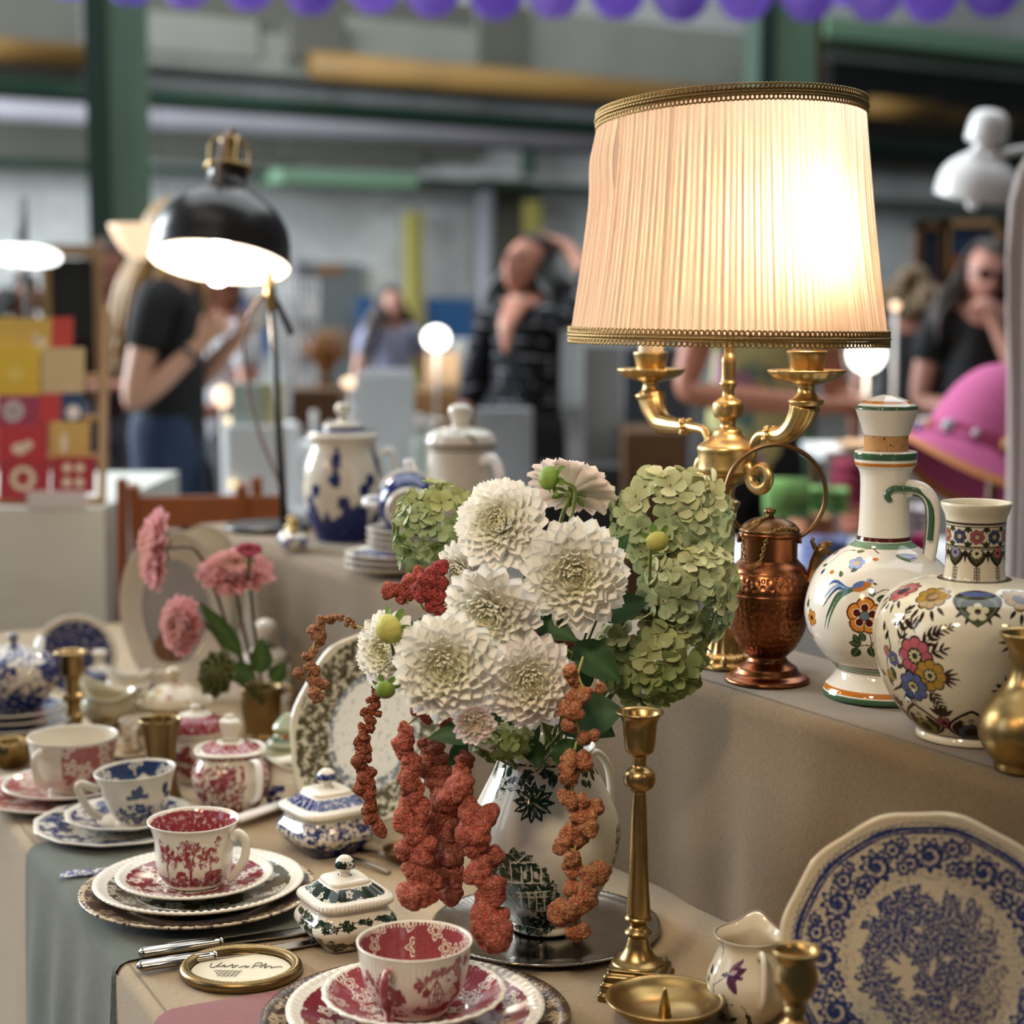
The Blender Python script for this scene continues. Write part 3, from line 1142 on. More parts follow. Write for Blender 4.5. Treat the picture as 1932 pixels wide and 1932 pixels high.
# the small flowers on the left shoulder
vine([(1524, 1130), (1527, 1160), (1530, 1190), (1545, 1230), (1575, 1252)])
A, Z = X(1531, 1166)
pt.flower(A, Z, 17 * k, 5, hx('#c8822f'), .3, .8, edge=hx('#5a2a14'), core=BRN)
for (x, y, l_, a) in ((1522, 1150, 18, 1.6), (1524, 1195, 20, 4.6), (1528, 1212, 22, 5.4), (1534, 1210, 14, 1.2)):
    A, Z = X(x, y)
    pt.leaf(A, Z, l_ * k, 6 * k, a, DGR if l_ > 15 else ORA)
pt.obj('body', china('decanter_glaze', BRN, 60, rough=.1), dec)
L = lathe(prof([(41, 440), (41, 503)], k, 8), 40)
mk = bpy.data.materials.new('cork')
t = NT(mk)
co = t.coord()
sp_k = t.ramp(t.noise(co, 330, 2, .4), .66, .72)
t.done(t.bsdf(t.mix(sp_k, t.mix(t.noise(co, 120, 3), hx('#a87c4d'), hx('#c79d69')), (.08, .04, .02)), .8, 0, .2))
Geo().add(L['V'], L['F']).obj('cork', mk, dec)
L = lathe(prof([(0, 501), (41, 501), (43, 503), (43, 503), (50, 525), (58, 549), (58, 549), (58.5, 553), (56, 557), (56, 557), (42, 566), (24, 573), (10, 577), (0, 577.5)], k, 70), th=front_theta(120, 30))
pt = Paint(L, WHITE)
pt.band(m1(550), m1(558), GRN)
pt.band(m1(562), m1(567), ORA)
pt.obj('stopper', china('decanter_glaze', BRN), dec)
hp = spl([(34, 0, 398), (52, 0, 404), (74, 0, 400), (90, 0, 382), (95, 0, 350), (93, 0, 310), (88, 0, 275), (76, 0, 240)], 50) * k
V_, F_ = tube(hp, np.interp(np.linspace(0, 1, 50), [0, .15, .8, 1], [18, 15, 13, 15]) * k, 24, True, .8, (0, 1, 0))
c = np.tile(WHITE, (len(V_), 1))
c = np.array(c)
nn = 50 * 24
aa = np.tile(np.arange(24), 50)
c[:nn][(aa >= 11) & (aa <= 15) & (np.repeat(np.arange(50), 24) > 5)] = GRN
c[:nn][(aa >= 22) & (np.repeat(np.arange(50), 24) > 3)] = WHITE
Geo().add(V_, F_, c).obj('handle', m_glaze, dec, None, -.35)
g = Geo()
g.tube(spl([(30, -41, 405), (16, -46, 405), (6, -47.5, 398), (4, -48, 390), (8, -48, 385), (13, -47, 384)], 24) * k, np.interp(np.linspace(0, 1, 24), [0, .5, .9, 1], [5, 6, 6, 3]) * k, 10)
g.tube(spl([(30, -41, 405), (48, -34, 404), (66, -32, 398), (82, -38, 380), (86, -44, 350), (84, -48, 310)], 30) * k, 5.5 * k, 10)
g.obj('handle_scroll', M('green_glaze', GRN, .12, var=.05), dec)

# ------------------------------------------------------------------ round-bellied vase with dark floral print
vp = atz(1829, 1390, RZ)
k = mpx(vp)
vas = thing('flower_vase', 'big round bellied cream vase printed with dark foliage and pink, yellow, blue flowers', 'vase', vp, face_cam(vp))
by = 1387
P_ = [(0, 1), (92, 1), (99, 3), (100, 10), (97, 17), (97, 17), (101, 20), (118, 38), (137, 60), (154, 86), (168, 116), (178, 150), (184, 190), (184, 205), (179, 232), (170, 252), (154, 272), (132, 286), (106, 296), (78, 301), (58, 304), (58, 304), (56, 310), (54, 330),
      (54, 400), (56, 418), (61, 430), (65, 441), (64, 446), (61, 445), (61, 445), (56, 436), (52, 415)]
L = lathe(prof(P_, k, 640), th=front_theta(640, 60))
CR2 = hx('#ded2b2')
pt = Paint(L, hx('#dfd5ba'))
X = Px(1829, by, k, L)
DK, PNK, YEL, BL2, OL = hx('#2b1d12'), hx('#a8545a'), hx('#a07c2c'), hx('#46527e'), hx('#33351c')
m1 = lambda d: d * k


def fl(x, y, R, c, core=OL, n=8):
    A, Z = X(x, y)
    pt.flower(A, Z, R * k, n, hx(c), .18, x * .7, edge=DK, core=core, corer=.42)
    pt.flower(A, Z, R * .34 * k, 9, hx('#c9bc8e'), .5, 0)
    pt.ell(A, Z, R * .16 * k, R * .16 * k, OL)


def fan(x, y, n, l_, a0, a1, c=DK, w=5):
    w = w * .52
    for i in range(n):
        A, Z = X(x, y)
        f = a0 + (a1 - a0) * i / max(1, n - 1)
        pt.leaf(A, Z, l_ * (1 - .25 * abs(i - (n - 1) / 2) / n * 2) * k, w * k, f, c, off=4 * k)


def sprig(p, q, n, ll, w=5, c=DK):
    w = w * .55
    (x0, y0), (x1, y1) = p, q
    pt.stroke([X(x0, y0), X((x0 + x1) / 2, (y0 + y1) / 2), X(x1, y1)], 1.1 * k, c, taper=False)
    d = math.atan2(-(y1 - y0), x1 - x0)
    for i in range(n):
        u = (i + .6) / n
        for s in (-1, 1):
            A, Z = X(x0 + (x1 - x0) * u, y0 + (y1 - y0) * u)
            pt.leaf(A, Z, ll * (1.1 - .5 * u) * k, w * (1.1 - .5 * u) * k, d + s * .75, c)
    A, Z = X(x1, y1)
    pt.leaf(A, Z, ll * .6 * k, w * .6 * k, d, c)


# neck bands
pt.band(m1(408), m1(412), DK)
pt.band(m1(403), m1(405.5), DK)
pt.band(m1(366), m1(369), OL)
pt.band(m1(362.5), m1(364), OL)
for i in range(-5, 6):
    a = i * .62 + .06
    z0 = m1(386)
    c = ['#a8545a', '#3e4568'][i % 2]
    pt.flower(a, z0, 14 * k, 7, hx(c), .2, i, edge=DK, core=OL, corer=.45)
    pt.flower(a, z0, 5 * k, 6, hx('#b6a878'), .4)
    for s in (-.8, 0, .8):
        pt.leaf(a + .31, m1(403), 11 * k, 3 * k, -PI / 2 + s, OL)
        pt.leaf(a + .31, m1(369), 11 * k, 3 * k, PI / 2 + s, OL)
    # pendant arches below the band
    aa = i * .78 + .06
    pt.leaf(aa, m1(366), 36 * k, 17 * k, -PI / 2, DK)
    pt.leaf(aa, m1(366), 30 * k, 13 * k, -PI / 2, hx('#4a4a2a'))
    pt.flower(aa, m1(356), 10 * k, 9, hx(['#d4cba6', '#b0606a', '#8d84a0'][i % 3]), .3, .2, core=DK, corer=.35)
    for s in (-1, 1):
        pt.leaf(aa + .39, m1(362), 20 * k, 2.6 * k, -PI / 2 + s * .4, DK)
    pt.leaf(aa + .39, m1(362), 24 * k, 2.6 * k, -PI / 2, DK)
    pt.stroke([(aa + .02, m1(330)), (aa + .02, m1(305))], .8 * k, DK, taper=False)
    for j in range(4):
        for s in (-1, 1):
            pt.stroke([(aa + .02, m1(308 + j * 6)), (aa + .02 + s * .07, m1(311 + j * 6)), (aa + .02 + s * .09, m1(308 + j * 6)), (aa + .02 + s * .06, m1(306.5 + j * 6))], .8 * k, DK, taper=False)
pt.band(m1(302.5), m1(304), DK)
# shoulder: flowers and pendant shields
for (a, c) in ((-1.15, '#a8545a'), (-.55, '#a07c2c'), (.62, '#a07c2c'), (1.2, '#a8545a'), (.05, '#46527e')):
    pt.flower(a, m1(283), 34 * k, 9, hx(c), .2, a, edge=DK, core=DK, corer=.4)
    for f in (-2.4, -2.0, -1.57, -1.1, -.7):
        pt.leaf(a, m1(280), 24 * k, 3.6 * k, f, DK, off=30 * k)
pt.leaf(.05, m1(296), 92 * k, 44 * k, -PI / 2, DK)
pt.leaf(.05, m1(292), 76 * k, 36 * k, -PI / 2, hx('#5c6340'))
pt.leaf(.05, m1(288), 62 * k, 30 * k, -PI / 2, hx('#3a3a24'))
pt.flower(.05, m1(266), 20 * k, 5, hx('#c9bf97'), .5, .3, core=DK)
pt.ell(.05, m1(291), 30 * k, 9 * k, hx('#56608c'))
# the main bunch on the left of the belly
sprig((1745, 1170), (1790, 1150), 5, 20)
sprig((1728, 1165), (1722, 1150), 2, 30, 7)
sprig((1740, 1190), (1766, 1160), 3, 24, 7)
sprig((1752, 1200), (1778, 1190), 2, 26, 7)
fan(1775, 1240, 5, 34, -.8, .6, w=6)
sprig((1755, 1270), (1778, 1300), 4, 22, 6)
fan(1718, 1282, 4, 30, 3.9, 5.2, w=5)
sprig((1700, 1190), (1712, 1130), 4, 20, 6)
pt.stroke([X(1708, 1180), X(1716, 1215), X(1712, 1260), X(1690, 1290)], 3.2 * k, DK)
pt.stroke([X(1700, 1150), X(1709, 1165), X(1711, 1190)], 3 * k, DK)
fl(1729, 1208, 38, '#b05a62')
fl(1757, 1241, 33, '#a98330')
fl(1727, 1268, 32, '#56628f')
# left edge: a stem of small flowers and leaves
pt.stroke([X(1690, 1270), X(1678, 1235), X(1684, 1200), X(1676, 1165)], 2 * k, DK)
for (x, y, r, c) in ((1690, 1222, 15, '#56628f'), (1677, 1210, 11, '#b0606a'), (1685, 1258, 13, '#a98330')):
    fl(x, y, r, c, n=6)
for (x, y, a) in ((1684, 1240, -.6), (1690, 1245, -1.4), (1675, 1190, 1.3), (1672, 1175, 2), (1690, 1160, .6), (1682, 1262, -1.2), (1676, 1262, 2.6), (1698, 1236, .4)):
    A, Z = X(x, y)
    pt.leaf(A, Z, 20 * k, 5 * k, a, DK)
# right: small sprays
for (x, y, c) in ((1905, 1172, '#a07c2c'), (1895, 1262, '#56628f'), (1960, 1215, '#b05a62')):
    fan(x, y, 4, 32, .4, 2.7, w=6)
    fan(x, y, 4, 32, 2.6, 4.2, w=6)
    fl(x, y, 17, c, n=6)
# foot: lotus arches
for i in range(-4, 5):
    a = i * .74 + .02
    pt.leaf(a, m1(20), 84 * k, 42 * k, PI / 2, DK)
    pt.leaf(a, m1(24), 70 * k, 36 * k, PI / 2, hx('#ddd2b2'))
    pt.leaf(a, m1(24), 66 * k, 34 * k, PI / 2, DK)
    pt.flower(a, m1(62), 20 * k, 5, hx('#cfc5a0'), .5, .3, core=hx('#8b8a6a'))
    pt.flower(a, m1(36), 26 * k, 9, hx(['#4a5a70', '#8a7a3a'][i % 2]), .25, .1, edge=DK, core=DK, corer=.45)
    for f in (.7, 1.15, 1.57, 2.0, 2.45):
        pt.leaf(a + .37, m1(66), 30 * k, 5 * k, f, DK)
    pt.flower(a + .37, m1(52), 18 * k, 7, hx(['#7a5a2c', '#8a4a4e'][i % 2]), .25, .1, edge=DK, core=DK)
pt.band(m1(18), m1(22), DK)
pt.obj('body', china('vase_glaze', DK, rough=.08), vas)

# ------------------------------------------------------------------ brass vase at the right edge
bp = atz(1939, 1452, RZ)
k = mpx(bp)
L = lathe(prof([(0, 1), (60, 1), (63, 4), (62, 14), (62, 14), (66, 20), (80, 36), (92, 62), (94, 85), (86, 112), (66, 140), (46, 165), (38, 190), (38, 210), (44, 232), (54, 250), (61, 262), (60, 264), (56, 258), (44, 238), (34, 215)], k, 70), 72)
o = Geo().add(L['V'], L['F'], pv=L['pv']).obj('brass_vase', m_brass, None, bp, 0)
tag(o, 'small brass bulb vase at the right edge in front of the round floral vase', 'vase')

# ------------------------------------------------------------------ candelabra table lamp with pleated shade
lp = atz(1367, 1256, RZ)
k = mpx(lp)
by = 1256
tl = thing('table_lamp', 'gilt candelabra table lamp with glowing pleated cream shade on the riser', 'lamp', lp, face_cam(lp))
# base: fluted foot with a scrolled square plinth
g = Geo()
L = lathe(prof([(0, 0), (58, 0), (60, 3), (58, 9), (58, 9), (52, 13), (50, 20), (46, 24), (40, 28), (40, 28), (36, 40), (33, 60), (36, 78), (36, 78), (24, 84), (20, 100), (16, 150), (15, 220), (18, 290), (26, 310), (26, 310), (15, 318), (14, 330), (18, 340), (30, 346)], k, 120), 96,
          wob=lambda th, i: 1 + .05 * np.cos(16 * th) * ((i > 18) & (i < 48)) + .035 * np.cos(10 * th) * (i < 18))
g.add(L['V'], L['F'], pv=L['pv'])
for i in range(8):
    a = 2 * PI * i / 8
    c, s = math.cos(a), math.sin(a)
    q = spl([(52, 0, 12), (60, 0, 18), (58, 0, 26), (50, 0, 24), (50, 0, 18)], 14) * k
    g.tube(np.column_stack([q[:, 0] * c, q[:, 0] * s, q[:, 2]]), 4 * k, 8)
g.obj('base', m_lampbrass, tl)
L = lathe(prof([(28, 346), (34, 360), (34, 360), (54, 366), (56, 372), (56, 372), (55, 380), (55, 404), (57, 410), (57, 410), (56, 414), (50, 420), (34, 430), (27, 438), (24, 446), (24, 446), (15, 450), (14, 458), (17, 466), (17, 466), (26, 470), (29, 482), (28, 496), (21, 502),
                (21, 502), (12, 508), (11, 520), (17, 532), (17, 532), (14, 533), (13, 560), (13, 574), (13, 574), (12, 576), (12, 582), (9, 585), (9, 640), (5, 642), (4, 1010), (0, 1010)], k, 170), 48,
          wob=lambda th, i: 1 + .06 * np.abs(np.cos(6 * th)) * ((i > 70) & (i < 92)))
Geo().add(L['V'], L['F'], pv=L['pv']).obj('stem', m_lampbrass, tl)
m_candle = M('candle_sleeve', hx('#f0dcb8'), .5, var=.04)
m_bulb = M('lit_bulb', (1, .9, .75), .4, emit=((1.0, .80, .52), 14))
RIGHT = atd(1522, 700, 1.70) - Vector(lp)
LEFT = atd(1228, 695, 1.925) - Vector(lp)
rz = -face_cam(lp)
bulb_loc = []
for nm, D, ang0 in (('right', RIGHT, 0), ('left', LEFT, 0)):
    D = Matrix.Rotation(rz, 3, 'Z') @ Vector((D.x, D.y, 0))
    d = np.array([D.x, D.y])
    rr = np.linalg.norm(d)
    d /= rr
    R = rr / k
    arm = [(50, 388), (60, 400), (68, 425), (84, 440), (R - 52, 444), (R - 28, 458), (R - 10, 480), (R - 2, 500)]
    q = spl(arm, 46)
    pth = np.column_stack([q[:, 0] * d[0], q[:, 0] * d[1], q[:, 1]]) * k
    rad = np.interp(np.linspace(0, 1, 46), [0, .2, .38, .45, .55, .75, 1], [8, 9, 10, 14, 15, 20, 27]) * k
    g = Geo()
    V_, F_ = tube(pth, rad, 36)
    a = np.tile(np.linspace(0, 2 * PI, 36, endpoint=False), 46)
    rr_ = np.repeat(np.linspace(0, 1, 46), 36)
    ctr = np.repeat(pth, 36, 0)
    V_[:46 * 36] = ctr + (V_[:46 * 36] - ctr) * (1 + (.06 * np.cos(12 * a)) * (rr_ > .5))[:, None]
    g.add(V_, F_)
    for i in range(10):                                           # leaf knot on the arm
        f = 2 * PI * i / 10
        j = 19 + i % 3
        side = np.array([-d[1], d[0], 0])
        up = np.array([0, 0, 1.0])
        o_ = (side * math.cos(f) + up * math.sin(f)) * 13 * k
        g.add(*sphere(pth[j] + o_, 5 * k, 8, 6, (1.4, 1.4, 1)))
    # scroll at the root
    a = np.linspace(0, 2.0 * PI, 40)
    rs = np.linspace(28, 13, 40)
    sx = 84 + rs * np.cos(a + PI)
    sz = 366 + rs * np.sin(a + PI)
    q = np.vstack([spl([(52, 384), (58, 376)], 4), np.column_stack([sx, sz])])
    g.tube(np.column_stack([q[:, 0] * d[0], q[:, 0] * d[1], q[:, 1]]) * k, np.linspace(10, 6.5, 44) * k, 14, flat=1.3)
    g.obj('arm', m_lampbrass, tl)
    big = {'right': 1.0, 'left': .98}[nm]
    base = np.array([d[0] * R * k, d[1] * R * k, 0])
    L = lathe(prof([(0, 498), (26, 498), (31, 504), (31, 508), (24, 512), (17, 520), (15, 528), (16, 534), (16, 534), (34, 538), (56, 546), (66, 556), (68, 561), (66, 562), (66, 562), (50, 559), (30, 556), (30, 556), (30, 566), (33, 580), (36, 594), (33, 596), (28, 594), (26, 580)], k * big, 90), 64,
              wob=lambda th, i: 1 + .025 * np.cos(18 * th) * ((i > 36) & (i < 56)))
    Geo().add(L['V'] + base, L['F'], pv=L['pv']).obj('drip_pan', m_lampbrass, tl)
    L = lathe(prof([(26, 575), (25, 735), (23, 737), (8, 738)], k * big, 12), 28)
    Geo().add(L['V'] + base, L['F']).obj('candle_sleeve', m_candle, tl)
    L = lathe(prof([(8, 735), (12, 745), (24, 775), (26, 800), (18, 835), (6, 860), (0, 867)], k * big, 24), 24)
    Geo().add(L['V'] + base, L['F']).obj('bulb', m_bulb, tl)
    w = Matrix.Rotation(-rz, 3, 'Z') @ Vector(base) + Vector(lp)
    bulb_loc.append((w.x, w.y, RZ + 800 * k))
for (x, y, z), e in zip(bulb_loc, (4.6, 1.9)):
    lamp('candle_bulb_light', 'POINT', (x, y, z), e, (1.0, .70, .45), .026)

# the shade: gathered fabric on an oval, slightly sagging frame
mS = bpy.data.materials.new('pleated_shade_fabric')
t = NT(mS)
pv = t.attr('pv').outputs['Vector']
Dk = t.attr('ink').outputs['Fac']
mp = t.n('ShaderNodeMapping')
t.put(mp.inputs[0], pv)
mp.inputs['Scale'].default_value = (1, .02, 1)
n1_ = t.noise(mp.outputs[0], 330, 3, .6, '2D')
fold = t.math('MULTIPLY_ADD', t.ramp(n1_, .35, .65), .16, .84)
fold = t.math('MULTIPLY', fold, t.math('SUBTRACT', 1.0, t.math('MULTIPLY', Dk, .42)))
cc = t.mix(1.0, (.88, .69, .53), fold, 'MULTIPLY')
df = t.n('ShaderNodeBsdfDiffuse')
t.put(df.inputs[0], cc)
tr = t.n('ShaderNodeBsdfTranslucent')
t.put(tr.inputs[0], cc)
mx = t.n('ShaderNodeMixShader')
mx.inputs[0].default_value = .62
t.t.links.new(df.outputs[0], mx.inputs[1])
t.t.links.new(tr.outputs[0], mx.inputs[2])
t.done(mx.outputs[0])
nt_, nz_ = 900, 40
th = np.linspace(0, 2 * PI, nt_, endpoint=False)
cxs = -3 * k                                                       # shade centre right of the stem
zb0, zt0 = (by - 640) * k, (by - 236) * k


def rimz(f, zc, tx, ty, scal):
    return zc + tx * np.cos(f) * k + ty * np.sin(f) * k


rows, inks, pvs = [], [], []
# pleats: groups of gathered folds between the ribs
ple = 1.6 * np.sin(150 * th + 1.4 * np.sin(9 * th)) + .9 * np.sin(97 * th + 2)
ribs = [(-.62, 1), (-1.98, 1), (.5, 1), (2.3, 1), (3.4, 1)]
rib = np.zeros(nt_)
for a0, w in ribs:
    dd = np.abs((th - a0 + PI) % (2 * PI) - PI)
    rib = np.maximum(rib, np.exp(-(dd / .012) ** 2))
gat = np.clip((np.sin(150 * th + 1.4 * np.sin(9 * th)) - .72) / .28, 0, 1) * (.35 + .3 * np.sin(5 * th + 1))
for i in range(nz_):
    u = i / (nz_ - 1)
    r = 290 + (241 - 290) * u
    sag = -8 * math.sin(PI * u) * (.5 + .5 * np.cos(3.0 * (th - .5)) ** 2)     # fabric hollows between the ribs
    bulge = 7 * np.exp(-((u - .8) / .12) ** 2) * (np.cos(th) < -.8)
    R_ = (r + sag + bulge + ple * (.35 + .65 * math.sin(PI * min(1, u * 1.02)))) * k
    zb = rimz(th, zb0, -4, 0, 0)
    zt = rimz(th, zt0, 11, -15, 0)
    rows.append(np.column_stack([cxs + R_ * np.cos(th), R_ * np.sin(th) * .92, zb + (zt - zb) * u]))
    inks.append(np.clip(gat * (.4 + .6 * abs(2 * u - 1)) + rib * .9, 0, 1))
    pvs.append(np.column_stack([th * .16, np.full(nt_, u * .25), np.zeros(nt_)]))
sh = Geo().add(np.concatenate(rows), gridF(nz_, nt_, True), None, np.concatenate(inks), np.concatenate(pvs)).obj('lamp_shade', mS, tl)
# gimp braid along both rims: two rows of small loops with a cord between
m_gimp = metal('gilt_braid', (0.30, 0.20, 0.075), .5, .35, 300)


def braid(name, rr, zc, tx, ty, up):
    g = Geo()
    m = 190
    a = np.linspace(0, 2 * PI, 720, endpoint=False)

    def at(f, dr, dz):
        r = (rr + dr) * k
        return np.column_stack([cxs + r * np.cos(f), r * np.sin(f) * .92, rimz(f, zc, tx, ty, 0) + dz * k])
    for dz, w in ((0, 4.2), (-5.0, 2.2), (5.0, 2.2)):
        g.tube(at(a, 3 + .6 * np.sin(m * a), dz), w * k, 6, closed=True, flat=.8)
    f = np.linspace(0, 2 * PI, 8, endpoint=False)
    for j in range(m):
        c0 = 2 * PI * (j + .5 * 0) / m
        for s in (-1, 1):
            dth = 4.0 * np.cos(f) / rr
            g.tube(at(c0 + dth, np.full(8, 4.0), 0) + np.column_stack([np.zeros(8), np.zeros(8), (s * 9.5 + 4.6 * np.sin(f)) * k]), 1.7 * k, 5, closed=True)
    return g.obj(name, m_gimp, tl)


braid('braid', 290, zb0 + 2 * k, -4, 0, 1)
braid('braid', 241, zt0 - 2 * k, 11, -15, 1)
# wire spider that carries the shade
g = Geo()
for a in (.2, .2 + 2 * PI / 3, .2 + 4 * PI / 3):
    g.tube([(0, 0, 1004 * k), (cxs + 239 * k * math.cos(a), 220 * k * math.sin(a), zt0 + (11 * math.cos(a) - 15 * math.sin(a)) * k - 4 * k)], 1.6 * k, 6)
g.obj('shade_carrier', m_lampbrass, tl)


# ------------------------------------------------------------------ the bell-shaped clamp lamps (black one on the riser, white one far right)
def bell_lamp(name, label, foot, head, axis, k, m_shade, m_trim, energy, lit=True, pole=True):
    """foot: base place, head: middle of the shade mouth, axis: direction from mouth to cap"""
    t_ = thing(name, label, 'lamp', foot)
    hd = Vector(head) - Vector(foot)
    R = frame(axis)
    off = np.array(hd)

    def put(L):
        return L['V'] @ R.T + off
    out = [(135, 0), (136, 3), (135, 16), (132, 48), (123, 79), (104, 107), (76, 130), (51, 147), (40, 160), (37, 174), (37, 186)]
    inn = [(36, 180), (36, 164), (46, 148), (72, 130), (101, 105), (120, 77), (129, 47), (133, 2)]
    L = lathe(prof(out, k, 60), 72)
    Geo().add(put(L), L['F'], pv=L['pv']).obj('shade', m_shade, t_)
    L = lathe(prof(inn[::-1], k, 40), 72)
    Geo().add(put(dict(V=L['V'])), L['F'][:, ::-1], pv=L['pv']).obj('shade_lining', M('white_enamel', (.85, .82, .76), .4, var=.02), t_)
    L = lathe(prof([(37, 184), (45, 186), (46, 192), (40, 196), (0, 196)], k, 24), 40)
    Geo().add(put(L), L['F'], pv=L['pv']).obj('collar', m_trim, t_)
    g = Geo()
    L = lathe(prof([(0, 196), (18, 196), (18, 236), (22, 240), (22, 250), (14, 258), (0, 260)], k, 24), 28)
    g.add(put(L), L['F'], pv=L['pv'])
    for s in range(4):
        a = s * PI / 2 + .5
        pth = np.array([(40 * math.cos(a), 40 * math.sin(a), 194), (39 * math.cos(a), 39 * math.sin(a), 238), (22 * math.cos(a), 22 * math.sin(a), 252)]) * k
        g.tube(spl(pth, 14) @ R.T + off, 3 * k, 8)
    g.obj('socket_cap', m_trim, t_)
    L = lathe(prof([(0, -44), (14, -40), (24, -22), (25, -2), (18, 30), (14, 50), (12, 90)], k, 26), 28)
    Geo().add(put(L), L['F']).obj('bulb', M('cold_lit_bulb', (1, 1, 1), .4, emit=((1, .93, .82), 22)) if lit else m_glaze, t_)
    if lit:
        w = Vector(R @ np.array([0, 0, 30 * k])) + Vector(head)
        lamp('bulb_light', 'POINT', w + Vector(R @ np.array([0, 0, -62 * k])) * 1.0, energy, (1, .82, .60), .03)
    return t_, R, off


k = mpx(atd(412, 500, 2.93))
foot = rpos(-.19, .09)
head = atd(413, 497, foot.y * cP - (foot.z - CAMZ) * sP + .03)
top = atd(437, 300, head.y * cP + .045)
axis = np.array(top - head)
axis = np.array([axis[0], .0, axis[2]]) / np.linalg.norm([axis[0], axis[2]])
axis = axis + np.array([0, .30, 0])
bl, R, off = bell_lamp('desk_lamp', 'black bell shaped desk lamp with gold cap, lit, at the far end of the riser', foot, head, axis, k, M('black_lamp_enamel', (.016, .014, .012), .28, var=.05), m_brass, 6.5)
L = lathe(np.array([(1e-4, 0), (78, 0), (80, 3), (80, 9), (77, 12), (20, 13), (1e-4, 14)]) * np.array([k, k]), 56)
Geo().add(L['V'], L['F']).obj('base', m_glossb, bl)
pt_ = np.array(atd(514, 580, 2.93) - foot)
pb_ = np.array([.028, 0, .012])
pt_[1] = .02
Geo().tube([pb_, pt_], [7.5 * k, 6.5 * k], 14).obj('post', M('lamp_post_enamel', (.03, .025, .022), .3, var=.05), bl)
d_ = (pt_ - pb_) / np.linalg.norm(pt_ - pb_)
Geo().tube([pt_ - d_ * .004, pt_ + d_ * .045], 10 * k, 14).tube([pt_ + d_ * .03, pt_ + d_ * .06], 7 * k, 10).obj('joint', m_brass, bl)
Geo().tube([pt_ + d_ * .035, pt_ + np.array([.034, -.012, -.045])], [5 * k, 6.5 * k], 10).obj('clamp_lever', m_glossb, bl)
q = spl([off + R @ np.array([0, 0, 256 * k]), off + R @ np.array([20 * k, 5 * k, 266 * k]), off + R @ np.array([66 * k, 0, 230 * k]), off + R @ np.array([92 * k, 0, 160 * k]), off + R @ np.array([66 * k, 0, 126 * k])], 40)
g = Geo().tube(q, 4.2 * k, 8)
q = spl([pt_ + d_ * .03, pt_ + np.array([-.03, 0, .0]), pt_ + np.array([-.048, 0, -.05]), pt_ + np.array([-.03, .02, -.2]), pb_ + np.array([-.01, .05, .05]), pb_ + np.array([0, .06, -.008])], 50)
g.tube(q, 3.4 * k, 8)
g.obj('cord', M('grey_cord', hx('#8f7a72'), .7, var=.25, vscale=400), bl)

# ------------------------------------------------------------------ china at the far end of the riser
NAVY = hx('#1c2b66')
ch_navy = china('navy_print_glaze', NAVY, 60, 'foliage', .12, .25)
ch_navyf = china('navy_floral_glaze', NAVY, 95, 'floral', .12)


def rseat(px, py, v):
    """riser place on the sight line of px, py pushed to v metres behind the front edge"""
    p = atz(px, py, RZ)
    d = (p - Vector((RA.x, RA.y, RZ)))
    u = d.dot(e1)
    return rpos(u, v)


# blue jar
jp = atz(650, 1018, RZ)
k = mpx(jp)
jar = thing('ginger_jar', 'tall lidded cream jar with cobalt blue lower half beside the desk lamp post', 'jar', jp, face_cam(jp))
L = lathe(prof([(0, 1), (52, 1), (54, 4), (54, 8), (54, 8), (64, 30), (73, 65), (77, 100), (73, 140), (65, 165), (60, 178), (60, 186), (60, 186), (66, 190), (69, 196), (66, 201), (60, 202)], k, 120), 140)
pt = Paint(L, CREAM)
hz = L['z'] / k
wave = 62 + 16 * np.sin(5 * L['A'] + .4) + 9 * np.sin(13 * L['A'] + 1) + 6 * np.sin(23 * L['A'])
pt.ink[:] = np.where(hz < wave, 1.0, 0.0)
for i in range(16):
    pt.blob(-2.9 + i * .37 + .1 * math.sin(i * 3), (98 + 24 * math.sin(i * 2.1)) * k, 11 * k, 13 * k, 1.0, 0, i)
for a in (-2, -.2, 1.05, 2.4):
    pt.blob(a, 150 * k, 9 * k, 30 * k, .9, 0, a)
pt.ink[(hz > 184) & (hz < 190)] = .0
pt.obj('body', ch_navy, jar)
L = lathe(prof([(62, 198), (64, 203), (62, 206), (40, 208), (38, 212), (38, 216), (36, 219), (18, 222), (9, 226), (8, 234), (13, 240), (15, 248), (10, 256), (0, 258)], k, 60), 64)
pt = Paint(L, CREAM)
hz = L['z'] / k
pt.ink[((hz > 206) & (hz < 212)) | ((hz > 232) & (hz < 236))] = 1
pt.obj('lid', ch_navy, jar)
q = spl([(66, 0, 160), (88, 0, 168), (98, 0, 130), (92, 0, 90), (76, 0, 80)], 26) * k
Geo().tube(q, 7 * k, 12, flat=.7, up=(0, 1, 0)).obj('handle', m_glaze, jar)

# white coffee pot
wp = rpos((atz(870, 1062, RZ) - Vector((RA.x, RA.y, RZ))).dot(e1), .10)
wp = atz(870, 1058, RZ)
k = mpx(wp) * .94
wpt_ = thing('coffee_pot', 'tall plain white coffee pot with domed lid and green leaf sprig behind the dahlias', 'coffee pot', wp, face_cam(wp))
L = lathe(prof([(0, 1), (64, 1), (68, 4), (74, 30), (76, 80), (72, 140), (67, 190), (66, 222), (68, 226), (66, 230), (60, 230)], k, 80), 80)
pt = Paint(L, WHITE)
pt.band(222 * k, 226 * k, hx('#6b5a48'))
pt.obj('body', m_glaze, wpt_)
L = lathe(prof([(70, 228), (71, 232), (70, 244), (64, 256), (48, 264), (26, 268), (17, 270), (17, 270), (17, 280), (20, 288), (24, 296), (22, 308), (12, 314), (0, 315)], k, 60), 64)
pt = Paint(L, WHITE)
pt.band(231 * k, 236 * k, hx('#4f4436'))
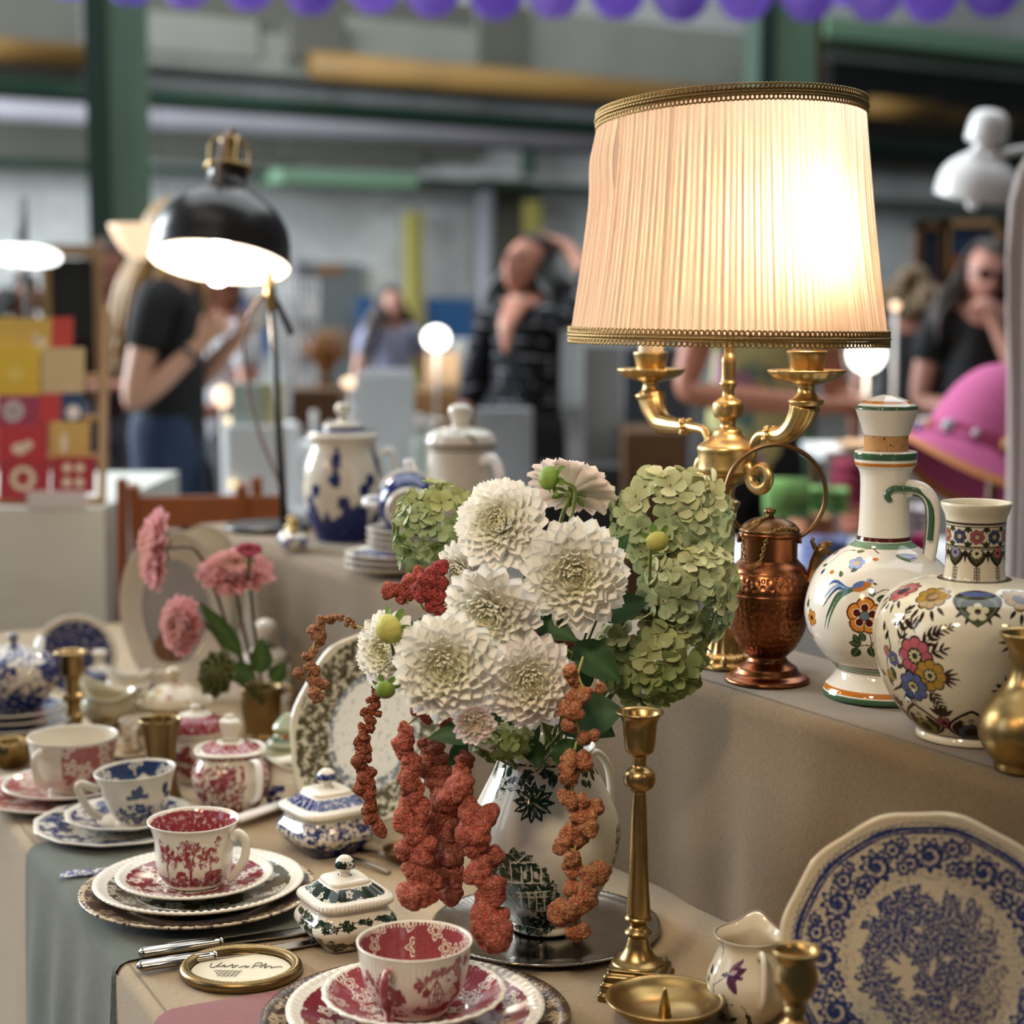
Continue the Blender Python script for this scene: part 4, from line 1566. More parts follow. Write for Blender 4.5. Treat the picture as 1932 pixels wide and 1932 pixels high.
for (a, z, l_, f) in ((-.55, 260, 22, .3), (-.3, 262, 20, -.2), (.1, 259, 24, -.5), (.3, 252, 18, -.8), (-.7, 256, 14, 2.2)):
    pt.leaf(a, z * k, l_ * k, 4 * k, f, hx('#5d6a48'))
pt.obj('lid', m_glaze, wpt_)
q = spl([(40, -50, 205), (62, -66, 210), (76, -78, 180), (74, -76, 130), (58, -60, 90)], 30) * k
Geo().tube(q, 11 * k, 14, flat=.6, up=(1, .5, 0)).obj('handle', m_glaze, wpt_)
q = spl([(-60, 0, 60), (-86, 0, 90), (-92, 0, 150), (-104, 0, 205)], 26) * k
Geo().tube(q, np.linspace(20, 9, 26) * k, 14).obj('spout', m_glaze, wpt_)


# ------------------------------------------------------------------ plates and saucers in general
def plate_prof(R, h, well=.60, lip=.0035, foot=.56):
    w = R * well
    pts = [(0, .0025), (R * foot - .004, .0025), (R * foot - .003, 0), (R * foot, 0), (R * foot + .002, .002),
           (R * .8, h * .5), (R - .003, h - lip * .9), (R, h - lip * .3), (R - .0006, h), (R - .004, h - .0004), (R * .82, h * .62 + .001), (w + .006, .0062), (w, .0048), (w * .85, .0044), (0, .0042)]
    return np.vstack([spl(pts[:5], 8), spl(pts[5:9], 14), spl(pts[9:], 60)])


def plate(name, label, loc, R, h, mat, inkf, base=CREAM, well=.60, seg=180, bead=0, beadn=90, scal=0, scaln=12, group=None, rotz=0, cat='plate', edge=None, tilt=None, foot=.56):
    pr = plate_prof(R, h, well, foot=foot)
    lp_ = pr[:, 0] / R
    if scal:
        fr = np.clip((lp_ - .55) / .45, 0, 1)
        L = lathe(pr, seg, wob=lambda th, i: 1 + scal * np.cos(scaln * th) * fr[i] + .35 * scal * np.cos(2 * scaln * th) * fr[i])
    else:
        L = lathe(pr, seg)
    V = L['V'].copy()
    n = seg
    up = np.arange(len(pr)) >= 20                            # upper face rows
    uv = np.repeat(up, n)
    rn = np.hypot(V[:, 0], V[:, 1]) / R
    if bead:
        a = np.arctan2(V[:, 1], V[:, 0])
        bm = np.exp(-((rn - .955) / .03) ** 2) * uv
        V[:, 2] += bead * (.5 + .5 * np.cos(beadn * a)) * bm
    ink = np.where(uv, inkf(np.repeat(lp_, n), np.arctan2(V[:, 1], V[:, 0])), 0)
    col = np.tile(np.asarray(base, float), (len(V), 1))
    if edge is not None:
        col[rn > .975] = edge
    o = Geo().add(V, L['F'], col, ink, np.column_stack([V[:, 0], V[:, 1], np.zeros(len(V))])).obj(name, mat, None, loc, rotz)
    if tilt is not None:
        o.rotation_euler = tilt
    return tag(o, label, cat, group)


BLUE2 = hx('#2b3a78')
ch_blue = china('blue_print_glaze', BLUE2, 80, 'floral', .13)
sp = rpos((atz(708, 1086, RZ) - Vector((RA.x, RA.y, RZ))).dot(e1), .060)
kk = mpx(sp)
z = RZ
for i, (R, h) in enumerate(((100, 16), (100, 16), (98, 16))):
    plate('dessert_plate', f'{["lowest", "middle", "uppermost"][i]} of the three wide rimmed plates at the bottom of the stack on the riser', (sp.x, sp.y, z), R * kk, .016, ch_blue, lambda r, a: np.where(r < .85, .75, 0), group='plates stacked on the riser')
    z += .0085
for i in range(4):
    plate('small_plate', f'{["lowest", "second", "third", "uppermost"][i]} of the four small plates in the upper part of the stack on the riser', (sp.x + .012, sp.y + .005, z), 74 * kk, .015, ch_blue, lambda r, a: np.where(r < .85, .75, 0), group='small plates stacked on the riser')
    z += .0085
# blue sugar bowl lying on its side on top of them, its foot turned to the viewer
sb = thing('sugar_bowl', 'cobalt blue sugar bowl lying on its side on the plate stack, foot towards the viewer', 'bowl', (sp.x + .014, sp.y, z - .006))
k = kk
R = frame((-.10, .95, .18))
o_ = np.array([.005, -.022, 50 * k])
L = lathe(prof([(0, 4), (34, 4), (37, 1), (40, 0), (42, 3), (42, 9), (42, 9), (52, 24), (57, 48), (56, 74), (48, 92), (46, 98), (52, 104), (52, 108), (46, 106)], k, 90), 96)
pt = Paint(L, CREAM)
hz = L['z'] / k
pt.ink[:] = np.where((hz > 11) & (hz < 66), 1, 0) + np.where((hz >= 66) & (hz < 86), .6, 0)
V_ = (L['V']) @ R.T + o_
Geo().add(V_, L['F'], pt.col, pt.ink, L['pv']).obj('body', ch_navy, sb)
q = spl([(48, 0, 88), (76, 0, 84), (78, 0, 50), (56, 0, 38)], 22) * k
Geo().tube(q @ R.T + o_, 6 * k, 10).obj('handle', m_glaze, sb)
g = Geo().add(np.array([(-14, -6, 2.2), (14, -3, 2.2), (13, 7, 2.2), (-15, 4, 2.2)]) * k @ R.T + o_, np.array([(0, 1, 2, 3)]))
for v in g.V:
    v += np.array([0, -.0012, 0])
g.obj('backstamp', M('blue_black_stamp', (.01, .012, .03), .4), sb)

# salt and pepper with gilt tops
for i, (px, py, lb) in enumerate(((530, 1036, 'left'), (572, 1040, 'right'))):
    p = rseat(px, py, .035 - .012 * i)
    k = mpx(p) * .72
    s_ = thing('shaker', f'small round white shaker with gilt top near the desk lamp, {lb} of the pair', 'shaker', p, 0, 'gilt topped shakers')
    L = lathe(prof([(0, 0), (20, 0), (22, 3), (33, 16), (36, 28), (30, 42), (16, 50), (12, 52)], k, 30), 40)
    pt = Paint(L, WHITE)
    pt.ink[:] = np.where((L['z'] / k > 12) & (L['z'] / k < 40), .35, 0)
    pt.obj('body', ch_blue, s_)
    L = lathe(prof([(13, 50), (16, 53), (15, 60), (10, 66), (9, 72), (12, 78), (10, 84), (0, 86)], k, 24), 28)
    Geo().add(L['V'], L['F'], pv=L['pv']).obj('top', m_brass, s_)

# ------------------------------------------------------------------ cups
def radial(a, pts):
    """points (r, z) in the upright plane at angle a (0 = towards the viewer, + to the right)"""
    f = a - PI / 2
    return np.array([(r * math.cos(f), r * math.sin(f), z) for r, z in pts])


RED, ROSE = hx('#74222a'), hx('#96505c')
ch_red = china('red_print_glaze', RED, 85, 'floral', .1, .12)
ch_redfol = china('red_scene_glaze', hx('#8c3440'), 75, 'foliage', .12, .22)
ch_rose = china('rose_print_glaze', hx('#8f444b'), 80, 'floral', .1, .14)
ch_brown = china('brown_print_glaze', hx('#46301f'), 75, 'floral', .12, .12)
ch_olive = china('olive_print_glaze', hx('#454028'), 70, 'floral', .12, .14)
ch_green = china('green_print_glaze', hx('#1f3022'), 75, 'foliage', .1, .22)
ch_pale = china('pale_floral_glaze', hx('#8a6a4a'), 60, 'floral', .12, .1)


def cup(name, label, loc, R, H, mat, paint, ha, hpts, hr, flat=.7, hmat=None, rotz=None, prof_pts=None, flutes=0, nf=360, tilt=None, hink=None):
    c = thing(name, label, 'cup', loc, face_cam(loc) if rotz is None else rotz)
    if tilt:
        c.rotation_euler.x, c.rotation_euler.y = tilt
    p = prof_pts or [(0, .04), (.50, .04), (.52, 0), (.57, 0), (.57, .05), (.57, .05), (.68, .14), (.82, .30), (.90, .52), (.945, .75), (.98, .92), (1.0, .985)]
    pr = np.array(spl([(a * R, b * H) for a, b in p], 130))
    zi = np.linspace(.99, .22, 9) * H
    m_ = int(np.argmax(pr[:, 1] > .12 * H))
    ri = np.interp(zi, pr[m_:, 1], pr[m_:, 0]) - .0021
    inn = np.array(spl([(R * 1.0, H), (R * .99, H * 1.006)] + list(zip(ri, zi)) + [(ri[-1] * .8, H * .14), (ri[-1] * .4, H * .11), (1e-4, H * .11)], 60))
    pr = np.vstack([pr, inn])
    pr[0, 0] = 1e-4
    L = lathe(pr, th=front_theta(nf, nf // 2), wob=(lambda th, i: 1 + flutes * np.cos(64 * th) * ((i > 92) & (i < 124)) * np.sin((np.clip(i, 92, 124) - 92) / 32 * PI)) if flutes else None)
    pt = Paint(L, CREAM)
    pt.inner = L['s'] > L['sp'][130]
    paint(pt, R, H)
    pt.obj('bowl', mat, c)
    q = spl(radial(ha, [(r * R, z * H) for r, z in hpts]), 36)
    V_, F_ = tube(q, hr, 14, True, flat, radial(ha + PI / 2, [(1, 0)])[0])
    Geo().add(V_, F_, CREAM, hink or 0).obj('handle', hmat or m_glaze, c)
    return c


def tree(pt, a, z, h, w, n=9, seed=0, ink=.8, trunk=True):
    """printed tree: trunk strokes and clumps of leaves"""
    rd = random.Random(seed)
    R = pt.L['prof'][:, 0].max()
    if trunk:
        for s in (-.3, 0, .35):
            pt.stroke([(a, z), (a + s * w * .2 / R, z + h * .45), (a + s * w / R, z + h * .75)], .0009, None, .95)
    for i in range(n):
        aa = a + rd.uniform(-1, 1) * w / R
        zz = z + h * rd.uniform(.45, 1.0)
        pt.blob(aa, zz, w * rd.uniform(.22, .42), h * rd.uniform(.10, .17), ink, 0, rd.uniform(0, 9), None, .5)


def place(px, py, z):
    return atz(px, py, z)


# ------------------------------------------------------------------ near place setting
N0 = Vector((-.080, 1.378, TZ))
V, F, PVc = runner(.685, 1.0, -.22, .10, 60, 60, .0022)
tag(Geo().add(V, F, pv=PVc).obj('napkin', linen('rose_linen', hx('#854a48'), 1.3), None), 'dusty rose linen napkin under the nearest plates, at the bottom edge', 'napkin')
zn = TZ + .0045
plate('charger_plate', 'brown floral charger plate at the bottom of the nearest place setting', (N0.x + .001, N0.y, zn), .128, .017, ch_brown, lambda r, a: np.where(r > .93, .95, np.where(r > .9, .25 + .6 * (np.cos(120 * a) > 0), .72)), base=hx('#b39c78'), bead=.0016, beadn=110, seg=440, well=.66, edge=hx('#4a3a28'))
zn += .0075
plate('dinner_plate', 'dark red flowered plate with white beaded rim under the nearest saucer', (N0.x + .001, N0.y + .001, zn), .1065, .018, ch_red, lambda r, a: np.where(r > .875, 0, np.where(r > .845, .9, np.where(r > .52, .74, np.where(r > .49, .9, .45)))), bead=.0016, beadn=72, seg=360)
zn += .0085
plate('saucer', 'deep rose patterned saucer with fluted white rim under the nearest cup', (N0.x, N0.y, zn), .0760, .023, ch_rose, lambda r, a: np.where(r > .925, 0, np.where(r > .885, .35 + .6 * (np.cos(90 * a + 3) > 0), np.where(r > .46, .86, np.where(r > .3, .5, .05)))), bead=.0009, beadn=48, scal=.008, scaln=24, seg=360, well=.5, foot=.42, cat='saucer')
zn += .006


def paint_near(pt, R, H):
    L = pt.L
    z, s = L['z'], L['s']
    inn = pt.inner
    pt.ink[inn & (z > H * .42) & (z < H * .93)] = .82
    pt.ink[inn & (z >= H * .93) & (z < H * .965) & (np.cos(90 * L['A']) > 0)] = .9
    pt.ink[inn & (z >= H * .92) & (z < H * .935)] = 1
    o = ~inn
    keep = pt.ink.copy()
    # bushes on the left
    for i in range(18):
        pt.blob(-1.25 + i * .055, H * (.22 + .16 * math.sin(i * 1.3) + .10 * (i % 3)), .0060, .0052, .62, 0, i, None, .5)
    tree(pt, -.78, H * .2, H * .5, .012, 8, 3, .64)
    for i in range(9):
        pt.blob(-.75 + i * .05, H * (.12 + .05 * math.sin(i * 2.)), .005, .004, .7, 0, i)
    # trees, hills and a timbered cottage on the right
    for (a, h_, w, sd) in ((.15, .42, .006, 1), (.52, .5, .011, 2), (.92, .58, .010, 4)):
        tree(pt, a, H * .3, H * h_, w, 13, sd, .60, False)
    for i in range(16):
        pt.blob(.08 + i * .055, H * (.19 + .06 * math.sin(i * 1.9)), .0052, .004, .64, 0, i)
    for i in range(7):
        pt.blob(.62 + i * .06, H * (.42 + .05 * math.sin(i * 2.9)), .005, .0038, .6, 0, i + 4)
    pt.leaf(.40, H * .22, H * .52, .0145, PI / 2, None, .0)
    for (p, q) in (((.26, .44), (.40, .68)), ((.40, .68), (.60, .42)), ((.14, .42), (.22, .58)), ((.22, .58), (.27, .46)), ((.40, .68), (.36, .18)), ((.30, .32), (.54, .34)), ((.33, .45), (.50, .46)), ((.30, .17), (.28, .42)), ((.52, .2), (.54, .44)), ((.44, .2), (.45, .56)), ((.6, .42), (.85, .5)), ((.6, .2), (.62, .4))):
        pt.stroke([(p[0], p[1] * H), ((p[0] + q[0]) / 2, (p[1] + q[1]) / 2 * H), (q[0], q[1] * H)], .00065, None, 1.0, False)
    pt.blob(.22, H * .48, .0035, .004, .9, 0, 2)
    pt.ink[inn] = keep[inn]


cup('teacup', 'nearest wide teacup with rose flowered inside and timbered cottage print', (N0.x + .0005, N0.y, zn), .0475, .058, ch_rose, paint_near, -.42, [(.93, .70), (1.08, .84), (1.24, .74), (1.24, .5), (1.10, .33), (1.06, .22), (1.02, .12)], [.0042] * 30 + [.0045, .005, .005, .0045, .004, .003], .8, ch_rose, flutes=.006, nf=520, hink=.72)

# ------------------------------------------------------------------ middle place setting (red cup)
p0 = Vector((-.319, 1.703, TZ))
V, F, PVc = runner(.16, .555, -.205, .52, 90, 110, .0022, .004, 1)
tag(Geo().add(V, F, pv=PVc).obj('table_runner', linen('sage_linen', hx('#454b38'), 1.2), None), 'sage green linen runner hanging over the table edge under the red teacup', 'table runner')
zn = TZ + .0042
plate('charger_plate', 'dark brown charger plate under the red teacup setting on the sage runner', (p0.x + .004, p0.y, zn), .1185, .015, ch_brown, lambda r, a: np.where(r > .95, .2, .84), base=hx('#b39c78'), edge=hx('#b8a88c'), seg=300, bead=.001, beadn=80)
zn += .007
plate('dinner_plate', 'olive printed plate with white pearl rim under the red saucer', (p0.x + .004, p0.y + .004, zn), .1055, .016, ch_olive, lambda r, a: np.where(r > .86, 0, np.where(r > .84, .9, .80)), bead=.0018, beadn=80, seg=360)
zn += .0075
plate('saucer', 'red printed saucer with white pearl rim under the red teacup', (p0.x, p0.y + .002, zn), .0785, .015, ch_red, lambda r, a: np.where(r > .86, 0, np.where(r > .42, .74, .2)), bead=.0014, beadn=62, seg=320, cat='saucer', well=.5, foot=.5)
zn += .006


def paint_mid(pt, R, H):
    L = pt.L
    inn = pt.inner
    pt.ink[inn & (L['z'] > H * .30) & (L['z'] < H * .93)] = .78
    pt.ink[inn & (L['z'] > H * .92) & (L['z'] < H * .95)] = .95
    keep = pt.ink.copy()
    for (a, w) in ((-.75, .010), (-.1, .015), (.42, .009)):
        tree(pt, a, H * .16, H * .62, w, 15, int(50 + a * 30), .62)
    for i in range(26):
        pt.blob(-1.3 + i * .085, H * (.13 + .05 * math.sin(i * 2.2)), .005, .0036, .66, 0, i)
    pt.blob(-.35, H * .24, .006, .007, .8, 0, 3)
    for s in (-.03, 0, .03):
        pt.stroke([(-.1 + s, H * .1), (-.1 + s * .5, H * .35), (-.12 + s * 4, H * .62)], .001, None, .95)
    for i in range(6):
        pt.blob(.35 + i * .07, H * .26, .0032, .004, .85, 0, i)
    pt.ink[inn] = keep[inn]


cup('teacup', 'white teacup with red tree print standing on the red saucer', (p0.x, p0.y + .002, zn), .0460, .064, ch_redfol, paint_mid, 1.02, [(.95, .74), (1.10, .86), (1.27, .78), (1.26, .5), (1.10, .30), (.98, .18), (.84, .10)], [.0045] * 36, .75, None, nf=420,
    prof_pts=[(0, .04), (.58, .04), (.60, 0), (.66, 0), (.67, .05), (.74, .12), (.82, .28), (.845, .5), (.86, .72), (.93, .9), (1.0, .985)])

# ------------------------------------------------------------------ blue bird cup
pb = place(228, 1568, TZ)
ch_sky = china('slate_blue_print', hx('#2c4066'), 60, 'floral', .12, .2)
plate('bread_plate', 'blue printed plate with wavy rim under the bird teacup', (pb.x, pb.y, TZ + .001), .098, .013, ch_sky, lambda r, a: np.where(r > .93, 0, np.where(r > .55, .52, .1)), scal=.012, scaln=12, seg=240)
plate('saucer', 'blue printed saucer with wavy rim under the bird teacup', (pb.x + .008, pb.y + .004, TZ + .008), .072, .015, ch_sky, lambda r, a: np.where(r > .90, 0, np.where(r > .5, .55, 0)), scal=.012, scaln=10, seg=200, cat='saucer', well=.5, foot=.5)


def paint_bird(pt, R, H):
    inn = pt.inner
    L = pt.L
    pt.ink[inn & (L['z'] > H * (.62 + .10 * np.sin(7 * L['A']))) & (L['z'] < H * .95)] = .72
    keep = pt.ink.copy()
    B = hx('#33456c')
    rd = random.Random(4)
    for i in range(70):
        a = rd.uniform(-.85, .55)
        z = H * rd.uniform(.06, .50) * (1 - .5 * abs(a + .1))
        pt.leaf(a, z, rd.uniform(.003, .006), .0014, rd.uniform(0, 6.3), B)
    for (a, z, r) in ((.08, .36, .0065), (-.30, .20, .0052), (-.05, .10, .006), (.40, .15, .004), (-.55, .3, .004)):
        pt.flower(a, z * H, r, 6, B, .25, 1.0)
        pt.ell(a, z * H, r * .45, r * .35, hx('#9aa3b8'))
        pt.ell(a, z * H, r * .2, r * .2, B)
    # flying bird
    pt.leaf(-.22, H * .60, .020, .0034, .12, B)
    pt.leaf(.05, H * .62, .015, .0048, 1.35, B)
    pt.leaf(.0, H * .60, .012, .004, 1.9, B)
    for f in (.35, .1, -.2):
        pt.leaf(.1, H * .60, .011, .0014, f, B)
    pt.ell(-.21, H * .605, .0036, .003, B)
    for f in (1.6, 1.9):
        pt.leaf(.95, H * .55, .016, .004, f, B)
    pt.leaf(.92, H * .5, .014, .0035, .2, B)
    for i in range(22):
        pt.leaf(rd.uniform(.8, 1.5), H * rd.uniform(.1, .5), .005, .0014, rd.uniform(0, 6), B)
    pt.ink[inn] = keep[inn]


cup('teacup', 'white teacup with blue flying bird print and angular handle', (pb.x + .020, pb.y + .006, TZ + .0135), .0465, .058, ch_sky, paint_bird, -1.38, [(.93, .70), (1.12, .80), (1.34, .88), (1.40, .80), (1.30, .52), (1.12, .26), (.90, .14)], [.0046] * 36, .7, None, nf=400, tilt=(.0, -.06),
    prof_pts=[(0, .04), (.50, .04), (.52, 0), (.58, 0), (.58, .05), (.70, .22), (.80, .45), (.90, .75), (1.0, .985)])

# ------------------------------------------------------------------ pale rose cup further back
pk = place(120, 1508, TZ)
ch_pink = china('faded_rose_print', hx('#a0605c'), 60, 'floral', .12, .2)
plate('bread_plate', 'faded rose plate under the cream cup at the left edge', (pk.x, pk.y, TZ + .001), .104, .013, ch_pink, lambda r, a: np.where(r > .93, 0, .72), seg=180)
plate('saucer', 'faded rose saucer under the cream cup at the left edge', (pk.x + .006, pk.y + .003, TZ + .008), .080, .015, ch_pink, lambda r, a: np.where(r > .92, 0, np.where(r > .45, .8, .1)), seg=180, cat='saucer', well=.5, foot=.5)


def paint_pink(pt, R, H):
    L = pt.L
    pt.ink[(~pt.inner) & (L['A'] > -.28) & (L['A'] < 2.2) & (L['z'] > H * (.30 + .1 * np.sin(9 * L['A']))) & (L['z'] < H * .93)] = .74


cup('teacup', 'cream teacup with faded rose band at the left edge, plain inside', (pk.x + .012, pk.y + .005, TZ + .0135), .0545, .066, ch_pink, paint_pink, -.72, [(.90, .76), (1.05, .86), (1.22, .78), (1.22, .5), (1.05, .28), (.86, .18)], [.005] * 36, .7, None, nf=260)

# ------------------------------------------------------------------ square lidded bowls
ch_navyb = china('deep_navy_print', NAVY, 70, 'foliage', .1, .22)


def square_bowl(name, label, loc, a, H, mat, rot, lidcol, body_ink, nf=260, group=None):
    b = thing(name, label, 'sugar bowl', loc, rot, group)
    pr = spl([(0, .03), (.62, .03), (.68, 0), (.72, .02), (.84, .12), (1.10, .35), (1.22, .52), (1.20, .66), (1.06, .82), (1.0, .94), (1.02, 1.0)], 110)
    L = lathe(np.array(pr) * np.array([a, H]) + np.array([1e-5, 0]), nf, sq=4.5)
    pt = Paint(L, CREAM)
    body_ink(pt, a, H)
    pt.obj('body', mat, b)
    pr = np.vstack([spl([(.96, .98), (1.10, 1.0), (1.15, 1.06), (1.12, 1.14), (1.02, 1.18), (.97, 1.185)], 34), spl([(.97, 1.185), (.62, 1.40), (.60, 1.40)], 24), spl([(.60, 1.40), (.585, 1.47), (.52, 1.51), (.34, 1.535), (.17, 1.54)], 24)])
    sq = np.full(len(pr), 4.5)
    L = lathe(np.array(pr) * np.array([a, H]), nf, sq=sq, wob=lambda th, i: 1 + .010 * np.cos(72 * th) * ((i > 10) & (i < 26)))
    pt = Paint(L, CREAM)
    s0, s1 = L['sp'][35], L['sp'][55]
    pt.ink[(L['s'] > s0) & (L['s'] < s1)] = .74
    pt.obj('lid', lidcol, b)
    pr = spl([(.16, 1.50), (.15, 1.62), (.17, 1.66), (.26, 1.69), (.29, 1.75), (.25, 1.86), (.13, 1.96), (0, 1.98)], 36)
    L = lathe(np.array(pr) * np.array([a, H]) + np.array([1e-5, 0]), 40)
    pt = Paint(L, CREAM)
    pt.ink[(L['z'] > 1.72 * H) & (L['z'] < 1.88 * H)] = .8
    pt.obj('knob', lidcol, b)
    return b


def ink_green(pt, a, H):
    rd = random.Random(8)
    L = pt.L
    for i in range(36):
        aa = rd.uniform(-PI, PI)
        pt.blob(aa, H * (.66 + .12 * rd.random()), a * rd.uniform(.10, .24), a * rd.uniform(.07, .12), .82, 0, i, None, .6)
    for i in range(46):
        aa = rd.uniform(-PI, PI)
        pt.blob(aa, H * (.16 + .16 * rd.random()), a * rd.uniform(.14, .26), a * rd.uniform(.10, .2), .8, 0, i, None, .5)
    for (aa) in (-1.5, -1.2, .9, 1.3, 2.6):
        tree(pt, aa, H * .2, H * .6, a * .35, 12, int(aa * 10) + 60, .8)
    for i in range(10):
        pt.blob(rd.uniform(-PI, PI), H * .40, a * .35, a * .12, .55, 0, i)


gb = place(652, 1778, TZ)
square_bowl('sugar_bowl', 'square cream sugar bowl with green tree print, lidded, behind the nearest cup', gb, .0345, .043, ch_green, .50, china('green_floral_glaze', hx('#1c2a20'), 130, 'floral', .1, .12), ink_green, 360)


def ink_navy(pt, a, H):
    L = pt.L
    pt.ink[(L['z'] < H * .92) & (L['z'] > .01)] = .50
    w = H * (.34 + .10 * np.sin(6 * L['A']) + .05 * np.sin(17 * L['A']))
    pt.ink[L['z'] < w] = .92
    for i in range(12):
        pt.ell(-3 + i * .53, H * .46, a * .22, a * .05, None, 0, 0.0)
        pt.blob(-2.8 + i * .53, H * .72, a * .16, a * .12, .8, 0, i)
    pt.ink[L['z'] > H * .9] = 0


bb = place(618, 1604, TZ)
square_bowl('sugar_bowl', 'square cobalt blue lidded sugar bowl beside the thin red amaranth tassel', bb, .0395, .047, ch_navyb, .60, ch_navyb, ink_navy, 240)

# ------------------------------------------------------------------ red transfer sugar bowl and the tureen behind it
rb = place(437, 1534, TZ)
k = mpx(rb)
b = thing('sugar_bowl', 'red printed octagonal sugar bowl with white hexagonal knob behind the bird cup', 'sugar bowl', rb, face_cam(rb))
pr = spl([(1e-3, 2), (40, 2), (43, 0), (46, 6), (60, 30), (71, 62), (73, 78), (66, 98), (58, 112), (62, 120), (68, 124), (66, 126), (58, 124)], 90) * k
L = lathe(pr, 200, sq=2.6)
pt = Paint(L, CREAM)
rd = random.Random(2)
pt.ink[(L['z'] > 6 * k) & (L['z'] < 106 * k)] = .50
for i in range(60):
    pt.blob(rd.uniform(-PI, PI), rd.uniform(8, 96) * k, rd.uniform(8, 15) * k, rd.uniform(6, 11) * k, rd.uniform(.6, .85), 0, i, None, .5)
pt.ink[(L['z'] > 114 * k) & (L['z'] < 121 * k)] = .7
pt.ell(.55, 60 * k, 15 * k, 60 * k, None, 0, 0.0)
pt.obj('body', ch_redfol, b)
pr = spl([(60, 122), (52, 128), (38, 134), (24, 139), (16, 141)], 30) * k
L = lathe(pr, 90, sq=2.6)
pt = Paint(L, CREAM)
pt.ink[(L['z'] > 127 * k) & (L['z'] < 138 * k)] = .75
pt.obj('lid', ch_redfol, b)
L = lathe(np.array([(15, 138), (16, 150), (20, 160), (23, 172), (22, 178), (12, 184), (9, 190), (.1, 191)]) * k, 6)
Geo().add(L['V'], L['F'], CREAM).obj('knob', m_glaze, b, smooth=False)
q = spl(radial(.62, [(62, 112), (82, 112), (90, 86), (84, 50), (66, 34)]), 30) * k
Geo().tube(q, 8 * k, 12, flat=.6).obj('handle', m_glaze, b)
q = spl(radial(.62 + PI, [(62, 112), (82, 112), (90, 86), (84, 50), (66, 34)]), 30) * k
Geo().tube(q, 8 * k, 12, flat=.6).obj('handle', m_glaze, b)
rt = place(372, 1472, TZ)
k = mpx(rt)
b = thing('covered_dish', 'red and white covered dish partly hidden between brass beaker and red sugar bowl', 'covered dish', rt, face_cam(rt))
L = lathe(spl([(1e-3, 1), (34, 1), (40, 12), (50, 40), (54, 66), (50, 86), (54, 92), (50, 95)], 60) * k, 120, sq=2.5)
pt = Paint(L, CREAM)
for i in range(34):
    pt.blob(rd.uniform(-PI, PI), rd.uniform(8, 80) * k, rd.uniform(7, 14) * k, rd.uniform(7, 12) * k, .8, 0, i, None, .4)
pt.obj('body', ch_redfol, b)
L = lathe(spl([(53, 92), (56, 97), (48, 116), (30, 128), (14, 132), (8, 136), (10, 144), (1e-3, 148)], 40) * k, 100, sq=2.5)
pt = Paint(L, CREAM)
pt.ink[(L['z'] > 100 * k) & (L['z'] < 128 * k)] = .85
pt.obj('lid', ch_redfol, b)

# ------------------------------------------------------------------ small pieces in the middle of the table
def jug(name, label, px, py, pts, mat, spout=.35, sa=1.6, ha=None, hp=None, paint=None, cat='creamer', base=CREAM, hr=6, rim_wave=0, hmat=None, seg=120, tilt=None):
    p = place(px, py, TZ)
    k = mpx(p)
    j = thing(name, label, cat, p, face_cam(p))
    if tilt:
        j.rotation_euler.x, j.rotation_euler.y = tilt
    out = np.array(spl(pts, 70))
    inn = out[::-1][:50].copy()
    inn[:, 0] = np.maximum(inn[:, 0] - 4, .02)
    pr = np.vstack([out, inn, [(1e-3, inn[-1, 1])]]) * k
    top = pts[-1][1] * k
    L = lathe(pr, seg)
    V = L['V']
    a = np.arctan2(V[:, 1], V[:, 0]) + PI / 2
    da = (a - sa + PI) % (2 * PI) - PI
    w = np.exp(-(da / .42) ** 2) * np.clip((V[:, 2] / top - .62) / .38, 0, 1) ** 1.5
    rr = np.hypot(V[:, 0], V[:, 1])
    f = 1 + spout * w
    V[:, 0] *= f
    V[:, 1] *= f
    V[:, 2] += top * (.14 * w * (spout > 0) + rim_wave * np.cos(2 * (a - sa)) * np.clip((V[:, 2] / top - .7) / .3, 0, 1))
    pt = Paint(L, base)
    pt.inner = L['s'] > L['sp'][70]
    if paint:
        paint(pt, k, top)
    pt.obj('body', mat, j)
    if ha is not None:
        q = spl(radial(ha, hp), 30) * k
        Geo().tube(q, hr * k, 12, flat=.65, up=radial(ha + PI / 2, [(1, 0)])[0], col=base).obj('handle', hmat or m_glaze, j)
    return j, k


def p_blue(pt, k, top):
    rd = random.Random(3)
    for i in range(60):
        pt.blob(rd.uniform(-PI, PI), rd.uniform(12, 52) * k, rd.uniform(4, 9) * k, rd.uniform(5, 11) * k, .9, 0, i, None, .5)
    pt.ink[pt.inner] = 0


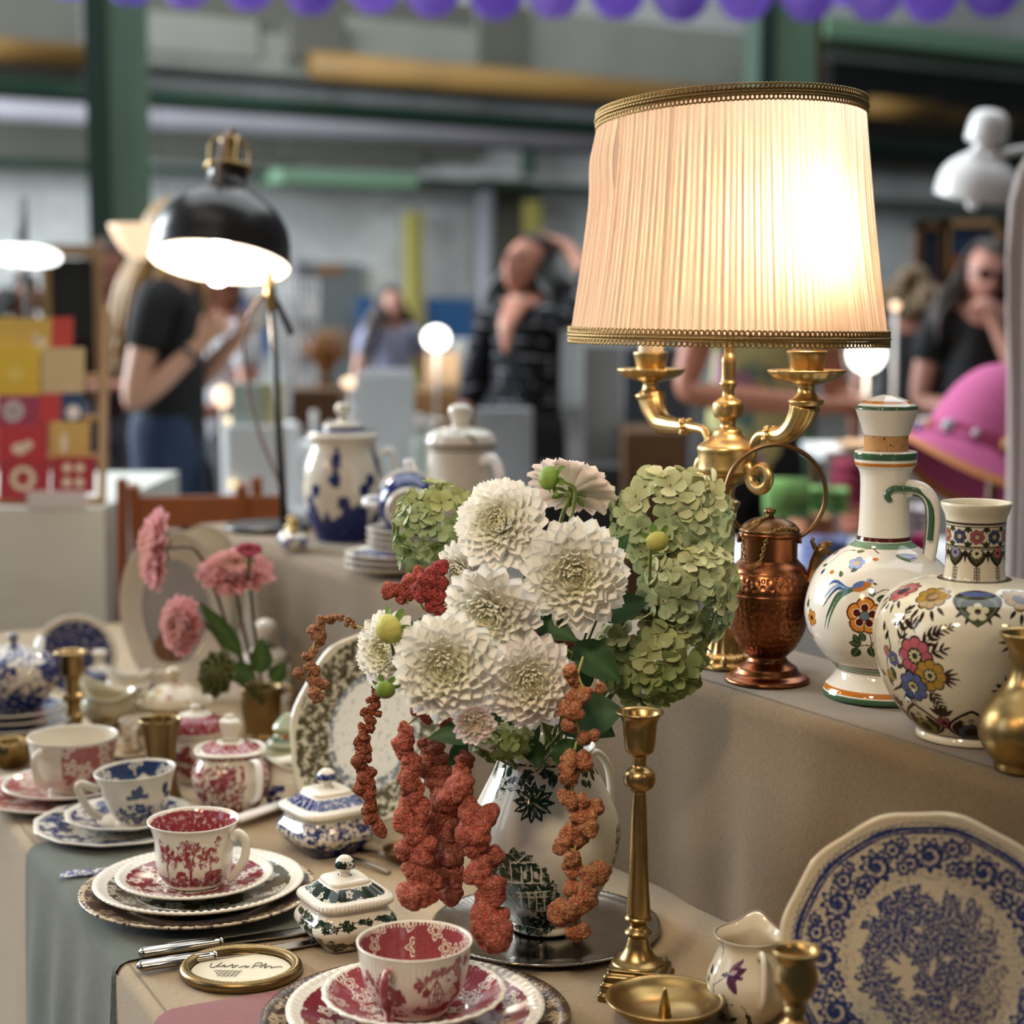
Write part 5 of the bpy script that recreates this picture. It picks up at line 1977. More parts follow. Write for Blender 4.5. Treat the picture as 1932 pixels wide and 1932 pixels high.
jug('creamer', 'cream coloured creamer with dark blue lower half beside the cobalt sugar bowl', 553, 1522, [(1e-3, 2), (40, 2), (43, 0), (50, 14), (57, 40), (55, 62), (44, 76), (46, 84), (56, 94)], ch_navyb, .32, 1.9, -1.3, [(46, 84), (74, 90), (80, 62), (58, 30)], p_blue, rim_wave=.10, seg=140)
jug('sauce_boat', 'pale green cream sauce boat in front of the brass candlestick at the left', 200, 1372, [(1e-3, 2), (30, 2), (30, 8), (44, 24), (50, 44), (46, 62), (52, 76)], ch_pale, .25, -1.9, 1.5, [(48, 66), (76, 70), (72, 40), (50, 26)], lambda pt, k, top: pt.ink.__setitem__((pt.L['z'] < 36 * k), .32), 'sauce boat', hx('#cfc9ae'), rim_wave=.12, tilt=(.1, .12))
jug('creamer', 'blue and white creamer with dark curved band below the tall white platter', 246, 1332, [(1e-3, 2), (26, 2), (28, 6), (42, 22), (46, 40), (38, 54), (44, 64)], ch_navyb, .3, -1.7, 1.4, [(40, 56), (66, 62), (64, 34), (46, 20)], lambda pt, k, top: [pt.blob(x, 34 * k, 14 * k, 12 * k, .9, 0, x) for x in (-.9, .2, 1.2, 2.4)], rim_wave=.1)
jug('cup', 'plain cream cup with round handle left of the brass beaker', 268, 1415, [(1e-3, 2), (22, 2), (24, 0), (34, 20), (40, 44), (42, 60)], ch_pale, 0, 0, -.2, [(40, 50), (62, 54), (62, 24), (36, 14)], lambda pt, k, top: pt.ink.__setitem__(~pt.inner, .3), 'cup')


def lidded(name, label, px, py, body, lid, mat, paint=None, base=CREAM, cat='covered dish', sq=None, handles=False):
    p = place(px, py, TZ)
    k = mpx(p)
    j = thing(name, label, cat, p, face_cam(p))
    for nm, pts, n in (('body', body, 60), ('lid', lid, 60)):
        L = lathe(np.maximum(spl(pts, n), [[.02, -9]]) * k, 96, sq=sq)
        pt = Paint(L, base)
        if paint:
            paint(pt, k, nm)
        pt.obj(nm, mat, j)
    if handles:
        g = Geo()
        for s in (-1, 1):
            Geo().tube(spl(radial(s * 1.45, [(body[-3][0] * .9, body[-3][1]), (body[-3][0] * 1.4, body[-3][1] + 4), (body[-3][0] * 1.35, body[-3][1] - 22), (body[-3][0], body[-3][1] - 26)]), 22) * k, 5 * k, 10).obj('handle', m_glaze, j)
    return j, k


def p_flor(pt, k, nm):
    rd = random.Random(5)
    cs = [hx('#a0402c'), hx('#b5863a'), hx('#6a7048'), hx('#a85a4a')]
    zs = pt.L['z']
    for i in range(26):
        pt.flower(rd.uniform(-PI, PI), rd.uniform(zs.min() + 10 * k, max(zs.max() - 26 * k, zs.min() + 12 * k)), rd.uniform(4, 8) * k, 5, cs[i % 4], .3, i)


lidded('covered_dish', 'cream tureen with painted red flowers on its lid and white ball knob, below the platter', 330, 1368,
       [(0, 1), (34, 1), (36, 0), (40, 6), (56, 24), (62, 40), (72, 46), (70, 49)], [(62, 46), (56, 56), (38, 70), (20, 78), (7, 82), (6, 90), (12, 95), (13, 103), (8, 110), (0, 112)], ch_pale, p_flor, hx('#d6cbb0'), handles=False)
lidded('covered_dish', 'small pale green pot with banded lid right of the brass flower pot', 546, 1448,
       [(0, 1), (24, 1), (26, 0), (34, 12), (42, 30), (40, 44), (43, 48), (41, 50)], [(41, 48), (38, 56), (26, 66), (30, 74), (30, 80), (16, 96), (8, 104), (0, 106)], ch_pale,
       lambda pt, k, nm: (pt.band(56 * k, 62 * k, hx('#4a6a5a')) if nm == 'lid' else pt.band(42 * k, 46 * k, hx('#5a7a68'))) or p_flor(pt, k, nm), hx('#b7bf9f'))
lidded('covered_dish', 'little blue and white lidded pot behind the brass candlestick at the left', 190, 1322,
       [(0, 1), (26, 1), (36, 18), (40, 34), (36, 46), (38, 50)], [(38, 48), (36, 54), (22, 64), (12, 70), (10, 82), (16, 92), (8, 98), (0, 99)], ch_navyb,
       lambda pt, k, nm: pt.ink.__setitem__((pt.L['z'] > 40 * k) & (pt.L['z'] < 62 * k) | (pt.L['z'] < 30 * k), .8))
lidded('sugar_bowl', 'white lidded pot with ball knob behind the pink dahlias', 503, 1332,
       [(0, 1), (36, 1), (46, 20), (56, 50), (54, 76), (40, 90), (42, 94)], [(42, 92), (40, 100), (24, 112), (10, 118), (8, 126), (17, 134), (22, 148), (16, 162), (0, 168)], ch_pale,
       lambda pt, k, nm: pt.band(112 * k, 122 * k, hx('#4a6a52')) if nm == 'lid' else pt.flower(.9, 30 * k, 12 * k, 5, hx('#a0402c'), .3), WHITE)
# white cup lying behind the brass flower pot and a small flowered dish
jug('cup', 'white cup lying on its side between brass flower pot and thin amaranth tassel', 546, 1346, [(1e-3, 2), (20, 2), (30, 18), (36, 40), (38, 52)], ch_pale, 0, 0, 1.2, [(36, 44), (56, 46), (54, 20), (30, 12)], None, 'cup', WHITE, tilt=(.0, -1.2))
dp_ = place(245, 1428, TZ)
plate('small_dish', 'small cream dish with a painted flower beside the cream cup', (dp_.x, dp_.y, TZ + .001), .030, .008, ch_pale, lambda r, a: np.where(r < .45, .5, 0), base=hx('#d8c8a4'), seg=90, cat='dish')
# porcelain-handled server
a_, b_ = place(445, 1546, TZ + .012), place(555, 1508, TZ + .016)
g = Geo()
q = np.array([a_, a_ * .97 + b_ * .03, a_ * .5 + b_ * .5, b_])
g.tube(q, [.005, .0085, .0085, .008], 14, flat=.55)
sv = g.obj('cake_server', m_glaze)
tag(sv, 'white porcelain handled server lying between bird cup and cobalt sugar bowl', 'server')
c_ = b_ + (b_ - a_) * .55
g = Geo().tube([b_, b_ * .6 + c_ * .4, Vector((c_.x, c_.y, TZ + .004))], [.006, .016, .004], 12, flat=.12)
g.obj('blade', m_silver, sv)

# plates and teapot at the left edge
lp0 = place(28, 1405, TZ)
k = mpx(lp0)
z = TZ
for i in range(5):
    R = [.082, .080, .076, .070, .070][i]
    plate('stacked_plate', f'{["lowest", "second lowest", "middle", "second highest", "highest"][i]} of the blue rimmed plates stacked under the blue teapot at the left edge', (lp0.x, lp0.y, z), R, .014, ch_navyb, lambda r, a: np.where(r < .9, .8, 0), seg=110, group='plates under the blue teapot')
    z += .0105
tp = thing('teapot', 'round blue and white teapot on the plate stack at the left edge', 'teapot', (lp0.x + .002, lp0.y, z - .002), face_cam(lp0))
L = lathe(spl([(1e-3, 2), (44, 2), (47, 0), (60, 18), (78, 44), (84, 66), (76, 92), (56, 108), (44, 112), (30, 118), (14, 124), (8, 128), (12, 136), (10, 144), (1e-3, 146)], 90) * k, 130)
pt = Paint(L, CREAM)
rd = random.Random(6)
pt.ink[:] = .5 + .34 * np.sin(3 * L['A'] + 1) * np.sin(L['z'] / k * .06)
for i in range(40):
    pt.blob(rd.uniform(-PI, PI), rd.uniform(8, 108) * k, rd.uniform(10, 22) * k, rd.uniform(10, 18) * k, .8, 0, i, None, .6)
pt.obj('body', china('teapot_print', NAVY, 45, 'foliage', .1, .25), tp)
q = spl(radial(2.7, [(70, 40), (100, 56), (112, 90), (126, 112)]), 26) * k
Geo().tube(q, np.linspace(17, 8, 26) * k, 12).obj('spout', ch_navyb, tp)
q = spl(radial(-.55, [(60, 100), (100, 112), (116, 76), (84, 36)]), 26) * k
Geo().tube(q, 8 * k, 12).obj('handle', m_glaze, tp)
bp_ = atz(112, 1352, TZ)
o = plate('upright_plate', 'cream rimmed plate standing upright behind the blue teapot at the left', (bp_.x - .01, bp_.y + .14, TZ + .062), .064, .012, ch_navyb, lambda r, a: np.where(r < .86, .8, 0), seg=110, tilt=(PI / 2 - .25, 0, .35))
# brass candlestick, beaker, leafy brass bowl
cp_ = place(140, 1392, TZ)
k = mpx(cp_)
o = Geo()
L = lathe(prof([(0, 0), (44, 0), (46, 4), (40, 10), (20, 16), (14, 24), (14, 24), (18, 40), (20, 44), (14, 50), (13, 70), (22, 78), (22, 84), (14, 88), (15, 116), (21, 122), (21, 156), (23, 160), (33, 163), (33, 166), (20, 166), (16, 150)], k, 90), 48)
o = o.add(L['V'], L['F'], pv=L['pv']).obj('candlestick', m_brass, None, cp_)
tag(o, 'brass candlestick with flat wide drip rim behind the cream cup at the left', 'candlestick')
bk_ = place(306, 1508, TZ)
k = mpx(bk_)
L = lathe(prof([(0, 0), (36, 0), (37, 6), (33, 14), (28, 40), (27, 76), (30, 110), (36, 142), (40, 156), (38, 157), (33, 140), (26, 100), (24, 60), (0, 40)], k, 70), 56)
tag(Geo().add(L['V'], L['F'], pv=L['pv']).obj('beaker', m_oldbrass, None, bk_), 'dark flared brass beaker behind the bird cup', 'beaker')
lb_ = place(22, 1446, TZ)
k = mpx(lb_)
L = lathe(prof([(0, 0), (22, 0), (36, 16), (46, 34), (42, 52), (30, 46), (20, 20)], k, 40), 60, wob=lambda th, i: 1 + .06 * np.cos(9 * th))
tag(Geo().add(L['V'], L['F'], pv=L['pv']).obj('brass_bowl', m_oldbrass, None, lb_), 'small lobed brass bowl at the left edge below the plate stack', 'bowl')

# ------------------------------------------------------------------ upright platters
def upright(name, label, ctr, nrm, R, sx, mat, inkf, base, rimcol=None, inner=None, h=.018, seg=160, scal=0, scaln=10, roll=0.0, well=.6, extra=None):
    """plate standing on edge: ctr middle, nrm facing direction, sx = width / height"""
    pr = plate_prof(R, h, well)
    if seg > 400:
        pr = np.vstack([pr[:22], spl(pr[22:], 280)])
    L = lathe(pr, seg, wob=(lambda th, i: 1 + scal * np.cos(scaln * th) * np.clip((pr[i, 0] / R - .55) / .45, 0, 1)) if scal else None)
    V = L['V'].copy()
    up = np.repeat(np.arange(len(pr)) >= 20, seg)
    rn = np.hypot(V[:, 0], V[:, 1]) / R
    col = np.tile(np.asarray(base, float), (len(V), 1))
    if inner is not None:
        col[(rn < well) & up] = inner
    if rimcol is not None:
        col[rn > .97] = rimcol
    x, y = V[:, 0] / R, V[:, 1] / R
    ink = np.where(up, inkf(rn, np.arctan2(y, x), x, y), 0)
    if extra:
        extra(col, ink, x, y, up)
    V[:, 0] *= sx
    n = np.array(nrm, float)
    n /= np.linalg.norm(n)
    ux = np.cross([0, 0, 1.0], n)
    ux /= np.linalg.norm(ux)
    uy = np.cross(n, ux)
    c, s = math.cos(roll), math.sin(roll)
    Rm = np.stack([c * ux + s * uy, -s * ux + c * uy, n], 1)
    o = Geo().add(V @ Rm.T, L['F'], col, ink, np.column_stack([V[:, 0], V[:, 1], np.zeros(len(V))])).obj(name, mat, None, ctr)
    return tag(o, label, 'plate'), Rm


ctr = atd(333, 1158, 2.74)


def ex_pl(col, ink, x, y, up):
    k = up & (((x + .15) / .34) ** 2 + ((y + .42) / .2) ** 2 < 1)
    col[k] = hx('#6e5136')


upright('oval_platter', 'large cream oval platter with grey centre standing upright at the left behind the pink dahlias', (ctr.x, ctr.y, TZ + .126), (.12, -.95, .26), .129, .66, ch_pale, lambda r, a, x, y: r * 0, hx('#c9bfae'), None, hx('#8b8a8a'), seg=150, roll=.10, well=.62, extra=ex_pl)
ctr = atd(398, 1120, 2.80)
upright('upright_plate', 'cream plate with brown rim line standing behind the oval platter', (ctr.x - .012, ctr.y - .02, TZ + .135), (-.1, -.95, .28), .120, .62, ch_pale, lambda r, a, x, y: r * 0, hx('#bdb49c'), hx('#6a4a30'), seg=120)
ctr = atd(706, 1338, 2.02)
upright('display_plate', 'dark green leaf patterned plate with scalloped white rim leaning on the riser behind the bouquet', (ctr.x, ctr.y, TZ + .1125), (-.50, -.80, .36), .117, .92, china('moss_print_glaze', hx('#4a4630'), 55, 'foliage', .1, .2), lambda r, a, x, y: np.where(r > .93, 0, np.where(r > .5, .62, .12)), hx('#c9c3ac'), seg=160, scal=.02, scaln=8)

# the big blue plate at the right
ch_bigblue = china('big_blue_print', hx('#2a3768'), 170, 'foliage', .12, .34)
ctr = atd(1757, 1818, 1.30)
nrm = np.array((-.40, -.86, .30))


def big_ink(r, a, x, y):
    k = np.zeros_like(r)
    nz = .5 + .5 * np.sin(9 * a + 2 * np.sin(4 * a)) * np.sin(23 * a + 8 * r)
    bw = .02 * np.cos(12 * a)
    k = np.where((r > .55) & (r < .86), .22 + .26 * nz * np.sin(PI * np.clip((r - .55) / .31, 0, 1)), 0)
    k = np.where((r > .50) & (r <= .55), .16 * (nz > .4), k)
    for i in range(12):                                        # roses and leafy clusters round the border
        f = i * PI / 6 + .2
        for j, (rr, da, s) in enumerate(((.71, 0, .105), (.66, .2, .06), (.77, -.2, .065), (.64, -.24, .05), (.80, .22, .045))):
            cx, cy_ = rr * math.cos(f + da), rr * math.sin(f + da)
            d = np.hypot(x - cx, y - cy_) / s
            ff = np.arctan2(y - cy_, x - cx)
            lim = 1 + .16 * np.cos((7 if j else 9) * ff)
            sp_ = np.sin(d * 11 + ff * (1 if j == 0 else 0)) * .5 + .5
            k = np.where(d < lim, np.where((d < .25) | (d > lim - .2), 1, .35 + .65 * (sp_ > .45)), k)
            if j == 0:
                k = np.where((d >= lim) & (d < lim + .25), .06, k)
    k = np.where((r > .852 + bw * .3) & (r < .90 + bw * .3), 1, k)
    k = np.where((r > .866) & (r < .872), .3, k)
    zz = .917 + .006 * np.cos(110 * a)
    k = np.where(np.abs(r - zz) < .0038, 1, k)
    # the landscape: trees left, rocks and castle, water and sky strokes

    def bl(cx, cy_, rx, ry, v, rag=.35, seed=0.0):
        d = np.hypot((x - cx) / rx, (y - cy_) / ry)
        f = np.arctan2((y - cy_) / ry, (x - cx) / rx)
        lim = 1 + rag * (.5 * np.sin(5 * f + seed) + .35 * np.sin(11 * f + 2 * seed) + .3 * np.sin(19 * f + seed))
        return (d < lim) & (r < .52), v
    for (cx, cy_, rx, ry, v, rag) in ((.02, .20, .16, .26, .76, .3), (.16, .12, .14, .36, .72, .25), (.30, .02, .12, .34, .66, .25), (.10, -.05, .2, .28, .78, .2), (.32, -.12, .14, .3, .7, .3),
                                      (-.28, .30, .13, .14, .82, .6), (-.20, .38, .12, .10, .8, .6), (-.32, .16, .14, .13, .84, .6), (-.22, .20, .10, .10, .8, .5), (-.34, .02, .11, .12, .8, .5), (-.26, .08, .14, .10, .78, .5),
                                      (-.36, -.14, .10, .14, .74, .4), (-.28, -.24, .14, .10, .78, .5), (-.12, -.34, .16, .10, .7, .4), (.10, -.36, .2, .07, .62, .4), (.32, -.32, .12, .08, .66, .4), (.42, -.05, .08, .2, .5, .4)):
        m, v = bl(cx, cy_, rx, ry, v, rag, cx * 9 + cy_ * 5)
        k = np.where(m, v, k)
    for (cx, cy_, rx, ry) in ((.10, .06, .025, .02), (.02, -.02, .018, .06), (-.02, -.2, .05, .012), (.2, -.2, .02, .05)):
        m, v = bl(cx, cy_, rx, ry, 0, .3, 1)
        k = np.where(m, 0, k)
    for (cx, cy_, rx, ry) in ((.12, .47, .12, .012), (.26, .40, .11, .014), (.38, .30, .09, .014), (.30, .34, .06, .01), (.06, .42, .08, .008), (.42, .16, .06, .02), (.40, .22, .07, .01)):
        m, v = bl(cx, cy_, rx, ry, .5, .3, cx)
        k = np.where(m & (k == 0), .5, k)
    return np.where(r < .5, k * .87, k)


upright('dinner_plate', 'large blue and white plate with landscape centre standing upright at the lower right', tuple(ctr), nrm, .1115, 1.0, ch_bigblue, big_ink, hx('#d2c2a2'), None, None, seg=620, scal=.010, scaln=12, roll=-.12, well=.55, h=.02)

# ------------------------------------------------------------------ silver knives, oval frame, cutlery
def knife(label, a, b, w):
    a, b = Vector(a), Vector(b)
    d = (b - a)
    kn = thing('dinner_knife', label, 'knife', a, math.atan2(d.y, d.x), 'silver dinner knives')
    ln = d.length
    q = np.array([(0, 0, .007), (.004, 0, .007), (.05, 0, .0065), (ln * .62, 0, .0062), (ln * .66, 0, .006)])
    V_, F_ = tube(q, [.003, w, w * .95, w * .78, w * .8], 18, True, .62)
    g = Geo().add(V_, F_)
    for s in (-1, 1):
        g.tube([(.01, s * w * .55, .0100), (ln * .3, s * w * .5, .0103), (ln * .6, s * w * .4, .0097)], .0007, 6)
    g.tube([(ln * .645, 0, .006), (ln * .665, 0, .006)], w * .92, 16, flat=.66)
    g.obj('handle', m_silver, kn)
    V_ = np.array([(ln * .66, -.006, .0045), (ln * .66, .006, .0045), (ln * 1.45, .0085, .003), (ln * 1.6, .004, .003), (ln * 1.62, -.005, .003), (ln * 1.2, -.0085, .003)])
    V2 = V_ + np.array([0, 0, .0014])
    Geo().add(np.vstack([V_, V2]), [[5, 4, 3, 2, 1, 0], [6, 7, 8, 9, 10, 11]] + [[i, (i + 1) % 6, 6 + (i + 1) % 6, 6 + i] for i in range(6)]).obj('blade', m_silver, kn, smooth=False)


knife('nearer of the two silver knives by the oval frame, ornate round handle end', place(258, 1838, TZ), place(482, 1802, TZ), .0078)
knife('farther of the two silver knives by the oval frame, lying against the other', place(262, 1812, TZ), place(496, 1775, TZ), .0078)
fp = place(455, 1838, TZ)
fr = thing('oval_picture_frame', 'small oval gilt picture frame lying flat with handwriting on cream paper', 'frame', fp, -.06)
rx, ry = .0505, .046
a = np.linspace(0, 2 * PI, 160, endpoint=False)
g = Geo()
path = np.column_stack([rx * np.cos(a), ry * np.sin(a), np.full(160, .0055)])
g.tube(path, .0048, 12, closed=True, flat=1.1)
g.tube(path * np.array([.94, .93, 1]) + np.array([0, 0, .003]), .0016, 8, closed=True)
for i in range(150):
    f = 2 * PI * i / 150
    g.add(*sphere((rx * 1.02 * math.cos(f), ry * 1.02 * math.sin(f), .0102), .0011, 6, 5))
g.obj('rim', m_oldbrass, fr)
L = lathe(np.array([(1e-5, .0040), (.045, .0040)]), 64)
L['V'][:, 1] *= .90
Geo().add(L['V'], L['F']).obj('paper', M('cream_paper', hx('#d6ccb0'), .55, var=.03), fr)


def script_text(body, size, loc, parent, mat, shear=.35, name='handwriting', rotz=0.0):
    cu = bpy.data.curves.new(name, 'FONT')
    cu.body = body
    cu.size = size
    cu.shear = shear
    cu.align_x = 'CENTER'
    cu.extrude = .00005
    o = bpy.data.objects.new(name, cu)
    COL.objects.link(o)
    bpy.context.view_layer.update()
    me = bpy.data.meshes.new_from_object(o.evaluated_get(bpy.context.evaluated_depsgraph_get()))
    bpy.data.objects.remove(o)
    me.materials.clear()
    me.materials.append(mat)
    o = bpy.data.objects.new(name, me)
    COL.objects.link(o)
    o.parent = parent
    o.location = loc
    o.rotation_euler.z = rotz
    return o


inkm = M('brown_ink', (.05, .035, .025), .6)
g = Geo()
hw = [[(-30, 14), (-29, 4), (-26, 3), (-22, 12), (-21, 16)], [(-24, 6), (-20, 6), (-17, 10), (-17, 5), (-12, 8), (-10, 12), (-9, 4), (-6, 7)], [(-8, 9), (-4, 9)], [(-3, 4), (0, 7), (3, 9), (3, 5), (6, 8)], [(9, 4), (11, 16), (16, 16), (15, 10), (10, 9)], [(16, 5), (20, 15), (20, 5), (23, 9), (26, 9), (26, 5), (30, 8), (36, 8)]]
for st in hw:
    q = spl(np.array([(x * .001, y * .001, .0046) for x, y in st]), 24)
    g.tube(q, .00035, 5)
g.obj('handwriting', inkm, fr)
g = Geo()
for j in range(4):
    q = spl(np.array([(x * .001, (-4 - j * 4 + 1.1 * math.sin(x * 1.7 + j)) * .001, .0046) for x in np.linspace(-24 + 2 * j, 2 - j, 24)]), 60)
    g.tube(q, .00026, 4)
g.obj('small_writing', inkm, fr)
# dark spoons and bronze dish behind the square bowls
for i, (x0, y0, x1, y1, lb) in enumerate(((640, 1618, 735, 1652, 'dark silver spoon, the left one of two between the cobalt bowl and the green bowl'), (668, 1606, 752, 1628, 'dark silver spoon, the right one of two between the cobalt bowl and the green bowl'))):
    a_, b_ = place(x0, y0, TZ), place(x1, y1, TZ)
    d = (b_ - a_)
    g = Geo().tube([a_ + Vector((0, 0, .003)), a_ + d * .5 + Vector((0, 0, .006)), b_ + Vector((0, 0, .003))], [.006, .003, .003], 10, flat=.4)
    g.add(*sphere(a_ - d.normalized() * .012 + Vector((0, 0, .005)), .016, 16, 10, (1.2, .8, .26)))
    tag(g.obj('spoon', metal('tarnished_silver', (.22, .19, .15), .3)), lb, 'spoon', 'tarnished spoons')
bz = place(772, 1625, TZ)
k = mpx(bz)
L = lathe(prof([(0, 0), (26, 0), (40, 10), (50, 24), (52, 27), (48, 26), (38, 14), (0, 6)], k, 40), 56)
tag(Geo().add(L['V'], L['F'], pv=L['pv']).obj('bronze_dish', m_bronze, None, bz), 'small shallow bronze dish behind the hanging amaranth', 'dish')
pb_ = place(166, 1656, TZ)
g = Geo()
V_ = [(-.03, -.012, .006), (.03, -.006, .006), (.032, .012, .006), (-.026, .010, .006)]
g.add(V_, np.array([(0, 1, 2, 3)]), CREAM, .6)
tag(g.obj('cloth_coaster', ch_navyb, None, pb_, .2), 'blue and white patterned scrap of cloth left of the red cup setting', 'cloth')

# ------------------------------------------------------------------ silver tray, brass at the front
tr_ = place(1030, 1757, TZ)
k = mpx(tr_)
L = lathe(spl([(1e-3, 2), (150, 2), (170, 4), (185, 7), (205, 9), (214, 12), (217, 15), (214, 17), (205, 14), (188, 11), (172, 8), (150, 6), (1e-3, 6)], 80) * k, 220)
V_ = L['V']
rn = np.hypot(V_[:, 0], V_[:, 1]) / k
V_[:, 2] += np.where((rn > 190), 1.6 * k * (.5 + .5 * np.cos(100 * np.arctan2(V_[:, 1], V_[:, 0]))), 0)
tag(Geo().add(V_, L['F'], pv=L['pv']).obj('tray', m_silver, None, tr_), 'round silver tray with gadrooned rim under the green printed jug', 'tray')

tc_ = place(1203, 1872, TZ)
k = mpx(tc_)
cs = thing('candlestick', 'tall slender brass candlestick with ball knop and square stepped foot', 'candlestick', tc_, face_cam(tc_))
L = lathe(prof([(a, b * (.893 if b > 130 else 1 - .107 * max(0, b - 60) / 70)) for a, b in [(48, 54), (50, 58), (46, 62), (46, 62), (34, 72), (24, 92), (20, 112), (18, 122), (18, 122), (24, 127), (26, 132), (22, 138), (15, 146), (18, 152), (24, 158), (26, 164), (22, 168), (22, 168), (23, 172),
                (19, 240), (14, 400), (12, 434), (12, 434), (14, 436), (26, 446), (30, 462), (26, 478), (14, 488), (14, 488), (12, 492), (14, 512), (20, 516), (26, 522), (30, 550), (32, 580), (38, 596), (45, 604), (43, 606), (36, 600), (28, 578), (26, 540)]], k, 200), 72)
Geo().add(L['V'], L['F'], pv=L['pv']).obj('stem', m_brass, cs)
L = lathe(prof([(66, 0), (66, 12), (62, 16), (62, 30), (58, 34), (58, 34), (56, 46), (50, 52), (50, 58), (40, 58)], k, 40), 120, sq=14)
Geo().add(L['V'], L['F'], pv=L['pv']).obj('foot', m_oldbrass, cs, None, -.18)

dp_ = place(1254, 1938, TZ)
k = mpx(dp_)
ds = thing('pricket_dish', 'shallow brass candle dish with a single spike at the bottom edge', 'candle holder', dp_, face_cam(dp_))
L = lathe(prof([(0, 1), (40, 1), (44, 6), (44, 6), (64, 16), (90, 34), (108, 52), (113, 58), (111, 61), (104, 58), (88, 44), (60, 28), (0, 20)], k, 70), 110)
Geo().add(L['V'], L['F'], pv=L['pv']).obj('dish', m_brass, ds)
L = lathe(prof([(14, 20), (12, 26), (9, 50), (4, 72), (1, 78), (0, 79)], k, 24), 28)
Geo().add(L['V'], L['F'], pv=L['pv']).obj('spike', m_brass, ds)

gp = place(1496, 2150, TZ)
k = mpx(gp)
L = lathe(prof([(0, 0), (56, 0), (58, 8), (40, 20), (22, 50), (15, 120), (16, 190), (28, 206), (31, 216), (28, 228), (18, 238), (17, 246), (22, 254), (17, 262), (18, 268), (28, 280), (38, 298), (41, 314), (39, 334), (36, 346), (38, 356), (46, 370), (45, 374), (36, 366), (28, 344), (24, 310), (0, 292)], k, 110), 72)
tag(Geo().add(L['V'], L['F'], pv=L['pv']).obj('candlestick', m_brass, None, gp), 'short brass goblet shaped candle holder in front of the blue plate', 'candlestick')


def p_violet(pt, k, top):
    pt.col[:] = hx('#d9cdb4')
    L = pt.L
    k2 = (np.abs(L['s'] - L['sp'][70]) < 3.2 * k)
    pt.col[k2] = hx('#4a1c16')
    S_, V1, V2, G1 = hx('#3a1f24'), hx('#5c3550'), hx('#86607c'), hx('#26301f')
    pt.stroke([(-1.15, 12 * k), (-.95, 60 * k), (-.98, 120 * k), (-.90, 160 * k)], .9 * k, S_, taper=False)
    pt.stroke([(-.95, 70 * k), (-.75, 84 * k), (-.55, 96 * k)], .9 * k, S_, taper=False)
    pt.stroke([(-1.0, 20 * k), (-.6, 38 * k), (-.2, 44 * k), (-.05, 30 * k), (.0, 8 * k)], .9 * k, S_, taper=False)
    for (l_, w, f, c) in ((40, 7, .95, V2), (36, 9, .45, V1), (30, 7, -.1, V1), (40, 9, -1.0, V1), (16, 4, 3.4, S_)):
        pt.leaf(-.55, 97 * k, l_ * k, w * k, f, c, vein=hx('#3a1f30'))
    pt.leaf(-.55, 97 * k, 20 * k, 4.5 * k, .6, hx('#bda6ac'))
    for (a_, z_, l_, f) in ((-.05, 26, 18, -1.2), (.02, 12, 20, -1.4), (-1.2, 60, 24, 1.7), (-1.15, 84, 22, 2.1), (-.8, 8, 24, 2.4), (-.6, 4, 20, .6)):
        pt.leaf(a_, z_ * k, l_ * k, 5 * k, f, G1)
    pt.leaf(.03, 6 * k, 22 * k, 6 * k, -1.2, V1)


jug('cream_jug', 'small white jug painted with violets and brown rim line beside the brass goblet', 1412, 1912, [(1e-3, 2), (52, 2), (55, 0), (58, 6), (70, 26), (79, 54), (79, 76), (68, 104), (60, 124), (58, 136), (62, 148), (67, 156)], china('violet_jug_glaze', RED, 60), .12, 2.95, .30, [(56, 132), (84, 142), (96, 110), (92, 66), (74, 40)], p_violet, base=hx('#d9cdb4'), hr=9, seg=360)

# ------------------------------------------------------------------ the green printed jug
jp_ = Vector(atz(1028, 1746, TZ + .004))
k = mpx(jp_)
by = 1746
jg = thing('flower_jug', 'green printed white jug with wavy rim on the silver tray, holding the bouquet', 'jug', (jp_.x, jp_.y, TZ + .0045), face_cam(jp_))
P_ = [(0, 2), (62, 2), (66, 0), (68, 6), (66, 14), (72, 24), (98, 56), (122, 96), (137, 140), (141, 172), (134, 208), (117, 244), (100, 276), (90, 298), (87, 312), (89, 320), (94, 326), (93, 328), (86, 322), (80, 300), (84, 260)]
L = lathe(prof([(a, b * 1.06) for a, b in P_], k, 240), th=front_theta(420, 60))
pt = Paint(L, hx('#d6d2c4'))
X = Px(1028, by, k, L)
rd = random.Random(11)
pt.band(326 * k, 344 * k, None, .72)
for i in range(70):
    a = rd.uniform(-2.2, 2.2)
    pt.leaf(a, (290 + rd.uniform(0, 34)) * k, rd.uniform(12, 28) * k, rd.uniform(4, 8) * k, rd.uniform(0, 6.28), None, .9)
for i in range(12):
    f = 2 * PI * i / 12
    A, Z = X(1006, 1478)
    pt.leaf(A, Z, 40 * k, 8 * k, f, None, .95)
    pt.leaf(A, Z, 34 * k, 1.4 * k, f, None, 0.0)
A, Z = X(960, 1470)
pt.flower(A, Z, 22 * k, 5, None, .3, .4, ink=.3)
for s in range(5):
    pt.stroke([X(955 + s * 12, 1445 + 3 * s), X(962 + s * 12, 1462), X(974 + s * 12, 1456), X(970 + s * 12, 1446)], 1.2 * k, None, .95)
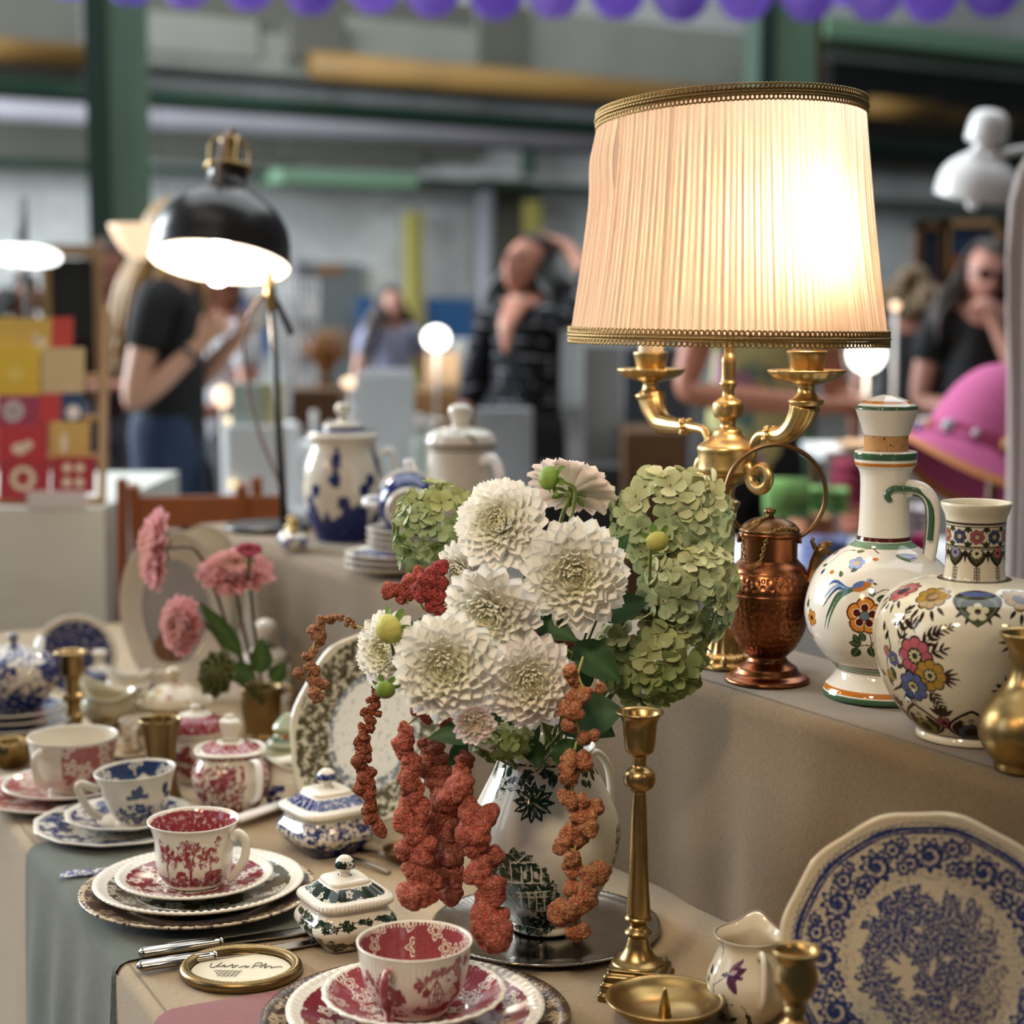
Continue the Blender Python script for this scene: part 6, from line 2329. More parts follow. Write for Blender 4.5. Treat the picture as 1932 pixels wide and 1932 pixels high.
# the printed town view: trees, houses, water
for (x, y, rx, ry, v) in ((975, 1600, 52, 40, .78), (1000, 1640, 46, 60, .8), (950, 1660, 26, 60, .72), (1010, 1720, 36, 26, .8), (985, 1740, 50, 18, .7), (940, 1615, 30, 34, .74), (1030, 1660, 22, 60, .7), (1165, 1600, 30, 60, .7), (1160, 1680, 26, 50, .78), (1140, 1720, 30, 30, .66)):
    A, Z = X(x, y)
    pt.blob(A, Z, rx * k, ry * k, v, 0, x, None, .35)
for (x0, y0, x1, y1) in ((965, 1585, 1020, 1578), (965, 1585, 968, 1625), (1020, 1578, 1022, 1622), (960, 1626, 1024, 1620), (985, 1590, 986, 1622), (1003, 1588, 1005, 1620), (978, 1645, 1036, 1638), (980, 1655, 1036, 1650), (984, 1645, 986, 1680), (998, 1642, 1000, 1680), (1012, 1641, 1014, 1682), (1026, 1640, 1028, 1684), (978, 1684, 1036, 1684), (1000, 1560, 975, 1585), (1000, 1560, 1022, 1580)):
    pt.stroke([X(x0, y0), X((x0 + x1) / 2, (y0 + y1) / 2), X(x1, y1)], 1.5 * k, None, .05, False)
for (x, y, rx, ry) in ((975, 1705, 5, 14), (992, 1606, 4, 8), (1012, 1604, 4, 8)):
    A, Z = X(x, y)
    pt.ell(A, Z, rx * k, ry * k, None, 0, .02)
for j in range(6):
    pt.stroke([X(948, 1722 + j * 7), X(985, 1720 + j * 7), X(1030, 1724 + j * 7)], 1.3 * k, None, .1 if j % 2 else .95)
for (x0, y0, x1, y1) in ((1128, 1560, 1160, 1575), (1130, 1580, 1164, 1600), (1132, 1600, 1166, 1622), (1140, 1640, 1158, 1634), (1135, 1650, 1160, 1650)):
    pt.stroke([X(x0, y0), X((x0 + x1) / 2, (y0 + y1) / 2), X(x1, y1)], 2 * k, None, .1, False)
pt.ink[L['s'] > L['sp'][-45]] = 0
pt.obj('body', china('jug_green_print', hx('#1d3222'), 70, 'foliage', .07, .25), jg)
q = spl(radial(2.2, [(84, 308), (120, 316), (150, 280), (156, 210), (138, 160)]), 34) * k
Geo().tube(q, 10 * k, 14, flat=.7, col=hx('#d6d2c4')).obj('handle', m_glaze, jg)
MOUTH = Vector((jp_.x, jp_.y, TZ + 340 * k))

# ------------------------------------------------------------------ petals, leaves, stems
m_petal = col_mat('petal', .55, .25, .30)
m_leaf = col_mat('leaf', .55, .25, .16, var=.18, vscale=90)
m_stem = col_mat('stem', .5, .35, 0, var=.15, vscale=120)


def petal(Ln, Wd, e0, e1, cup_, base, az, nu=7, nv=10, curl=.0, tip=.0):
    """one petal: starts base from the axis at azimuth az, elevation e0 -> e1 (from the axis), cupped across"""
    v = np.linspace(0, 1, nv)
    e = e0 + (e1 - e0) * v ** 1.2 + curl * np.clip((v - .75) / .25, 0, 1)
    ds = Ln / (nv - 1)
    rho = base + np.concatenate([[0], np.cumsum(np.sin(e[:-1]) * ds)])
    zz = np.concatenate([[0], np.cumsum(np.cos(e[:-1]) * ds)])
    w = Wd * np.minimum(1, .38 + .9 * v) * np.sqrt(np.clip(1 - np.clip((v - .55) / .455, 0, 1) ** 2.6, 0, 1))
    w = np.maximum(w, Wd * .06)
    u = np.linspace(-1, 1, nu)
    cu = cup_ * Wd * u[None] ** 2 * np.minimum(1, .4 + v)[:, None]
    nx, nz_ = -np.cos(e), np.sin(e)                                  # normal towards the axis
    R = rho[:, None] + nx[:, None] * cu
    Z = zz[:, None] + nz_[:, None] * cu
    T = w[:, None] * u[None] * (1 - .15 * abs(cup_) * u[None] ** 2)
    c, s = math.cos(az), math.sin(az)
    V = np.stack([R * c - T * s, R * s + T * c, Z], -1).reshape(-1, 3)
    return V, gridF(nv, nu), np.repeat(v, nu), np.tile(np.abs(u), nv)


def dahlia(name, label, pos, axis, R, stem_to, seed=0, n=150, tint=(.95, .93, .85), centre=(.93, .89, .56), pink=0.0, flat=1.0, back=True, openk=1.0, group='white dahlias in the green jug', cat='dahlia', stemcol=(.16, .19, .05), wid=1.0, sun=(1, 1, 1), half=False):
    rd = np.random.default_rng(seed)
    f = thing(name, label, cat, pos, 0, group)
    Rm = frame(axis, rd.uniform(0, 6))
    g = Geo()
    tint, centre = np.array(tint), np.array(centre)
    pk = np.array((.80, .42, .52))
    # rings of petals, alternating, from the outside in
    rings = [(1.00, 17), (.93, 17), (.84, 16), (.74, 15), (.64, 14), (.53, 12), (.43, 11), (.33, 9), (.24, 7), (.16, 6), (.09, 4)]
    if half:
        rings = rings[1:]
    for ri, (t_, m) in enumerate(rings):
        for j in range(m):
            az = 2 * PI * (j + .5 * (ri % 2)) / m + rd.normal(0, .05)
            Ln = R * (.18 + .80 * t_) * rd.uniform(.94, 1.05)
            Wd = (PI * R * t_ / m * .98 + R * .03) * wid
            o_ = openk
            e0 = (.25 + 1.05 * t_) * o_ + rd.normal(0, .05)
            e1 = (-.35 + 2.15 * t_ ** .9) * o_ + rd.normal(0, .07)
            cup_ = .50 - .16 * t_ + rd.normal(0, .04)
            V, F, v, u = petal(Ln, Wd, e0, e1, cup_, R * (.02 + .05 * t_), az, 7 if t_ > .3 else 5, 9, -.25 if t_ < .8 else .1)
            V[:, 2] += R * (.16 * (1 - t_)) * flat - R * .10
            mixc = np.clip(1.10 - t_ * 1.45 + .75 * (1 - v), 0, 1)[:, None] ** 1.2
            c = tint * (1 - mixc * .75) + centre * mixc * .75
            if pink:
                pv_ = np.clip((v - .45) / .55, 0, 1)[:, None] * pink * rd.uniform(.2, 1.3) * (.35 + .65 * t_) * (.6 + .4 * u[:, None])
                c = c * (1 - pv_) + pk * pv_
            c = c * rd.uniform(.97, 1.03)
            g.add(V @ Rm.T, F, np.clip(c, 0, 1))
    g.obj('petals', m_petal, f)
    if back:                                                       # green calyx behind the head
        g = Geo()
        V, F = sphere((0, 0, -.12 * R), R * .15, 16, 10, (1, 1, .8))
        g.add(V @ Rm.T, F, (.14, .19, .05))
        for j in range(6):
            V, F, v, u = petal(R * .36, R * .10, 1.7, 2.1, .2, R * .08, j * PI / 3, 5, 6)
            V[:, 2] -= R * .12
            g.add(V @ Rm.T, F, (.13, .20, .05))
        g.obj('calyx', m_leaf, f)
    if stem_to is not None:
        a = Rm[:, 2]
        d = np.array(stem_to) - np.array(pos)
        l_ = np.linalg.norm(d)
        q = spl([-a * R * .12, -a * (R * .3 + l_ * .12), d * .55 - a * l_ * .08 + np.array([0, 0, .0]), d], 26)
        Geo().tube(q, np.linspace(.0022, .0028, 26), 8, col=stemcol).obj('stem', m_stem, f)
    return f


def bud(label, pos, axis, r, stem_to, col=(.50, .52, .14), seed=0, group='dahlia buds'):
    b = thing('dahlia_bud', label, 'flower bud', pos, 0, group)
    Rm = frame(axis, seed)
    L = lathe(spl([(1e-4, -.6), (.7, -.45), (1.0, 0), (.85, .5), (.45, .85), (1e-4, .95)], 26) * r, 40, wob=lambda th, i: 1 + .06 * np.abs(np.cos(5 * th)))
    Geo().add(L['V'] @ Rm.T, L['F'], col).obj('bud', m_leaf, b)
    g = Geo()
    for j in range(6):
        V, F, v, u = petal(r * 1.3, r * .36, 1.5, 2.4, .3, r * .2, j * PI / 3, 5, 7)
        V[:, 2] -= r * .5
        g.add(V @ Rm.T, F, (.14, .24, .05))
    g.obj('sepals', m_leaf, b)
    a = Rm[:, 2]
    d = np.array(stem_to) - np.array(pos)
    q = spl([-a * r * .5, -a * r * 2.2 + d * .1, d * .6 - a * r * 1.2, d], 22)
    Geo().tube(q, .0017, 8, col=(.24, .28, .08)).obj('stem', m_stem, b)
    return b


def leafg(g, base, dirv, up, Ln, Wd, col=(.035, .075, .025), fold=.25, droop=.4, serr=.06, nv=18):
    d = np.array(dirv, float)
    d /= np.linalg.norm(d)
    u_ = np.array(up, float)
    u_ = u_ - d * (u_ @ d)
    u_ /= np.linalg.norm(u_)
    s_ = np.cross(d, u_)
    v = np.linspace(0, 1, nv)
    w = Wd * np.sin(PI * np.clip(v * .97 + .02, 0, 1) ** .75) * (1 + serr * np.abs(np.sin(v * 26)))
    V = []
    for i in range(nv):
        c = np.array(base) + d * Ln * v[i] * (1 - .15 * droop * v[i]) - u_ * droop * Ln * .5 * v[i] ** 2
        for x in (-1, -.5, 0, .5, 1):
            V.append(c + s_ * w[i] * x + u_ * (abs(x) * fold * w[i] + .03 * w[i] * math.sin(v[i] * 20 + x * 3)))
    cc = np.tile(np.asarray(col, float), (nv * 5, 1))
    cc[2::5] = np.asarray(col) * 1.5
    g.add(np.array(V), gridF(nv, 5), cc)


def bq(px, py, Z):
    return np.array(atd(px, py, Z))


MO = np.array(MOUTH)
rm = random.Random(5)


def mouth():
    return MO + np.array([rm.uniform(-.022, .022), rm.uniform(-.022, .022), -.02])


CD = 0.0005
# (px, py, depth, axis, radius px, seed, pink, label)
for (px, py, Z, ax, R, sd, pk, lb) in (
        (946, 990, 1.555, (-.32, -.80, .36), 90, 1, .06, 'white dahlia tilted up to the left, topmost of the front row in the jug'),
        (1083, 1085, 1.535, (.06, -.98, .10), 102, 2, .05, 'largest white dahlia facing forward at the right of the bunch'),
        (930, 1152, 1.520, (-.30, -.86, -.28), 92, 3, .08, 'white dahlia in the middle of the bunch, tilted down to the left'),
        (842, 1258, 1.490, (-.05, -.93, .10), 100, 4, .03, 'white dahlia lowest on the left of the bunch, facing forward'),
        (1000, 1285, 1.500, (.14, -.92, .05), 88, 5, .22, 'white dahlia with pink right edge, lowest on the right of the bunch'),
        (738, 1228, 1.560, (-.50, -.78, .05), 76, 6, .02, 'bluish white dahlia at the far left of the bunch behind a yellow bud'),
        (878, 1080, 1.600, (-.55, -.60, -.2), 62, 7, .05, 'half hidden white dahlia between the two left ones')):
    p = bq(px, py, Z)
    s = mpx(p)
    dahlia('dahlia', lb, p, ax, R * s * 1.02, mouth(), sd, pink=pk)
p = bq(1078, 925, 1.64)
dahlia('dahlia', 'cream pink dahlia turned away at the very top of the bunch', p, (.22, .52, .62), 84 * mpx(p), mouth(), 8, pink=.22, tint=(.95, .86, .77))
p = bq(893, 1358, 1.470)
dahlia('dahlia', 'small half open dahlia with pink tips below the two lowest blooms', p, (.12, -.86, -.10), 50 * mpx(p), mouth(), 9, pink=.55, openk=.72, half=True)
bud('yellow green dahlia bud over the far left white dahlia', bq(735, 1186, 1.50), (-.5, -.6, -.1), .0125, mouth(), (.52, .50, .13), 1)
bud('green dahlia bud with bent stem before the topmost dahlia', bq(1037, 902, 1.56), (-.8, -.4, .2), .0105, bq(1075, 985, 1.60), (.22, .34, .06), 2)
bud('round yellow green bud among the hydrangea florets', bq(1240, 1020, 1.50), (.1, -.7, -.5), .0095, bq(1225, 1120, 1.62), (.48, .48, .12), 3)
bud('small green bud at the lower left of the bunch', bq(727, 1300, 1.48), (-.1, -.6, -.5), .0085, mouth(), (.20, .30, .05), 4)


# ------------------------------------------------------------------ hydrangeas
def floret_proto(seed):
    rd = np.random.default_rng(seed)
    Vs, Fs, vs, n = [], [], [], 0
    for j in range(4):
        V, F, v, u = petal(1.0, .49 * rd.uniform(.9, 1.1), 1.25 + rd.normal(0, .12), 1.5 + rd.normal(0, .2), rd.uniform(-.05, .28), .04, j * PI / 2 + rd.normal(0, .12), 5, 7)
        Vs.append(V)
        Fs.append(F + n)
        vs.append(v)
        n += len(V)
    return np.concatenate(Vs), np.concatenate(Fs), np.concatenate(vs)


FLP = [floret_proto(i) for i in range(6)]


def hydrangea(label, pos, rad, n, fl, seed, stem_to, tone=(.47, .54, .31), top=(.66, .60, .33), dark=(.34, .43, .23), camera_half=True):
    rd = np.random.default_rng(seed)
    h = thing('hydrangea', label, 'hydrangea', pos, 0, 'green hydrangeas')
    g, gc = Geo(), Geo()
    i = np.arange(n * 2)
    zz = 1 - 2 * (i + .5) / (n * 2)
    ph = i * 2.399963
    D = np.stack([np.sqrt(1 - zz ** 2) * np.cos(ph), np.sqrt(1 - zz ** 2) * np.sin(ph), zz], -1)
    D += rd.normal(0, .09, D.shape)
    D /= np.linalg.norm(D, axis=1, keepdims=True)
    D = D[(D[:, 1] < .45)]
    rad = np.array(rad)
    for d in D:
        c = d * rad * rd.uniform(.88, 1.06)
        nn = d / rad
        nn = nn / np.linalg.norm(nn) + rd.normal(0, .22, 3)
        Rm = frame(nn, rd.uniform(0, 6))
        V, F, v = FLP[rd.integers(6)]
        sc = fl * rd.uniform(.82, 1.15)
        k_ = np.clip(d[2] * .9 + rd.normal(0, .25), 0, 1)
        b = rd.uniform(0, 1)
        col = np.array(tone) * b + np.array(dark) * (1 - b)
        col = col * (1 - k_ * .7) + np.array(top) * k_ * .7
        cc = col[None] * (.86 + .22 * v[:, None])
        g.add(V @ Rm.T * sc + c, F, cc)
        V, F = sphere(c + Rm[:, 2] * sc * .10, sc * .075, 6, 5)
        gc.add(V, F, (.22, .13, .05))
    g.obj('florets', m_petal_g, h)
    gc.obj('centres', m_stem, h)['kind'] = 'stuff'
    d = np.array(stem_to) - np.array(pos)
    Geo().tube(spl([(0, 0, 0), d * .4 + np.array([0, .01, .0]), d], 20), .0032, 8, col=(.16, .17, .06)).obj('stem', m_stem, h)
    return h


m_petal_g = col_mat('sepal', .55, .3, .22, var=.14, vscale=140)
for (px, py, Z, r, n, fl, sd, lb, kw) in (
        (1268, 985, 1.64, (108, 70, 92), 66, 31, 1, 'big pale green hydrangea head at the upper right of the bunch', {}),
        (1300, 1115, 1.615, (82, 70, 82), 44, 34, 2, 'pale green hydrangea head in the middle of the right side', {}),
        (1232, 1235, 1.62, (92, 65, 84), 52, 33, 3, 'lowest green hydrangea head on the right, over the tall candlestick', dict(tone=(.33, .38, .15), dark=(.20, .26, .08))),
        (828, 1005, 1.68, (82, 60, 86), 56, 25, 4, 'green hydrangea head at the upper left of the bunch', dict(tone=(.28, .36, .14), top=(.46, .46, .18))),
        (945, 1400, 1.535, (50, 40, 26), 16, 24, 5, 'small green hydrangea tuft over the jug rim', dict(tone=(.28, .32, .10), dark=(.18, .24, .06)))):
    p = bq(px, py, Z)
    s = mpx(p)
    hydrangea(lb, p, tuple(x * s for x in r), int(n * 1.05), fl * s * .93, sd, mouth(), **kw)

# ------------------------------------------------------------------ amaranth tassels
DIRS = np.random.default_rng(3).normal(0, 1, (260, 3))
DIRS /= np.linalg.norm(DIRS, axis=1, keepdims=True)


def blob_proto(seed, nu=44, nv=26):
    rd = np.random.default_rng(seed)
    V, F = sphere((0, 0, 0), 1.0, nu, nv)
    Q = frame(rd.normal(0, 1, 3))
    D = DIRS @ Q.T
    m = (V @ D.T).max(1)
    b = np.exp(70 * (m - 1))
    low = .12 * np.sin(3 * V[:, 0] + seed) + .10 * np.sin(4 * V[:, 1] + 2 * seed) + .08 * np.sin(5 * V[:, 2] + seed)
    return V * (1 + low + .13 * (b - .5))[:, None], F, b


BLB = [blob_proto(i) for i in range(4)]
m_ama = bpy.data.materials.new('amaranth')
t = NT(m_ama)
co = t.coord()
v_ = t.vor(co, 640)
h_ = t.math('SUBTRACT', 1.0, v_.outputs['Distance'])
wn = t.n('ShaderNodeTexWhiteNoise', noise_dimensions='3D')
t.put(wn.inputs[0], v_.outputs['Position'])
c_ = t.attr('Col').outputs['Color']
fl_ = t.mix(t.math('MULTIPLY', t.ramp(wn.outputs[0], .80, .97), t.ramp(h_, .55, .85)), t.mix(1.0, c_, t.math('MULTIPLY_ADD', wn.outputs[0], .7, .55), 'MULTIPLY'), (.66, .42, .26))
t.done(t.bsdf(fl_, .8, 0, .12, t.bump(h_, .0022, 1.0)))


def amaranth(label, pts, Z, rads, seed, col=(.42, .068, .050), tip=(.60, .26, .16), dens=1.0, stem=None, group='hanging amaranth', spread=.5):
    """pts: picture points from the stalk down to the tip"""
    rd = np.random.default_rng(seed)
    Zs = np.broadcast_to(np.asarray(Z, float), (len(pts),))
    P = np.array([bq(px, py, z) for (px, py), z in zip(pts, Zs)])
    s = mpx(P[0])
    o = P[0].copy()
    am = thing('amaranth', label, 'amaranth', o, 0, group)
    ln = np.sum(np.linalg.norm(np.diff(P, axis=0), axis=1))
    Q = spl(P, 60)
    R = spl(np.array([(r * s * .88, 0) for r in rads]), 60)[:, 0]
    g = Geo()
    u = 0.0
    while u < 1:
        i = min(59, int(u * 59))
        r = R[i]
        m = max(1, int(2.2 * dens))
        for j in range(m):
            rr = r * rd.uniform(.55, .95) if m > 1 else r * rd.uniform(.8, 1.1)
            c = Q[i] + rd.normal(0, spread, 3) * r * np.array([1, .6, .5])
            V, F, b = BLB[rd.integers(4)]
            k_ = rd.uniform(0, 1)
            base = np.array(col) * (.8 + .4 * k_)
            tp_ = np.array(tip) * (.8 + .3 * rd.uniform())
            cc = base[None] * (1 - b[:, None] * .55) + tp_[None] * b[:, None] * .55
            Rm = frame(rd.normal(0, 1, 3))
            g.add(V @ Rm.T * rr * np.array([1, 1, .95]) + c - o, F, cc)
        u += r * .75 / ln
    g.obj('tassel', m_ama, am)
    sp_ = ([bq(px, py, z) for px, py, z in stem] if stem else []) + [P[0]]
    path = np.vstack([np.array(sp_[:-1]).reshape(-1, 3), Q]) - o
    Geo().tube(spl(path, 50), .0011, 7, col=(.42, .36, .10)).obj('stem', m_stem, am)
    return am


GLD = dict(col=(.42, .085, .05), tip=(.62, .42, .18))
amaranth('thickest front amaranth tassel reaching down to the silver tray left of the jug', [(872, 1430), (868, 1475), (885, 1530), (900, 1590), (915, 1650), (932, 1710), (945, 1762)], [1.52, 1.51, 1.50, 1.495, 1.49, 1.485, 1.48], [22, 34, 36, 30, 38, 42, 46], 1, dens=1.0, stem=[(880, 1395, 1.54)])
amaranth('long straight amaranth tassel left of the front one', [(765, 1372), (768, 1430), (778, 1500), (785, 1570), (795, 1640), (802, 1690)], [1.50] * 6, [18, 32, 34, 34, 34, 36], 2, dens=1.2, stem=[(790, 1350, 1.54)], spread=.35)
amaranth('shaded amaranth tassel hanging between the front and the long left one', [(822, 1400), (828, 1470), (838, 1550), (848, 1630), (856, 1695)], [1.56] * 5, [26, 32, 34, 38, 40], 3, dens=1.2, col=(.30, .06, .045), stem=[(830, 1370, 1.57)], spread=.35)
amaranth('golden tipped amaranth tassel hanging before the right half of the jug', [(1078, 1440), (1082, 1500), (1096, 1560), (1080, 1620), (1084, 1680), (1078, 1728), (1092, 1765)], [1.50] * 7, [22, 24, 24, 26, 26, 30, 30], 4, dens=1.1, stem=[(1088, 1400, 1.52)], spread=.75, **GLD)
amaranth('short amaranth tassel beside the lowest right dahlia', [(1090, 1272), (1100, 1310), (1082, 1345), (1092, 1382)], [1.485] * 4, [17, 20, 22, 20], 5, stem=[(1100, 1240, 1.52)], spread=.8, **GLD)
amaranth('thin crooked amaranth tassel left of the bunch before the leaf patterned plate', [(716, 1290), (694, 1360), (682, 1420), (690, 1490), (702, 1545), (722, 1575)], [1.60] * 6, [10, 15, 15, 16, 18, 15], 6, col=(.33, .07, .04), tip=(.44, .20, .10), stem=[(740, 1290, 1.60)])
amaranth('thin arching amaranth sprig with seed clusters at the far left of the bunch', [(668, 1180), (640, 1165), (612, 1172), (596, 1205), (586, 1250), (592, 1290), (590, 1325)], [1.66] * 7, [6, 5, 12, 13, 9, 14, 18], 7, dens=.6, col=(.38, .12, .07), tip=(.50, .34, .16), stem=[(745, 1205, 1.64)], spread=.9)
amaranth('dark red amaranth clump between left hydrangea and the half hidden dahlia', [(832, 1080), (812, 1105), (826, 1150)], [1.58] * 3, [26, 30, 20], 8, col=(.34, .035, .035), tip=(.50, .12, .10), stem=[(850, 1180, 1.62)], spread=.5)
amaranth('small red amaranth clump left of the dark red one', [(772, 1098), (752, 1122), (770, 1140)], [1.60] * 3, [20, 24, 18], 9, col=(.34, .05, .04), tip=(.50, .16, .11), stem=[(800, 1150, 1.62)], spread=.7)
amaranth('small red amaranth clump under the largest dahlia', [(1018, 1190), (1048, 1200), (1078, 1210)], [1.54] * 3, [14, 16, 16], 10, col=(.34, .06, .05), stem=[(1090, 1240, 1.56)], spread=.6)
amaranth('red amaranth clump under the lowest left dahlia', [(790, 1330), (820, 1352), (842, 1372)], [1.52] * 3, [20, 22, 18], 11, stem=[(870, 1400, 1.55)], spread=.6)

# foliage between the blooms: each sprig a thing
for (px, py, Z, dx, dz, l_, w, lb) in ((1130, 1160, 1.60, .9, .35, 105, 30, 'dark green leaf between largest dahlia and hydrangea'), (1085, 1215, 1.56, .75, -.55, 115, 34, 'dark green leaf below the largest dahlia pointing right'),
                                       (1075, 1360, 1.56, .8, .25, 110, 46, 'broad dark leaf with worn tip beside the tall candlestick'), (1005, 1165, 1.535, .6, -.25, 100, 24, 'dark green leaf under the largest dahlia on its left'),
                                       (925, 1375, 1.50, -.95, -.05, 125, 26, 'long green leaf stretching left below the small half open dahlia'), (1150, 1060, 1.58, .5, .85, 70, 16, 'narrow green leaf pointing up between largest dahlia and hydrangea'),
                                       (1060, 1395, 1.53, .4, -.9, 70, 30, 'drooping leaf over the jug rim at the right'), (840, 1185, 1.60, -.8, .2, 70, 18, 'small green leaf behind the yellow green bud'),
                                       (880, 1400, 1.52, -.6, -.75, 60, 16, 'small leaf hanging over the tassels on the left'), (1000, 1395, 1.54, .3, -.8, 60, 20, 'leaf hanging over the jug rim in the middle'),
                                       (960, 1330, 1.58, .2, -.4, 120, 40, 'dark leaf in the shade above the jug mouth'), (1050, 1330, 1.60, .5, -.2, 130, 44, 'dark leaf in the shade right above the jug mouth'), (900, 1230, 1.62, .2, -.5, 150, 50, 'large dark leaf deep inside the bunch'), (1060, 1200, 1.64, .1, -.6, 150, 55, 'second large dark leaf deep inside the bunch')):
    p = bq(px, py, Z)
    s = mpx(p)
    f = thing('leaf_sprig', lb, 'leaf', p, 0, 'green leaves in the bouquet')
    g = Geo()
    leafg(g, (0, 0, 0), (dx, -.25, dz), (-.1, -.85, .5), l_ * s, w * s, (.030, .070, .022), .2, .25)
    g.obj('blade', m_leaf, f)
    d = mouth() - p
    Geo().tube(spl([(0, 0, 0), d * .5, d], 16), .0012, 6, col=(.10, .12, .03)).obj('stem', m_stem, f)

# ------------------------------------------------------------------ the brass pot of pink dahlias
bpp = atz(494, 1392, TZ)
k = mpx(bpp)
L = lathe(prof([(0, 0), (34, 0), (36, 4), (32, 14), (35, 40), (38, 70), (38, 92), (40, 98), (37, 99), (34, 90), (32, 60)], k, 60), 56)
bpt = thing('brass_pot', 'dark brass pot holding pink dahlias and an artichoke in the left background', 'vase', bpp, face_cam(bpp))
Geo().add(L['V'], L['F'], pv=L['pv']).obj('body', m_oldbrass, bpt)
q = spl(radial(1.3, [(36, 84), (56, 96), (66, 84), (60, 66), (50, 70)]), 24) * k
Geo().tube(q, 3.5 * k, 8).obj('handle', m_oldbrass, bpt)
M2 = np.array(bpp) + np.array([0, 0, 92 * k])
Zb = 2.36
PK = dict(tint=(.86, .50, .46), centre=(.80, .55, .34), pink=.55, group='pink dahlias in the brass pot')
for (px, py, Z, ax, R, sd, lb) in ((300, 1034, 2.34, (-.80, -.35, .1), 78, 21, 'pale pink dahlia seen from the side, highest of the brass pot bunch'),
                                   (446, 1082, 2.34, (.05, -.40, .85), 72, 22, 'pink dahlia facing up in the middle of the brass pot bunch'),
                                   (345, 1180, 2.28, (-.6, -.75, .1), 58, 23, 'deep pink dahlia low at the left of the brass pot bunch')):
    p = bq(px, py, Z)
    dahlia('dahlia', lb, p, ax, R * mpx(p), M2 + np.array([0, 0, -.03]), sd, n=120, stemcol=(.10, .06, .03), **PK)
p = bq(470, 1052, 2.30)
dahlia('dahlia', 'small magenta dahlia just opening, above the brass pot bunch', p, (.05, -.35, .9), 34 * mpx(p), M2 + np.array([.004, 0, -.03]), 24, tint=(.55, .10, .18), centre=(.7, .4, .2), pink=.2, openk=.6, half=True, group='pink dahlias in the brass pot', stemcol=(.08, .09, .03))
ap = bq(412, 1272, 2.26)
ar = thing('artichoke', 'dark green artichoke hanging at the left of the brass pot', 'artichoke', ap)
g = Geo()
rr = 46 * mpx(ap)
Rm = frame((-.45, -.7, .25))
for ri in range(8):
    m = 9 - ri // 2
    for j in range(m):
        t_ = 1 - ri / 8
        V, F, v, u = petal(rr * (.5 + .5 * t_), rr * .34 * (.4 + .6 * t_), .15 + .9 * t_, -.4 + 1.2 * t_, .5, rr * .25 * t_, 2 * PI * (j + .5 * (ri % 2)) / m, 5, 7)
        V[:, 2] += rr * (.5 * (1 - t_) - .45)
        g.add(V @ Rm.T, F, np.array((.10, .13, .04))[None] * (1 - v[:, None] * .3) + np.array((.28, .24, .09))[None] * v[:, None] * .45)
g.obj('bracts', m_leaf, ar)
d = M2 + np.array([0, 0, -.02]) - ap
Geo().tube(spl([-Rm[:, 2] * rr * .4, d * .5 + np.array([0, 0, .01]), d], 14), .004, 8, col=(.10, .12, .04)).obj('stem', m_stem, ar)
for (px, py, dx, dz, l_, w, lb) in ((455, 1235, -.65, .9, 130, 18, 'long dark leaf leaning left over the brass pot'), (492, 1270, .05, .9, 70, 22, 'short leaf upright over the brass pot rim'), (478, 1280, -.5, .3, 60, 20, 'leaf beside the artichoke over the brass pot rim'), (512, 1285, .4, .5, 50, 18, 'small leaf at the right of the brass pot rim')):
    p = bq(px, py, 2.32)
    f = thing('leaf_sprig', lb, 'leaf', p, 0, 'leaves in the brass pot')
    g = Geo()
    leafg(g, (0, 0, 0), (dx, -.1, dz), (.2, -.9, .2), l_ * mpx(p), w * mpx(p), (.045, .085, .02), .2, .1, 0)
    g.obj('blade', m_leaf, f)
    d = M2 + np.array([0, 0, -.03]) - p
    Geo().tube(spl([(0, 0, 0), d * .5, d], 10), .0016, 6, col=(.09, .10, .03)).obj('stem', m_stem, f)

# ------------------------------------------------------------------ the folding chair behind the stall
m_wood = M('orange_brown_wood', hx('#8a4a20'), .42, var=.25, vscale=14)
m_wood2 = M('light_wood', hx('#b08a5c'), .5, var=.2, vscale=10)
m_wood3 = M('brown_wood', hx('#6a4a2c'), .55, var=.25, vscale=10)


def bar(g, a, b, w, d):
    """square bar between two points"""
    a, b = np.array(a, float), np.array(b, float)
    R = frame(b - a)
    L = np.linalg.norm(b - a)
    V = np.array([(x * w / 2, y * d / 2, z * L) for z in (0, 1) for y in (-1, 1) for x in (-1, 1)])
    F = np.array([(0, 2, 3, 1), (4, 5, 7, 6), (0, 1, 5, 4), (2, 6, 7, 3), (0, 4, 6, 2), (1, 3, 7, 5)])
    return g.add(V @ R.T + a, F)


c0 = atd(357, 935, 3.60)
s = 3.58 / FPX
ch_ = thing('folding_chair', 'orange brown wooden folding chair standing behind the far end of the stall', 'chair', (c0.x, c0.y, 0), .10)
zt = c0.z
wd = .125
for i, (x0, x1, y0) in enumerate(((-wd - .012, -wd - .035, 0), (wd + .012, wd + .035, 0))):
    bar(Geo(), (x1, y0 + .02, 0), (x0, y0 + .02, zt + .035), .030, .022).obj('back_post', m_wood, ch_, smooth=False, bevel=.003)
for x in (-wd + .016, wd - .016):
    bar(Geo(), (x, .22, 0), (x, -.02, zt + .025), .026, .022).obj('rear_leg', m_wood, ch_, smooth=False, bevel=.003)
Geo().box(-wd + .004, -.012, zt - .066, wd + .06, .008, zt).obj('backrest', m_wood, ch_, smooth=False, bevel=.003)
Geo().box(-wd, -.012, zt - .30, wd, .006, zt - .25).obj('rail', m_wood, ch_, smooth=False, bevel=.003)
Geo().box(-wd - .01, -.01, .44, wd + .01, .34, .465).obj('seat', m_wood, ch_, smooth=False, bevel=.003)

